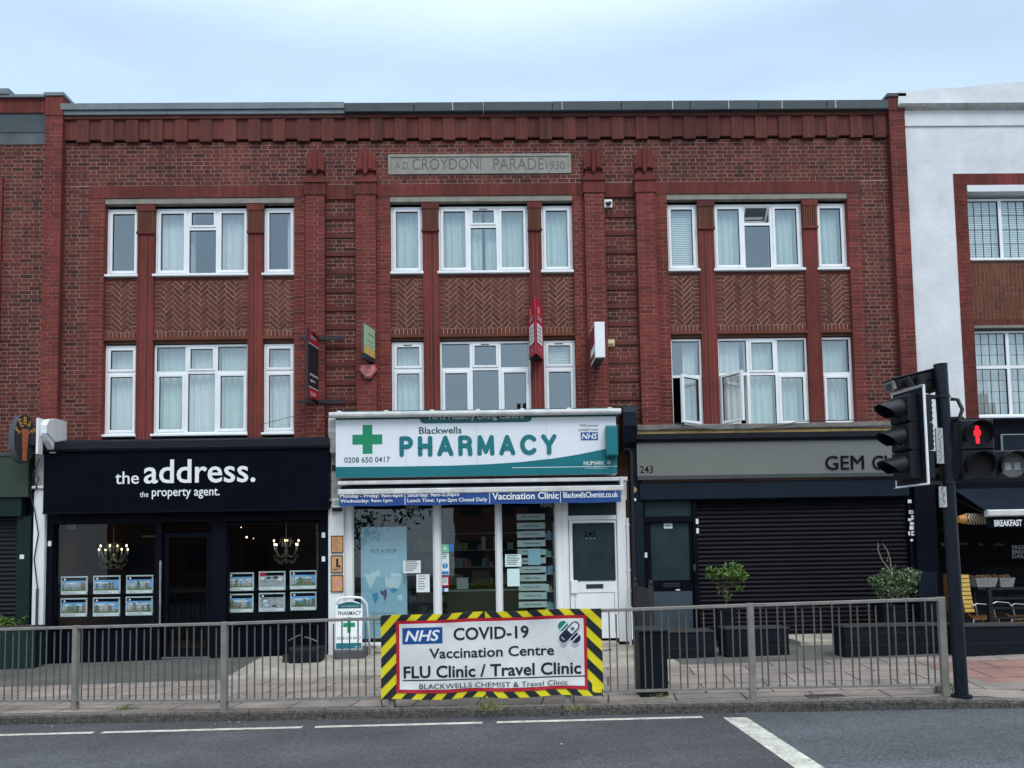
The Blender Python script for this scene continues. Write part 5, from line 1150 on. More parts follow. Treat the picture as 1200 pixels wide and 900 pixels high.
p = MB(); a, b, z0, z1 = RC(1076, 560, 1101, 765, -.10); p.cbox(a, b, -.10, .1, zg-.1, z1+.35, 'navy_frame', .012); a, b, z0, z1 = RC(1078, 670, 1100, 760, -.12); p.box(a, b, -.13, -.1, zg-.1, z1, 'navy_blue'); p.build('pilaster', gm)
p = MB(); a, b, z0, z1 = RC(925, 757, 1000, 764, -.5); p.box(a, b, -1.0, .05, -.1, gz(5)+.03, 'forecourt_concrete'); p.build('step', gm)

# ---- cafe at the right edge
cf = thing('shop_front', 'dark navy cafe shopfront with a breakfast awning at the right edge', 'shop front', (10, 0, 0))
p = MB(); a = P(1103, 530)[0]; z0, z1 = P(1150, 574)[1], P(1150, 492)[1]; p.box(a, 13.5, -.10, 0, z0, z1, 'navy_frame'); p.extr([(-.10, z1-.08), (-.2, z1-.03), (-.2, z1), (.02, z1+.03), (.02, z1-.08)], a, 13.5, 'lead_black')
a2, b2, c2, d2 = RC(1175, 508, 1290, 552, -.14); p.box(a2, b2, -.14, -.1, c2, d2, 'strip_grey'); p.box(a2+.012, b2-.012, -.146, -.13, c2+.012, d2-.012, 'navy_blue'); p.build('fascia', cf)
p = MB(); Ya = -.95; xa = P(1117, 573, -.1)[0]; zt = P(1117, 573, -.1)[1]; xf = xa; zf_ = P(1157, 598, Ya)[1]
p.add([(xa, -.1, zt), (13.4, -.1, zt), (13.4, Ya, zf_), (xa, Ya, zf_), (xa, -.1, zt-.02), (13.4, -.1, zt-.02), (13.4, Ya, zf_-.02), (xa, Ya, zf_-.02)], [(0,3,2,1), (4,5,6,7), (0,4,7,3), (1,2,6,5), (3,7,6,2)], 'navy_blue')
p.tube([(xa+.05, -.1, zt-.2), (xa+.05, Ya+.05, zf_-.05)], .02, 'black_metal', 6); p.build('awning', cf)
p = MB(); z = P(1180, 601, Ya)[1]; p.cbox(xa, 13.4, Ya-.06, Ya+.04, z-.06, z+.055, 'awning_white', .02); p.build('front_bar', cf)
v = MB(); a2, b2, c2, d2 = RC(1160, 606, 1197, 618.5, Ya); v.box(xa, 13.4, Ya-.01, Ya-.006, c2, d2, 'navy_black'); tx(v, 'BREAKFAST', 1165, 609, 1197.5, 616.7, Ya-.01, 'letter_white', .028); tx(v, 'LUNCH', 1215, 608.5, 1236, 616, Ya-.01, 'letter_white', .028); v.build('valance', cf)
p = MB(); Zc = zg; a = P(1101, 650)[0]; p.box(a, 13.5, 3.4, 3.5, -.2, 3.2, 'black_room'); p.box(a-.05, a, .05, 3.4, -.2, 3.2, 'black_room'); p.box(13.4, 13.5, .0, 3.4, -.2, 3.2, 'black_room'); p.box(a, 13.5, .02, 3.4, 3.0, 3.1, 'black_room'); p.build('interior', cf)
p = MB(); z0 = P(1150, 733, -.1)[1]; p.box(a, 13.4, .0, .08, -.2, z0, 'navy_frame'); g0, g1 = P(1150, 690)[1], P(1150, 622)[1]; p.box(a, 13.4, -.01, .07, g1, g1+.04, 'navy_frame'); p.build('frame', cf)
g = MB(); g.quad(P(1150, 660)[0], 13.4, z0, g1, .04, 'glass_cafe')
for s, t, b_ in (('FRESH', 639, 643.6), ('BREAD', 644.3, 648.8), ('DAILY', 649.5, 654)): tx(g, s, 1186, t, 1205, b_, .04, 'strip_grey', .02)
for s, l, r in (('en', 1103, 1108), ('every', 1123, 1134), ('do', 1146, 1152), ('coffee', 1164, 1176)): tx(g, s, l, 636, r, 639.5, .04, 'letter_dim')
g.build('pane', cf)

#PROPS
# ================================================================ SIGNS ON THE WALL
def xsign(name, label, px_o, px_w, pys, th, build):
    """a sign standing out from the wall, its plane square to it; pys = top/bottom pixel rows at the wall edge"""
    X, z1 = P(px_w, pys[0], -.06); z0 = P(px_w, pys[1], -.06)[1]
    Yo = -.56; Xo = P(px_o, (pys[0]+pys[1])/2, Yo)[0]; dx, dy = Xo-X, Yo+.06; L = math.hypot(dx, dy); global SM
    SM = Matrix.Translation((X, -.06, 0))@Matrix.Rotation(math.atan2(dx, -dy), 4, 'Z')@Matrix.Translation((-X, .06, 0))
    t = thing(name, label, 'sign', (X, 0, z0)); build(t, X, -.06-L, -.06, z0, z1, th); return t
SM = None
def face(mb, X, Yo, Yi, z0, z1, mt, sgn, dx=0):          # a panel on the side of the sign facing +X (sgn 1) or -X
    x = X+dx*sgn; q = [(x, Yo, z0), (x, Yi, z0), (x, Yi, z1), (x, Yo, z1)]
    mb.add(q if sgn > 0 else q[::-1], [(0,1,2,3)], mt)
def sidetext(mb, s, X, ya, yb_, z0, z1, mt, off=0):
    old = mb.M; mb.M = (old if old is not None else Matrix.Identity(4))@Matrix.Translation((X, 0, 0))@Matrix.Rotation(R_(90), 4, 'Z'); mb.text(s, ya, yb_, z0, z1, 0, mt, off); mb.M = old
def b1(t, X, Yo, Yi, z0, z1, th):
    o = MB(); o.M = SM; o.box(X-th, X, Yo, Yi, z0, z1, 'board_black'); h = z1-z0
    face(o, X, Yo+.02, Yi-.02, z1-h*.19, z1-.01, 'crimson', 1, .002); face(o, X, Yo+.02, Yi-.02, z0+.01, z0+h*.16, 'crimson', 1, .002)
    for z in (z1-h*.20, z0+h*.175): face(o, X, Yo+.02, Yi-.02, z-.006, z+.006, 'letter_white', 1, .0025)
    sidetext(o, 'property', X+.004, Yo+.08, Yi-.08, z0+h*.33, z0+h*.38, 'letter_white', .01); sidetext(o, 'agent', X+.004, Yo+.08, Yi-.2, z0+h*.25, z0+h*.29, 'letter_white', .01); sidetext(o, 'SALES', X+.004, Yo+.1, Yi-.18, z1-h*.12, z1-h*.07, 'letter_white', .01); sidetext(o, 'TO LET', X+.004, Yo+.1, Yi-.18, z0+h*.06, z0+h*.11, 'letter_white', .01)
    o.build('board', t)
    for z in (z1-.06, z0+.02):
        b = MB(); b.box(X-.35, X+.45, -.135, -.115, z-.03, z+.03, 'black_metal'); b.box(X-th+.005, X-.005, Yo+.05, -.1, z-.012, z+.012, 'black_metal'); b.build('bracket', t)
xsign('projecting_sign', 'tall black projecting sign with crimson ends, bracketed above the black shopfront', 361, 374.5, (394, 473), .035, b1)
def b2(t, X, Yo, Yi, z0, z1, th):
    o = MB(); o.M = SM; o.box(X-th, X, Yo, Yi, z0, z1, 'sign_rim'); h = z1-z0
    face(o, X, Yo+.01, Yi-.01, z0+h*.28, z1-.008, 'sign_green', 1, .002)
    x = X+.002; o.add([(x, Yo+.01, z0+.01), (x, Yi-.01, z0+.01), (x, Yi-.01, z0+h*.29), (x, Yo+.01, z0+h*.27)], [(0,1,2,3)], 'sign_yellow')
    sidetext(o, 'house', X+.004, Yo+.2, Yi-.08, z1-h*.30, z1-h*.22, 'letter_dim', .005); sidetext(o, 'dental', X+.004, Yo+.14, Yi-.14, z1-h*.52, z1-h*.44, 'coping_pale'); face(o, X, Yo+.18, Yi-.1, z0+h*.36, z0+h*.38, 'coping_pale', 1, .004)
    o.build('light_box', t); b = MB(); b.M = SM; b.box(X-th-.06, X-.002, Yo+.04, Yi, z0-.075, z0-.002, 'board_black'); b.build('bracket', t)
xsign('projecting_sign', 'pale green and yellow projecting sign above the red alarm box', 426, 440.5, (387.5, 422), .03, b2)
def b3(t, X, Yo, Yi, z0, z1, th):
    o = MB(); o.cbox(X, X+th, Yo, Yi, z0, z1, 'upvc', .01); o.box(X+.01, X+th-.01, Yo+.01, Yi, z0-.012, z0, 'sign_rim'); face(o, X, Yo+.03, Yi-.02, z0+.03, z1-.03, 'maroon', -1, .002); face(o, X, Yo+.03, Yi-.02, z0+.12, z0+.25, 'paper', -1, .003)
    o.build('light_box', t); b = MB(); b.box(X+.04, X+th-.04, Yi, 0, z0+.1, z0+.16, 'black_metal'); b.box(X+.04, X+th-.04, Yi, 0, z1-.16, z1-.1, 'black_metal'); b.build('bracket', t)
X = 1.72; t = thing('projecting_sign', 'white projecting light box sign seen end on, above the right end of the fascia', 'sign', (X, 0, 4.9))
Yo = -.75; a, b, z0, z1 = RC(697, 377, 709, 419, Yo); b3(t, a, Yo, -.16, z0, z1, b-a)
# V shaped letting board
t = thing('letting_board', 'V shaped crimson letting board with white panel fixed to a brick pier', 'sign', P(628, 380, -.2)[0:1]+(0,)+P(628, 380)[1:2])
Ya = -.42; xc = P(627.5, 390, Ya)[0]; zT = P(627.5, 347, Ya)[1]; zB = P(627.5, 414, Ya)[1]
for sgn, nm in ((-1, 'left'), (1, 'right')):
    o = MB(); xw = P(620 if sgn < 0 else 636, 390, .0)[0]; wv = Vector((xw-xc, .02-Ya, 0)); Lw = wv.length; wv.normalize()
    ux = wv if sgn > 0 else -wv
    M = Matrix((( ux.x, -ux.y, 0, xc), (ux.y, ux.x, 0, Ya), (0, 0, 1, 0), (0, 0, 0, 1))); o.M = M
    s0, s1 = (0, Lw) if sgn > 0 else (-Lw, 0); H_ = zT-zB
    top = [(s1, zT-.12), (s0+(s1-s0)*.75, zT-.04), ((s0+s1)/2, zT), (s0+(s1-s0)*.25, zT-.0), (s0, zT-.0)] if sgn > 0 else [(s1, zT), (s0+(s1-s0)*.75, zT), ((s0+s1)/2, zT), (s0+(s1-s0)*.25, zT-.04), (s0, zT-.12)]
    o.prism([(s0, zB), (s1, zB)]+top, -.008, .008, 'crimson')
    o.quad(s0+.07, s1-.07, zB+H_*.22, zB+H_*.56, -.011, 'paper')
    for k in range(4): z = zB+H_*(.27+.07*k); o.quad(s0+.12, s1-.14, z, z+.02, -.013, 'letter_dim')
    o.text('LET BY', s0+.1, s1-.1, zB+H_*.62, zB+H_*.70, -.012, 'banner_white', .01); o.quad(s0+.12, s1-.22, zB+H_*.74, zB+H_*.86, -.012, 'alarm_pale'); o.text('LETTINGS', s0+.1, s1-.1, zB+H_*.06, zB+H_*.14, -.012, 'alarm_pale', .01)
    o.build('panel', t)
o = MB(); o.prism([(xc-.10, zB-.02), (xc+.10, zB-.02), (xc+.02, zB+.0), (xc-.02, zB+.0)], -.25, -.0, 'board_black'); o.box(xc-.02, xc+.02, Ya+.03, .03, zB+.2, zB+.24, 'black_metal'); o.build('bracket', t)
# alarm, plaque, camera
al = thing('alarm_box', 'red triangular alarm box under the pale green projecting sign', 'alarm', P(431, 435)[0:1]+(-.11,)+P(431, 435)[1:2])
o = MB(); xl, xr = P(421, 430, -.15)[0], P(442, 430, -.15)[0]; zt, zb2 = P(431, 427.5, -.15)[1], P(431, 443, -.15)[1]; xc = (xl+xr)/2
pr = [(xc-.05, zb2), (xc+.05, zb2), (xr, zt-.09), (xr-.04, zt), (xl+.04, zt), (xl, zt-.09)]; o.prism(pr, -.17, -.11, 'alarm_red')
o.prism([((x-xc)*.78+xc, (z-(zt+zb2)/2-.02)*.78+(zt+zb2)/2+.02) for x, z in pr], -.185, -.17, 'alarm_pale'); o.disc(xc, zt-.10, -.187, .065, 'alarm_red', 16); o.disc(xc, zt-.10, -.189, .045, 'alarm_pale', 16); o.quad(xc-.01, xc+.01, zt-.13, zt-.07, -.191, 'alarm_red'); o.build('cover', al)
o = MB(); o.ball((xc, -.14, zb2-.015), .05, 'rubber', 8, (1, .8, .7)); o.build('strobe', al)
o = MB(); bx(o, 711.5, 397.5, 720.5, 406, -.02, .02, 'sign_yellow', .004); bx(o, 713, 399, 719, 401.5, -.023, -.02, 'paper'); bx(o, 713, 403, 719, 405, -.023, -.02, 'ledge_stone'); tag(o.build('wall_plaque'), 'small yellow and cream plaque on the brickwork right of the white light box', 'plaque')
o = MB(); bx(o, 708, 233.5, 717.5, 243, -.02, .02, 'upvc', .005); X, Z = P(713, 238, -.06); o.tube([(X, -.02, Z), (X+.02, -.10, Z-.02)], .035, 'rubber', 10); o.ball((X-.03, -.03, Z+.02), .02, 'rubber', 6); tag(o.build('security_camera'), 'small square camera unit high on the dark brick strip', 'camera')
# kebab sign
ks = thing('projecting_sign', 'black oval kebab sign with a brown meat spit beside the white console', 'sign', P(44, 518, -.2)[0:1]+(-.2,)+P(44, 518)[1:2])
xi, zc = P(39, 516, -.30); Yo = -.62; xo = P(14, 516, Yo)[0]; dv = Vector((xi-xo, -.30-Yo, 0)); L2 = dv.length/2; dv.normalize()
cen = Vector(((xi+xo)/2, (Yo-.30)/2, zc)); M = Matrix(((dv.x, -dv.y, 0, cen.x), (dv.y, dv.x, 0, cen.y), (0, 0, 1, zc), (0, 0, 0, 1)))
o = MB(); o.M = M; rz = (P(25, 488, -.65)[1]-P(25, 546, -.65)[1])/2; el = [(L2*math.cos(t), rz*math.sin(t)) for t in [2*math.pi*k/40 for k in range(40)]]
n = 40; o.add([(x, -.055, z) for x, z in el]+[(x, .10, z) for x, z in el], [(k, n+k, n+(k+1)%n, (k+1)%n) for k in range(n)], 'sign_rim'); o.poly(el, -.055, 'board_black'); o.poly(el[::-1], .10, 'board_black')
o.prism([(-.20*L2, -rz*.90), (.14*L2, -rz*.92), (.30*L2, rz*.40), (-.30*L2, rz*.40)], -.075, -.053, 'kebab_meat')
for i, ch in enumerate('KEBAB'):
    a = R_(90+64-32*i); cx_, cz_ = L2*.74*math.cos(a), rz*.74*math.sin(a); o.M = M@Matrix.Translation((cx_, 0, cz_))@Matrix.Rotation(-(a-math.pi/2)*.7, 4, 'Y'); o.text(ch, -.15*L2, .15*L2, -.065, .065, -.060, 'kebab_gold', .0)
o.M = None; o.build('light_box', ks); o = MB(); o.box(xi-.02, xi+.10, -.42, -.20, zc-.10, zc+.10, 'board_black'); o.build('bracket', ks)
# cables
def cablething(label, pts, r=.008, more=()):
    o = MB()
    for pp in (pts,)+tuple(more): o.tube(pp, r, 'black_metal', 5)
    return tag(o.build('cable'), label, 'cable')
def cp(q, Y): x, z = P(q[0], q[1], Y); return (x, Y, z)
cablething('loose black cable sagging along the stone ledge under the open windows', [cp(q, -.19) for q in ((742, 474), (760, 483), (785, 494), (815, 501), (850, 504), (885, 502), (915, 499), (935, 494), (960, 492.5), (985, 493), (1020, 491))], .008, ([cp(q, -.20) for q in ((748, 506), (790, 502), (840, 503.5), (890, 503), (940, 500.5), (1000, 500), (1050, 498))],))
cablething('thin black cable crossing the brickwork above the pharmacy pilaster', [cp(q, -.13) for q in ((300, 499), (335, 490), (372, 481), (386, 478), (388, 486))], .005, ([cp(q, -.13) for q in ((386, 470), (383, 482), (378, 492), (372, 510))],))
cablething('thin pale cable hanging on the pilaster below the white light box', [cp(q, -.12) for q in ((697, 428), (698, 445), (696, 460), (693, 476))], .004)

# ================================================================ RAILINGS
POSTS = [(-7.35, -3.34), (-5.28, -3.77), (-3.26, -4.27)]
for k in (1, 2, 3): POSTS.append((-3.26+6.02*k/3, -4.27-.75*k/3))
POSTS.append((4.74, -5.32))
RL = ['guard rail panel at the left edge, in front of the green planter', 'guard rail panel in front of the two rows of cards beside the white pilaster', 'guard rail panel between the black shop door and the dark rubber base',
      'guard rail panel half hidden by the left end of the banner', 'guard rail panel behind the right end of the banner, beside the dark cabinet', 'guard rail panel ending at the traffic signal pole, in front of the shutter']
def frame_mat(p, q):
    d = Vector((q[0]-p[0], q[1]-p[1])); L = d.length; d.normalize(); sl_ = GS*(q[0]-p[0])/L
    return Matrix(((d.x, -d.y, 0, p[0]), (d.y, d.x, 0, p[1]), (sl_, 0, 1, gz(p[0])), (0, 0, 0, 1))), L
def post(mb, x, h=1.04): mb.cbox(x-.035, x+.035, -.03, .03, -.12, h, 'galv', .004); mb.box(x-.06, x+.06, -.025, .025, .10, .125, 'galv_dark')
for i in range(6):
    M, L = frame_mat(POSTS[i], POSTS[i+1]); t = thing('guard_rail', RL[i], 'railing', (POSTS[i][0], POSTS[i][1], gz(POSTS[i][0])), 'guard rail panels along the kerb')
    o = MB(); o.M = M; post(o, 0); o.build('post', t)
    if i == 5: o = MB(); o.M = M; post(o, L-.03); o.build('post', t)
    o = MB(); o.M = M; o.cbox(.036, L-.036 if i < 5 else L-.066, -.025, .025, 1.0, 1.035, 'galv', .004); o.build('top_rail', t)
    o = MB(); o.M = M; o.box(.036, L-.036 if i < 5 else L-.066, -.022, .022, .105, .13, 'galv'); o.build('bottom_rail', t)
    o = MB(); o.M = M; nb_ = 10; sp = (L-.10)/nb_
    for k in range(nb_):
        x = .05+sp*(k+.28)
        if k: o.tube([(x-sp*.28*.2, -.016, .13), (x-sp*.056, -.016, 1.0)], .0085, 'galv_dark', 6, False)
        else: o.tube([(x, -.016, .13), (x, -.016, 1.0)], .0085, 'galv_dark', 6, False)
        o.tube([(x+sp*.36, .016, .13), (x+sp*.36, .016, .97)], .0085, 'galv_dark', 6, False)
    o.build('infill_bars', t)

# ================================================================ BANNER
p3, p5 = POSTS[2], POSTS[5]; MBn, _L = frame_mat(p3, p5); dirb = Vector((MBn[0][0], MBn[1][0])); nrm = Vector((dirb.y, -dirb.x)); OFF = .055
def RP(px, py):
    d = ray(px, py); o2 = Vector((CAMP.x-p3[0]-nrm.x*OFF, CAMP.y-p3[1]-nrm.y*OFF)); dn = d.x*nrm.x+d.y*nrm.y; t = -(o2.x*nrm.x+o2.y*nrm.y)/dn
    pt = CAMP+d*t; s_ = (pt.x-p3[0])*dirb.x+(pt.y-p3[1])*dirb.y; return s_, pt.z-gz(p3[0])-MBn[2][0]*s_
def BR(l, r, tl, bl, tr, br):           # rectangle on the banner from its left and right edges
    s0, s1 = RP(l, (tl+bl)/2)[0], RP(r, (tr+br)/2)[0]; z1 = (RP(l, tl)[1]+RP(r, tr)[1])/2; z0 = (RP(l, bl)[1]+RP(r, br)[1])/2; return s0, s1, z0, z1
bn = thing('banner', 'white vaccination clinic banner with yellow and black striped border tied to the railing', 'banner', (p3[0]+dirb.x*2, p3[1]+dirb.y*2, 0))
s0, s1, z0, z1 = BR(446.5, 706, 719.5, 822, 714, 812.5); r0, r1, rz0, rz1 = BR(464.5, 688, 727.5, 812.5, 720.5, 807); w0, w1, wz0, wz1 = BR(468.5, 684.5, 731, 808.5, 724.5, 803)
def warp(p):
    s_, y, z = p; u = (s_-s0)/(s1-s0); v = (z-z0)/(z1-z0); e = math.exp(-((v)*7)**2)+math.exp(-((1-v)*9)**2)
    return Vector((s_, y+.007*math.sin(u*9+v*4)+.0045*math.sin(u*19-v*8)+.008*math.exp(-((u-.55-.45*(1-v))*9)**2)-.007*math.exp(-((u-.18-.3*v)*11)**2)+.012*e*math.sin(u*31+1)-.015*e, z+.010*e*math.sin(u*17+.5)*(1 if v < .5 else .6)))
def bquad(o, a, b, c, d, y, mt, nx=24, nz=4):
    vs = [(a+(b-a)*i/nx, y, c+(d-c)*k/nz) for k in range(nz+1) for i in range(nx+1)]
    o.add(vs, [(k*(nx+1)+i, k*(nx+1)+i+1, (k+1)*(nx+1)+i+1, (k+1)*(nx+1)+i) for k in range(nz) for i in range(nx)], mt)
YB = -OFF
o = MB(); o.M = MBn; o.warp = warp
bquad(o, s0, s1, z0, z1, YB, 'yellow_stripe', 72, 18)
def stripes(x0, x1, c0, c1, sgn, ph, per=.235, wd=.115):
    k = -30
    while k < 40:
        c = s0+ph+k*per; k += 1
        # band between c and c+wd measured along x at z=c0, leaning by sgn
        N_ = 6
        for i in range(N_):
            za, zb3 = c0+(c1-c0)*i/N_, c0+(c1-c0)*(i+1)/N_
            pl = [(c+sgn*(za-z0), za), (c+wd+sgn*(za-z0), za), (c+wd+sgn*(zb3-z0), zb3), (c+sgn*(zb3-z0), zb3)]
            pl = cliprect(pl, x0, x1, za, zb3)
            if pl: o.poly(pl, YB-.005, 'black_stripe')
mid = (s0+s1)/2-.05
stripes(s0, r0, z0, z1, 1.0, .0); stripes(r1, s1, z0, z1, -1.0, .07)
stripes(r0, mid, rz1, z1, 1.0, .0); stripes(mid, r1, rz1, z1, -1.0, .07)
stripes(r0, mid, z0, rz0, 1.0, .0); stripes(mid, r1, z0, rz0, -1.0, .07)
bquad(o, r0, r1, rz0, rz1, YB-.009, 'banner_red', 60, 14); bquad(o, w0, w1, wz0, wz1, YB-.012, 'banner_white', 60, 14)
o.warp = None
bsheet = o
def bt(s, l, r, tl, bl, tr, br, mt='letter_ink', off=.0, shear=0, pr=.016):
    a, b, c, d = BR(l, r, tl, bl, tr, br); o.text(s, a, b, c, d, YB-pr, mt, off, shear)
o.warp = warp
a, b, c, d = BR(472, 519, 736, 755, 734.3, 753.6); bquad(o, a, b, c, d, YB-0.0140, 'nhs_blue', 8, 3); o.text('NHS', a+.03, b-.03, c+.03, d-.03, YB-0.0180, 'letter_white', .022, .24)
bt('COVID-19', 531.7, 619.6, 735.5, 750.3, 732.8, 748, off=.02); bt('Vaccination Centre', 503.6, 649.4, 759, 771.3, 756, 768, off=.018); bt('FLU Clinic / Travel Clinic', 473.3, 681, 780, 794.8, 775.5, 790, off=.022)
a, b, c, d = BR(472, 687, 797, 798.3, 791.2, 792.5); bquad(o, a, b, c, d, YB-0.0150, 'letter_ink', 40, 1); bt('BLACKWELLS CHEMIST & Travel Clinic', 492, 665.4, 801, 807, 796.5, 802.2, pr=.024)
# pill and circle emblem
a, b, c, d = BR(655, 679.5, 727.5, 753.5, 727, 753); cx_, cz_ = (a+b)/2, (c+d)/2; R = (d-c)/2
def q2(u, v): return (cx_+u*R, cz_+v*R)
for (u, v, mt) in ((-.55, .55, 'logo_green'), (.55, -.55, 'logo_navy')): o.disc(*q2(u, v), YB-.017, R*.46, mt, 22)
o.stroke([q2(-.95, .1), q2(-.1, .95)], .014, YB-.019, 'banner_white', .0001); o.stroke([q2(.15, -.95), q2(.95, -.15)], .014, YB-.019, 'banner_white', .0001)
def capsule(p, q, wd, y, mt):
    a = math.atan2(q[1]-p[1], q[0]-p[0]); r_ = wd/2
    o.poly([(q[0]+r_*math.cos(a-math.pi/2+math.pi*k/10), q[1]+r_*math.sin(a-math.pi/2+math.pi*k/10)) for k in range(11)]+[(p[0]+r_*math.cos(a+math.pi/2+math.pi*k/10), p[1]+r_*math.sin(a+math.pi/2+math.pi*k/10)) for k in range(11)], y, mt)
capsule(q2(-.52, -.52), q2(.52, .52), R*.98, YB-.021, 'banner_white'); capsule(q2(-.52, -.52), q2(.52, .52), R*.84, YB-.023, 'logo_navy')
capsule(q2(.12, .12), q2(.52, .52), R*.60, YB-.026, 'banner_white'); o.poly([q2(.02, -.36), q2(.20, -.18), q2(-.18, .20), q2(-.36, .02)], YB-.028, 'logo_navy')
for k in range(4): t_ = k*math.pi/4; o.stroke([(q2(.30, .30)[0]-.020*math.cos(t_), q2(.30, .30)[1]-.020*math.sin(t_)), (q2(.30, .30)[0]+.020*math.cos(t_), q2(.30, .30)[1]+.020*math.sin(t_))], .008, YB-.029-k*.0005, 'logo_green', .0001)
o.stroke([q2(-.70, -.44), q2(-.47, -.68)], .009, YB-.027, 'banner_white', .0001)
for u, w_ in ((-.55, .35), (.5, .4)): x, z = q2(u, -1.18); o.poly([(x-w_*R, z), (x, z-.035), (x+w_*R, z), (x, z+.03)], YB-0.0148, 'banner_grey')
sh = o.build('sheet', bn)
for px, py in ((446, 765), (707, 762), (447, 824), (706, 812), (463, 825), (672, 820)):
    o = MB(); o.M = MBn; s_, z = RP(px, py); sg = -1 if px < 575 else 1; o.tube([(s_, YB-.01, z), (s_+sg*.04, YB, z), (s_+sg*.09, -.02, z+.005)] if py < 800 else [(s_, YB-.005, z+.04), (s_, YB, z), (s_+.01, -.02, z-.05)], .006, 'black_metal', 5); o.build('cable_tie', bn)

# ================================================================ STREET FURNITURE
g = G(770, 819); cb = thing('street_cabinet', 'narrow dark grey cabinet standing behind the railing right of the banner', 'cabinet', (g.x, g.y, g.z))
sc_ = (g.y+DIST)/FPX; wd = 33*sc_/2; ht = 79*sc_
gx_, gy_ = g.x, g.y+.30
o = MB(); o.cbox(gx_-wd, gx_+wd, gy_-.18, gy_+.14, g.z-.12, g.z+ht-.04, 'planter_black', .012); o.build('body', cb); o = MB(); o.cbox(gx_-wd-.012, gx_+wd+.012, gy_-.195, gy_+.155, g.z+ht-.038, g.z+ht, 'planter_grey', .01); o.build('lid', cb)
o = MB(); o.box(gx_-wd+.03, gx_+wd-.03, gy_-.186, gy_-.179, g.z+.06, g.z+ht-.10, 'planter_black'); o.build('door', cb)
# A board
g = G2(408, 770); g.y = min(g.y, -.55); ab = thing('pavement_sign', 'white arched pavement sign with green cross by the pharmacy window', 'sign', (g.x, g.y, g.z)); Y = g.y
o = MB(); a, b, z0, z1 = RC(393, 704, 424, 761, Y); TL = Matrix.Translation((0, Y, z0))@Matrix.Rotation(R_(-6), 4, 'X')@Matrix.Translation((0, -Y, -z0)); o.M = TL
arc = lambda i: [(a+i, z0), (b-i, z0), (b-i, z1-.12)]+[((a+b)/2+((b-a)/2-i)*math.cos(t), z1-.12+(.12-i)*math.sin(t)) for t in [math.pi*k/12 for k in range(1, 12)]]+[(a+i, z1-.12)]
o.prism(arc(0), Y, Y+.02, 'upvc'); y = Y-.002
hh = z1-z0; o.poly([(a+.02, z1-.13), (b-.02, z1-.13), (b-.03, z1-.06), ((a+b)/2+.05, z1-.02), ((a+b)/2-.05, z1-.02), (a+.03, z1-.06)], y, 'teal_dark'); o.text('your local pharmacy', a+.09, b-.06, z1-.105, z1-.08, y-.002, 'letter_white')
o.text('PHARMACY', a+.035, b-.02, z1-.245, z1-.175, y, 'letter_ink', .012)
xc = (a+b)/2; zc2 = z0+hh*.50; o.quad(xc-.03, xc+.03, zc2-.13, zc2+.13, y, 'cross_green'); o.quad(xc-.10, xc-.0302, zc2-.035, zc2+.035, y, 'cross_green'); o.quad(xc+.0302, xc+.10, zc2-.035, zc2+.035, y, 'cross_green')
o.text('0208 650 0417', a+.02, b-.02, z0+hh*.20, z0+hh*.26, y, 'text_teal', .004); o.quad(a+.008, b-.008, z0+.01, z0+hh*.13, y, 'teal'); o.text('care', b-.12, b-.04, z0+.03, z0+.05, y-.002, 'letter_white'); o.build('panel', ab)
o = MB(); r = .022; zt = z1+.03; rx = b+.02; yb2 = Y+.22
top = [(a-.02+(rx-a+.02)*u, Y+.13+.02*u, zt+.02*math.sin(math.pi*u)) for u in (0.1, .3, .5, .7, .88)]
o.tube([(a+.0, Y+.10, zt-.10)]+top+[(rx+.02, yb2, zt-.10), (rx+.06, yb2+.12, ground(rx, yb2)+.0)], r, 'upvc', 10); o.tube([(a-.0, Y+.10, zt-.10), (a-.02, yb2+.14, ground(a, yb2))], r, 'upvc', 8); o.build('frame', ab, smooth=True)
o = MB(); o.cbox(a-.02, b+.05, Y-.06, Y+.30, ground(a, Y)-.03, z0-.0, 'base_grey', .03); o.build('base', ab)
# rubber base
g = G2(357, 777); g.y = min(g.y, -.5); rb = thing('sign_base', 'empty black sign base tub with curved bars by the black shopfront', 'sign base', (g.x, g.y, g.z)); Y = g.y
o = MB(); a, b, z0, z1 = RC(337.5, 759, 375, 777, Y); o.cbox(a, b, Y, Y+.34, ground(a, Y)-.02, z1, 'planter_black', .03); o.box(a+.03, b-.03, Y-.004, Y+.002, z1-.06, z1-.045, 'planter_grey'); o.box(a-.12, a, Y+.10, Y+.24, ground(a, Y), z0+.12, 'rubber'); o.build('tub', rb)
for l, r in ((338, 354), (357, 372)):
    o = MB(); xa, za = P(l, 751, Y+.15); xb, zb2 = P(r, 748 if l == 338 else 752, Y+.15); s_ = 1 if l == 338 else -1
    o.tube([(xa+(xb-xa)*u, Y+.15, za+(zb2-za)*u+.06*math.sin(u*math.pi*.5 if s_ > 0 else (1-u)*math.pi*.5)) for u in [k/6 for k in range(7)]], .012, 'galv_dark', 6); e = xb if s_ > 0 else xa; o.tube([((xa+xb)/2, Y+.15, (za+zb2)/2+.03), ((xa+xb)/2, Y+.15, z1-.01)], .01, 'black_metal', 6); o.build('bar', rb)

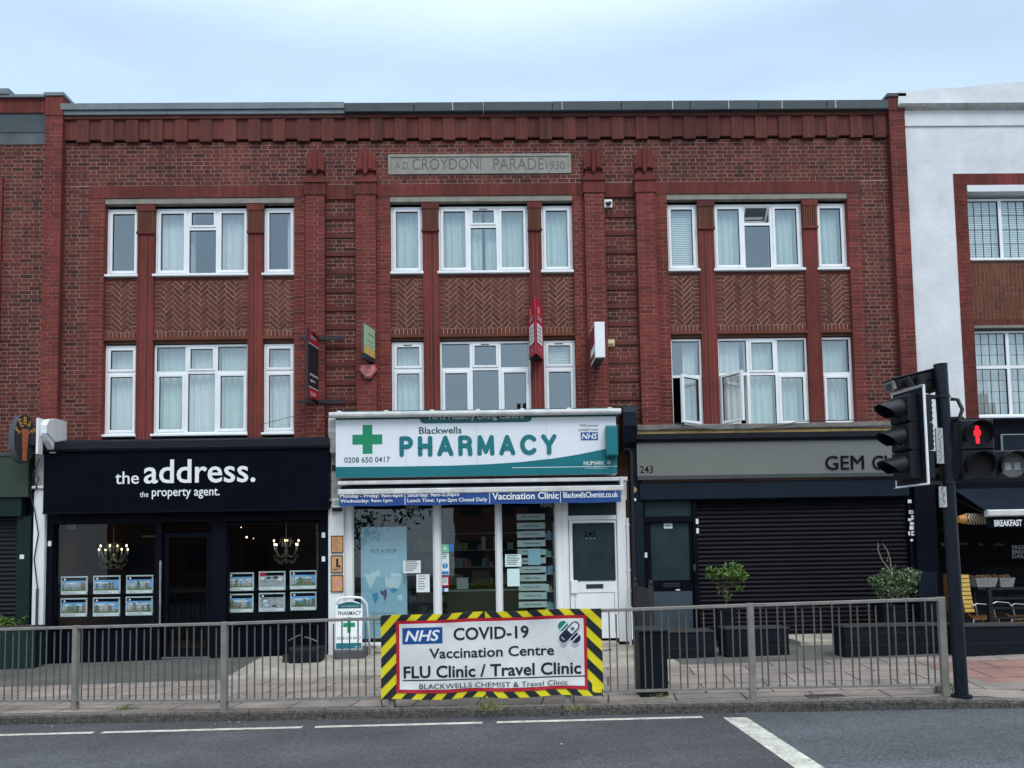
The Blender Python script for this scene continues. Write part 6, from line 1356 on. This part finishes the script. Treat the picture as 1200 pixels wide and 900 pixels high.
def leaves(mb, c, r, n, size, mt, sq=(1, 1, 1), up=.3):
    for k in range(n):
        while True:
            d = Vector((random.uniform(-1, 1), random.uniform(-1, 1), random.uniform(-1, 1)))
            if d.length < 1: break
        p = Vector(c)+Vector((d.x*r*sq[0], d.y*r*sq[1], d.z*r*sq[2])); s_ = size*random.uniform(.6, 1.25)
        ax = Vector((random.gauss(0, 1), random.gauss(0, 1), random.gauss(up, .8))).normalized(); sd = ax.cross(Vector((random.gauss(0, 1), random.gauss(0, 1), random.gauss(0, 1)))).normalized(); nn = ax.cross(sd)
        b_ = p-ax*s_; mb.add([b_, p+sd*s_*.42+nn*s_*.08, p+ax*s_, p-sd*s_*.42+nn*s_*.08], [(0, 1, 2, 3)], mt)
def trough(name, label, l, t, r, b, mt='planter_black', depth=.4, Y=None):
    g = G2((l+r)/2, b) if Y is None else Vector((0, Y, 0)); a, b_, z0, z1 = RC(l, t, r, b, g.y); tt = thing(name, label, 'planter', ((a+b_)/2, g.y, z0)); zg_ = ground((a+b_)/2, g.y)-.03
    o = MB(); o.cbox(a, b_, g.y, g.y+depth, zg_, z1-.025, mt, .01); k = zg_+.18
    while k < z1-.1: o.box(a+.004, b_-.004, g.y-.003, g.y+.002, k, k+.006, 'rubber'); k += .17
    o.build('box', tt); o = MB(); o.cbox(a-.012, b_+.012, g.y-.012, g.y+depth+.012, z1-.024, z1, 'planter_grey', .006); o.box(a+.04, b_-.04, g.y+.04, g.y+depth-.04, z1, z1+.004, 'soil'); o.build('rim', tt); return tt, a, b_, g.y, z0, z1
def pot(label, l, t, r, b, Y):
    a, b_, z0, z1 = RC(l, t, r, b, Y); zg_ = ground(a, Y)-.02; tt = thing('planter', label, 'planter', ((a+b_)/2, Y, zg_)); w2 = (b_-a)/2; xc = (a+b_)/2
    o = MB(); rings = [(zg_, w2*.78), (z1-.05, w2), (z1-.05, w2+.012), (z1, w2+.012)]; vs = []; yc = Y+w2
    for z, h in rings: vs += [(xc-h, yc-h, z), (xc+h, yc-h, z), (xc+h, yc+h, z), (xc-h, yc+h, z)]
    o.add(vs, [(4*i+k, 4*i+(k+1)%4, 4*i+4+(k+1)%4, 4*i+4+k) for i in range(3) for k in range(4)], 'planter_black'); o.box(xc-w2+.02, xc+w2-.02, yc-w2+.02, yc+w2-.02, z1-.04, z1-.02, 'soil'); o.build('pot', tt); return xc, yc, z1
random.seed(21)
trough('trough_planter', 'long black trough planter in front of the shutter, left of the concrete ramp', 851, 736, 925, 769)
trough('trough_planter', 'long black trough planter in front of the shutter, right of the concrete ramp', 990, 733, 1112, 768)
trough('trough_planter', 'low black trough planter under the yellow cafe chair', 1128, 732, 1290, 766)
trough('low_wall', 'low dark wall with a pale coping under the grey door of the dark shop', 753, 740, 838, 772)  # the greyer rim paints light falling on the wall's top
xc, yc, zp = pot('tall black square pot holding the sparse bright green tree', 843, 713, 863, 770, -.95)
t = thing('potted_tree', 'small sparse bright green tree with a thin stem before the shutter', 'tree', (xc, yc, zp-.05))
def Q(px, py, dy=0): x, z = P(px, py, yc+dy); return (x, yc+dy, z)
o = MB(); o.tube([(xc, yc, zp-.06), Q(852, 700), Q(851, 690), Q(846, 680), Q(838, 671)], [.012, .011, .009, .007, .004], 'bark', 6)
for tip in ((860, 668), (868, 674), (843, 668), (833, 672), (868, 690), (836, 684), (856, 695)): o.tube([Q(851, 690), Q((851+tip[0])/2, (690+tip[1])/2-2, .05), Q(*tip, random.uniform(-.1, .1))], [.006, .005, .002], 'bark', 5)
o.build('trunk', t)
o = MB()
for px, py, r_, n_ in ((834, 670, .10, 70), (842, 672, .10, 60), (850, 673, .09, 55), (857, 668, .13, 110), (864, 670, .12, 100), (870, 674, .08, 45), (860, 678, .12, 60), (868, 689, .06, 22), (838, 680, .07, 12), (852, 697, .09, 18), (845, 690, .09, 10), (872, 678, .05, 14), (830, 675, .05, 18)): leaves(o, Q(px, py, random.uniform(-.12, .12)), r_*1.08, int(n_*1.15), .038, 'leaf_bright')
for px, py, r_, n_ in ((853, 699, .08, 18), (848, 692, .08, 10)): leaves(o, Q(px, py), r_, n_, .022, 'leaf_dry')
o.build('crown', t)
xc, yc, zp = pot('tall black square pot holding the bushy grey green bay tree', 1036, 709, 1062, 764, -1.0)
t = thing('potted_tree', 'bushy grey green bay tree with two long bare shoots before the shutter', 'tree', (xc, yc, zp-.05))
o = MB(); o.tube([(xc, yc, zp-.06), Q(1049, 700), Q(1048, 690)], [.018, .016, .010], 'bark', 6)
o.tube([Q(1048, 690), Q(1042, 668), Q(1033, 655), Q(1029, 645), Q(1029, 636)], [.011, .009, .008, .007, .005], 'shoot', 5); o.tube([Q(1048, 680), Q(1044, 665), Q(1043, 655), Q(1039, 643), Q(1034, 637)], [.009, .008, .007, .006, .005], 'shoot', 5)
for k in range(9): o.tube([Q(1048, 692), Q(1048+random.uniform(-14, 14), 680+random.uniform(-6, 6), .05), Q(1048+random.uniform(-26, 26), 678+random.uniform(-12, 16), random.uniform(-.2, .2))], [.006, .005, .002], 'bark', 5)
o.build('trunk', t); o = MB()
for px, py, r_, n_ in ((1048, 683, .26, 520), (1034, 682, .17, 170), (1062, 678, .19, 220), (1070, 671, .11, 80), (1025, 680, .10, 50), (1040, 696, .16, 110), (1066, 694, .13, 50), (1056, 698, .14, 60), (1045, 670, .14, 110), (1021, 683, .06, 18), (1074, 674, .05, 16), (1030, 695, .09, 30)): leaves(o, Q(px, py, random.uniform(-.12, .12)), r_*1.12, int(n_*1.15), .034, 'leaf_bay', (1, 1, .85))
for px, py in ((1031, 650), (1030, 640), (1041, 648), (1037, 641), (1040, 655)): leaves(o, Q(px, py), .03, 3, .020, 'leaf_dry')
o.build('crown', t)
# trellis screen between pharmacy and dark shop
t = thing('wooden_fence', 'short weathered wooden fence panel with round finials beside the grey door', 'fence', (2.25, -.6, .1))
xa, za = P(744.5, 690, -.2); xb, zb2 = P(762.5, 690, -.95); zA = P(744.5, 686, -.2)[1]; zB = P(762.5, 690, -.95)[1]; n = 9; o = MB()
M = Matrix.Identity(4)
for k in range(n):
    u0, u1 = k/n+.012, (k+1)/n-.012; pa = (xa+(xb-xa)*u0, -.2-.75*u0); pb = (xa+(xb-xa)*u1, -.2-.75*u1); zt = zA+(zB-zA)*(u0+u1)/2
    zl = ground(pa[0], pa[1])-.02; o.add([(pa[0], pa[1], zl), (pb[0], pb[1], zl), (pb[0], pb[1], zt), (pa[0], pa[1], zt), (pa[0]-.02, pa[1], zl), (pb[0]-.02, pb[1], zl), (pb[0]-.02, pb[1], zt), (pa[0]-.02, pa[1], zt)], [(3,2,1,0), (4,5,6,7), (3,7,6,2), (0,3,7,4), (1,5,6,2)], 'wood_grey')
o.build('boards', t)
for x, y, zt in ((xa, -.2, zA), (xb, -.97, zB)):
    o = MB(); o.box(x-.035, x+.035, y-.035, y+.035, ground(x, y)-.03, zt+.06, 'wood_grey'); o.ball((x, y, zt+.10), .04, 'wood_grey', 8, (1, 1, 1.2)); o.build('post', t)
# green planter at the left
t, a, b, Y, z0, z1 = trough('trough_planter', 'dark green trough planter with leafy plants at the left edge', -60, 735, 40.5, 785, 'planter_green', .45)
o = MB(); random.seed(5)
for k in range(26): leaves(o, (a+.1+(b-a-.45)*random.random(), Y+.22+random.uniform(-.1, .1), z1+.04+random.random()*.05), .10, 26, .028, 'leaf_bright')
tag(o.build('plants'), 'low bright green leafy plants filling the dark green trough', 'plant')

# ================================================================ TRAFFIC SIGNAL
bse = G(1127, 816); tpx, tpz = P(1102, 428, bse.y); top = Vector((tpx, bse.y, tpz)); ax = (top-bse)
ts = thing('traffic_signal', 'dark traffic signal pole with hooded lights, sensor and lit red man', 'traffic light', bse[:])
o = MB(); o.tube([bse-ax*.05, top], .066, 'pole_navy', 20); o.tube([bse-ax*.02, bse+ax*.004], .10, 'pole_navy', 20); o.tube([top, top+ax*.003], .07, 'pole_navy', 20); o.build('pole', ts, smooth=False)
def onpole(py): u = (816-py)/(816-428.0); return bse+ax*u
o = MB()
for py in (466, 568): c_ = onpole(py); o.tube([c_-ax*.004, c_+ax*.004], .076, 'black_metal', 16); o.box(c_.x-.24, c_.x-.06, c_.y-.02, c_.y+.02, c_.z-.02, c_.z+.02, 'black_metal')
for py in (492, 560): c_ = onpole(py); o.box(c_.x+.05, c_.x+.20, c_.y-.03, c_.y+.03, c_.z-.015, c_.z+.015, 'black_metal')
o.build('bracket', ts)
o = MB(); c_ = onpole(476); o.tube([c_+Vector((.07, -.03, .06)), c_+Vector((.13, -.05, .05)), c_+Vector((.17, -.06, -.06)), c_+Vector((.13, -.06, -.16)), c_+Vector((.16, -.05, -.28)), c_+Vector((.24, -.03, -.34))], .020, 'rubber', 8); o.build('conduit', ts, smooth=True)
for py, h_ in ((525, .38), (585, .22)):
    o = MB(); c_ = onpole(py); o.M = Matrix.Translation((c_.x-.09, c_.y-.05, c_.z)); o.box(-.045, .03, -.01, .01, -h_/2, h_/2, 'banner_grey')
    for k in range(9): z = -h_/2+h_*k/9; o.stroke([(random.uniform(-.04, 0), z), (random.uniform(-.03, .02), z+.03), (random.uniform(-.04, .02), z+.05)], .006, -.0115, 'letter_dim', .0001)
    o.M = None; o.build('sticker', ts)
# vehicle head, facing left along the road
hc = P(1066, 513, bse.y-.02); th = R_(11); n_ = Vector((-math.cos(th), -math.sin(th), 0)); u_ = Vector((math.sin(th), -math.cos(th), 0))
HM = Matrix(((u_.x, -n_.x, 0, hc[0]), (u_.y, -n_.y, 0, bse.y-.02), (0, 0, 1, hc[1]), (0, 0, 0, 1)))   # local: x along the board, -y out of the lenses
HH = (P(1066, 458, bse.y)[1]-P(1066, 571, bse.y)[1])
hd = MB(); hd.M = HM; hw = .235; hd.cbox(-hw, hw, -.0, .012, -HH/2, HH/2, 'signal_black', .003)
bw = .016
hd.box(-hw, -hw+bw, -.006, -.001, -HH/2, HH/2, 'upvc'); hd.box(hw-bw, hw, -.006, -.001, -HH/2, HH/2, 'upvc'); hd.box(-hw+bw, hw-bw, -.006, -.001, HH/2-bw, HH/2, 'upvc'); hd.box(-hw+bw, hw-bw, -.006, -.001, -HH/2, -HH/2+bw, 'upvc')
hd.box(hw+.0005, hw+.004, -.012, .012, -HH/2, HH/2, 'upvc'); hd.box(-hw, hw, -.03, .012, HH/2+.0005, HH/2+.004, 'upvc'); hd.box(-hw, hw, -.03, .012, -HH/2-.004, -HH/2-.0005, 'upvc')
hd.build('backing_board', ts)
hd = MB(); hd.M = HM; hb = .15
for k in range(3):
    zc = (1-k)*.30; hd.cbox(-hb, hb, -.12, -.007, zc-.147, zc+.147, 'signal_black', .02); hd.box(-hb+.01, hb-.01, .013, .17, zc-.145, zc+.145, 'signal_black')
    for j in range(5): hd.box(-hb+.005, hb-.005, .17, .174, zc-.12+j*.055, zc-.10+j*.055, 'black_metal')
hd.build('housing', ts)
for k in range(3):
    zc = (1-k)*.30; o = MB(); o.M = HM; o.poly([(.10*math.cos(t), zc+.10*math.sin(t)) for t in [2*math.pi*i/24 for i in range(24)]], -.123, 'lens_dark'); n = 20; vs = []; fs = []
    for i in range(n+1):
        t = R_(-35)+R_(250)*i/n; c2, s2 = math.cos(t), math.sin(t); Lv = .25*(.35+.65*max(0, min(1, (s2+.6)/1.4)))
        vs += [(.115*c2, -.12, zc+.115*s2), (.108*c2, -.12-Lv, zc+.108*s2-.07*Lv/.3), (.109*c2, -.12, zc+.109*s2), (.102*c2, -.12-Lv, zc+.102*s2-.07*Lv/.3)]
    for i in range(n): a = 4*i; fs += [(a, a+4, a+5, a+1), (a+2, a+3, a+7, a+6), (a+1, a+5, a+7, a+3)]
    o.add(vs, fs, 'signal_black'); o.build('visor', ts)
# detector on top
c_ = onpole(436); o = MB(); o.M = Matrix.Translation(c_+Vector((-.03, .15, -.035)))@Matrix.Rotation(R_(-13), 4, 'Y'); o.cbox(-.43, .08, -.10, .10, -.03, .075, 'signal_black', .015); o.cbox(-.45, .12, -.11, .11, .076, .092, 'signal_black', .004); o.prism([(.0, -.16), (.10, -.03), (-.22, -.03)], -.09, .09, 'signal_black'); o.cbox(-.47, -.43, -.085, .085, -.035, .07, 'ledge_stone', .01); o.box(-.475, -.468, -.05, .05, -.02, .045, 'lens_dark')
o.build('detector', ts); o = MB(); o.tube([c_+Vector((-.22, 0, -.03)), c_+Vector((-.22, -.01, -.22))], .05, 'signal_black', 10); o.tube([c_+Vector((-.38, 0, -.06)), c_+Vector((-.30, 0, -.18)), c_+Vector((-.2, 0, -.20))], .03, 'black_metal', 8); o.build('detector_mount', ts)
# pedestrian heads on the right
def pedhead(l, t, r, b, Y, lenses, nm):
    a, b_, z0, z1 = RC(l, t, r, b, Y); h = MB(); mid = (z0+z1)/2; tilt = Matrix.Translation(((a+b_)/2, Y, mid))@Matrix.Rotation(R_(-10), 4, 'Z'); w2, h2 = (b_-a)/2, (z1-z0)/2
    h.M = tilt; n = len(lenses)
    for k in range(n): za = h2-(k+1)*2*h2/n; h.cbox(-w2, w2, 0, .17, za+.003, za+2*h2/n-.003, 'signal_black', .012)
    part = h.build('pedestrian_head' if nm == 0 else 'side_head', ts)
    for k, ln in enumerate(lenses):
        zc = h2-(k+.5)*2*h2/n; R = min(w2, h2/n)*.80; o = MB(); o.M = tilt; o.disc(0, zc, -.003, R, ln, 28)
        if k == 0 and nm == 0:
            f = R*.95; zz = zc
            o.disc(0, zz+f*.58, -.006, f*.17, 'red_man', 14)
            o.poly([(-f*.10, zz-f*.80), (-f*.02, zz-f*.80), (f*.03, zz-f*.80), (f*.15, zz-f*.78), (f*.16, zz-f*.05), (f*.27, zz-f*.12), (f*.29, zz+f*.28), (f*.16, zz+f*.42), (-f*.16, zz+f*.42), (-f*.29, zz+f*.28), (-f*.27, zz-f*.12), (-f*.16, zz-f*.05), (-f*.14, zz-f*.6)], -.006, 'red_man')
        if nm == 1:
            for s_ in (-1, 1): o.quad(s_*R*.35-R*.22, s_*R*.35+R*.22, zc-R*.4, zc+R*.2, -.005, 'strip_grey')
        m = 20; vs = []; fs = []
        for i in range(m+1):
            t_ = R_(-30)+R_(240)*i/m; c2, s2 = math.cos(t_), math.sin(t_); Lv = .12*(.4+.6*max(0, min(1, (s2+.5)/1.3))); vs += [(R*1.1*c2, 0, zc+R*1.1*s2), (R*1.08*c2, -Lv, zc+R*1.08*s2), (R*1.04*c2, 0, zc+R*1.04*s2), (R*1.02*c2, -Lv, zc+R*1.02*s2)]
        for i in range(m): q = 4*i; fs += [(q, q+4, q+5, q+1), (q+2, q+3, q+7, q+6), (q+1, q+5, q+7, q+3)]
        o.add(vs, fs, 'signal_black'); o.build('lens', part)
pedhead(1128, 491, 1164, 563, bse.y-.12, ('lens_dark', 'lens_dark'), 0); pedhead(1167, 527, 1206, 563, bse.y-.08, ('lens_grey',), 1)
# weeds, gully, litter
def weed(px, py, r, n, mt, label, h=.08):
    g = G(px, py); o = MB()
    for k in range(n):
        a = random.uniform(0, 6.28); d = random.random()*r; b_ = Vector((g.x+d*math.cos(a)*1.6, g.y+d*math.sin(a)*.5, ground(g.x, g.y))); tip = b_+Vector((random.gauss(0, .04), random.gauss(0, .02), h*random.uniform(.4, 1.2))); s_ = Vector((.004, 0, 0)); o.add([b_-s_, b_+s_, tip+s_*.2, tip-s_*.2], [(0,1,2,3)], mt)
    leaves(o, (g.x, g.y, ground(g.x, g.y)+h*.4), r*.9, n//2, .018, mt, (1.5, .5, .5)); tag(o.build('weed'), label, 'weed', 'weeds along the kerb')
random.seed(9)
weed(147, 832, .12, 70, 'leaf_dry', 'low green tuft of weeds by the kerb near the left railing post', .05); weed(574, 832, .10, 70, 'leaf_dry', 'upright straggly weed growing at the kerb under the banner', .13); weed(675, 832, .07, 40, 'leaf_dry', 'small weed at the kerb below the right end of the banner', .06); weed(1107, 812, .09, 60, 'leaf_bay', 'dark green weed at the foot of the railing by the signal pole', .12); weed(775, 817, .06, 30, 'leaf_dry', 'tiny weed at the foot of the dark cabinet', .05)
g = G(967, 816); o = MB(); o.box(g.x-.20, g.x+.20, g.y-.07, g.y+.07, gz(g.x)+.001, gz(g.x)+.010, 'galv_dark')
for k in range(7): x = g.x-.17+k*.055; o.box(x, x+.028, g.y-.05, g.y+.05, gz(g.x)+.0105, gz(g.x)+.0125, 'rubber')
tag(o.build('drain_cover'), 'small rectangular drain grating set in the pavement behind the kerb', 'drain')
o = MB(); random.seed(4)
for k in range(26):
    x = random.uniform(-5.5, 4.5); y = yk(x)-random.uniform(.05, .28) if k < 16 else yk(x)-random.uniform(.3, 2.0); z = gz(x)-KH+.006; s_ = random.uniform(.006, .016); a = random.uniform(0, 3); o.add([(x+s_*1.5*math.cos(a), y+s_*math.sin(a), z), (x-s_*math.sin(a), y+s_*math.cos(a), z+.003), (x-s_*1.5*math.cos(a), y-s_*math.sin(a), z), (x+s_*math.sin(a), y-s_*math.cos(a), z+.004)], [(0,1,2,3)], random.choice(['paper', 'notice_brown', 'house_print', 'leaf_dry']))
ob = o.build('litter'); ob['kind'] = 'stuff'

# ================================================================ CAFE TERRACE
Yc = -.75
def cafe_chair(label, px, py_top, py_seat, back):
    x, zt = P(px, py_top, Yc); zs = P(px, py_seat, Yc)[1]; zg_ = ground(x, Yc); t = thing('cafe_chair', label, 'chair', (x, Yc, zg_))
    o = MB(); n = 8
    if back:
        prof = [(.0, zt), (.02, zt-.15), (.06, zt-.35), (.10, zt-.48)]; h = zt-zs-.10
        for k in range(9):
            u0, u1 = k/9, (k+.8)/9; z_a, z_b = zt-h*u0, zt-h*u1; s0_, s1_ = .07*u0**1.5, .07*u1**1.5; o.add([(x+s0_, Yc-.21, z_a), (x+s1_, Yc-.21, z_b), (x+s1_+.02, Yc+.21, z_b), (x+s0_+.02, Yc+.21, z_a), (x+s0_-.17, Yc-.23, z_a), (x+s1_-.17, Yc-.23, z_b)], [(0,3,2,1), (4,5,1,0)], 'chair_yellow')
        o.box(x-.18, x+.0, Yc-.205, Yc+.21, zt-h, zt-.002, 'chair_wood'); o.build('backrest', t)
    o = MB(); o.add([(x-.05, Yc-.22, zs+.10), (x+.06, Yc-.22, zs+.005), (x+.50, Yc-.22, zs+.02), (x+.50, Yc+.22, zs+.02), (x+.06, Yc+.22, zs+.005), (x-.05, Yc+.22, zs+.10), (x-.05, Yc-.22, zs+.075), (x+.06, Yc-.22, zs-.02), (x+.50, Yc-.22, zs-.005)], [(0,1,4,5), (1,2,3,4), (0,6,7,1), (1,7,8,2)], 'chair_wood')
    for k in range(8): xx = x+.08+k*.05; o.box(xx, xx+.004, Yc-.2, Yc+.2, zs+.0195, zs+.022, 'rubber')
    o.build('seat', t)
    for sx, sy in ((.06, -.2), (.06, .2), (.46, -.2), (.46, .2)):
        o = MB(); o.tube([(x+sx, Yc+sy, zs), (x+sx+(-.08 if sx < .2 else .06), Yc+sy*1.1, zg_)], .013, 'chrome', 8); o.build('leg', t)
    for sy in (-.23, .23):
        o = MB(); o.tube([(x+.02, Yc+sy, zs+.22), (x+.10, Yc+sy, zs+.25), (x+.30, Yc+sy, zs+.23), (x+.37, Yc+sy, zs+.16), (x+.40, Yc+sy, zs)], .012, 'chrome', 8); o.build('armrest', t)
cafe_chair('cafe chair with bright yellow slatted back and chrome legs right of the signal pole', 1126, 673, 724, True)
cafe_chair('cafe chair with brown slatted seat behind the black terrace rail', 1170, 676, 724, False)
t = thing('cafe_table', 'dark cafe counter table carrying two foil trays', 'table', P(1165, 690, -.25)[0:1]+(-.25, .2)); zt = P(1165, 688.5, -.35)[1]; a, b = P(1140, 688, -.35)[0], P(1215, 688, -.35)[0]
o = MB(); o.cbox(a, b, -.5, -.1, zt-.03, zt, 'black_metal', .006); o.build('table_top', t)
for x in (a+.05, b-.05): o = MB(); o.box(x-.02, x+.02, -.32, -.28, .12, zt-.03, 'black_metal'); o.build('leg', t)
for l, r, lb in ((1143, 1169, 'larger foil tray heaped with food on the cafe counter'), (1171, 1189, 'smaller foil tray heaped with food on the cafe counter')):
    a, b, z0, z1 = RC(l, 677, r, 688, -.4); t = thing('foil_tray', lb, 'tray', ((a+b)/2, -.3, z0), 'foil trays on the cafe counter'); o = MB(); h = .05
    vs = []; n = 24
    for z, g_ in ((z0, .80), (z1, 1.0)):
        for k in range(n):
            an = 2*math.pi*k/n; cx_, cy_ = math.cos(an), math.sin(an); m_2 = max(abs(cx_), abs(cy_)); q = g_*(1+(.02 if k % 2 else -.02)); vs.append(((a+b)/2+cx_/m_2*(b-a)/2*q, -.30+cy_/m_2*.12*q, z))
    o.add(vs, [(k, (k+1)%n, n+(k+1)%n, n+k) for k in range(n)]+[tuple(range(n-1, -1, -1))], 'foil'); o.build('tray', t)
    o = MB()
    for k in range(34): o.ball((random.uniform(a+.03, b-.03), -.30+random.uniform(-.09, .09), z1-.005+random.uniform(0, .035)), random.uniform(.018, .032), random.choice(['food', 'food', 'kebab_meat', 'leaf_dry', 'chair_wood']), 6)
    o.build('food', t)
t = thing('terrace_rail', 'black metal terrace rail with horizontal bars at the right edge', 'railing', P(1162, 760, -1.6)[0:1]+(-1.6, .15)); Y = -1.6
o = MB(); a, _, z0, z1 = RC(1158.5, 688, 1163, 763, Y); o.box(a, a+.06, Y-.03, Y+.03, ground(a, Y)-.02, z1, 'black_metal'); o.build('post', t); o = MB(); o.box(12.3, 12.36, Y-.03, Y+.03, .1, z1, 'black_metal'); o.build('post', t)
for k in range(7): z = z0+.06+(z1-z0-.09)*k/6; o = MB(); o.box(a+.061, 12.3, Y-.012, Y+.012, z-.016, z+.016, 'black_metal'); o.build('bar', t)
o = MB(); xa, za = P(1123, 608.5, -.5); xb = P(1160, 608.5, -.5)[0]; n = 14; o.tube([(xa, -.5, za), (xa+.05, -.5, za), (xa+.11, -.5, za)], [.055, .07, .085], 'lamp_amber', n)
vs = []; fs = []; m_3 = 18
for i in range(m_3+1):
    for k in range(n): an = 2*math.pi*k/n; vs.append((xa+.11+(xb-xa-.11)*i/m_3, -.5+.10*math.cos(an), za+.10*math.sin(an)))
for i in range(m_3):
    for k in range(n): fs.append((i*n+k, i*n+(k+1)%n, (i+1)*n+(k+1)%n, (i+1)*n+k))
o.add(vs, [q for j, q in enumerate(fs) if (j//n+j) % 2 == 0], 'lamp_cream'); o.add([(v[0], -.5+(v[1]+.5)*.93, za+(v[2]-za)*.93) for v in vs], fs, 'soil'); tag(o.build('hanging_lamp'), 'horizontal dotted lamp with amber end hanging under the cafe awning', 'lamp')

# ================================================================ ACROSS THE ROAD (mirrored in the glass)
random.seed(2)
for i, (x0, x1, h, lb) in enumerate(((-22, -12, 6.0, 'dark brick terraced house across the road mirrored in the estate agent glass'), (-2.5, 3.2, 6.2, 'brick terraced house with tall chimney across the road mirrored in the pharmacy glass'), (6.5, 17, 6.0, 'brick terraced house across the road mirrored in the dark shop door'), (17.5, 36, 6.4, 'wide brick terraced house across the road mirrored in the cafe window'))):
    t = thing('terraced_house', lb, 'house', ((x0+x1)/2, -30, 0)); o = MB(); o.box(x0, x1, -36, -29, 0, h, 'house_brick'); o.build('wall', t)
    o = MB(); o.extr([(-28.6, h), (-32.5, h+2.4), (-36.4, h)], x0-.2, x1+.2, 'roof_tile'); o.build('roof', t); o = MB(); xx = x0+ (x1-x0)*.72; o.box(xx-.45, xx+.45, -32.9, -32.1, h+.8, h+4.0, 'house_brick')
    for k in (-1, 1): o.tube([(xx+k*.2, -32.5, h+4.0), (xx+k*.2, -32.5, h+4.7)], .13, 'roof_tile', 8)
    o.build('chimney', t)
    for k in range(3):
        for z in (1.0, 3.8): o = MB(); wx = x0+(x1-x0)*(k+.5)/3; o.box(wx-.6, wx+.6, -29.0, -28.95, z, z+1.3, 'planter_grey'); o.build('window', t)
for x, r, h, lb in ((-8, 2.6, 3.6, 'round dark tree across the road mirrored in the left pharmacy pane'), (4.8, 1.5, 2.6, 'small dark tree across the road mirrored beside the pharmacy door')):
    t = thing('street_tree', lb, 'tree', (x, -25, 0)); o = MB(); o.tube([(x, -25, 0), (x+.1, -25, h*.7), (x, -25, h)], [.16, .12, .05], 'bark', 8); o.build('trunk', t); o = MB()
    for k in range(24): d = Vector((random.gauss(0, .5), random.gauss(0, .5), random.gauss(0, .45))); leaves(o, (x+d.x*r, -25+d.y*r, h+d.z*r), r*.33, 40, .16, 'leaf_far')
    o.build('crown', t)
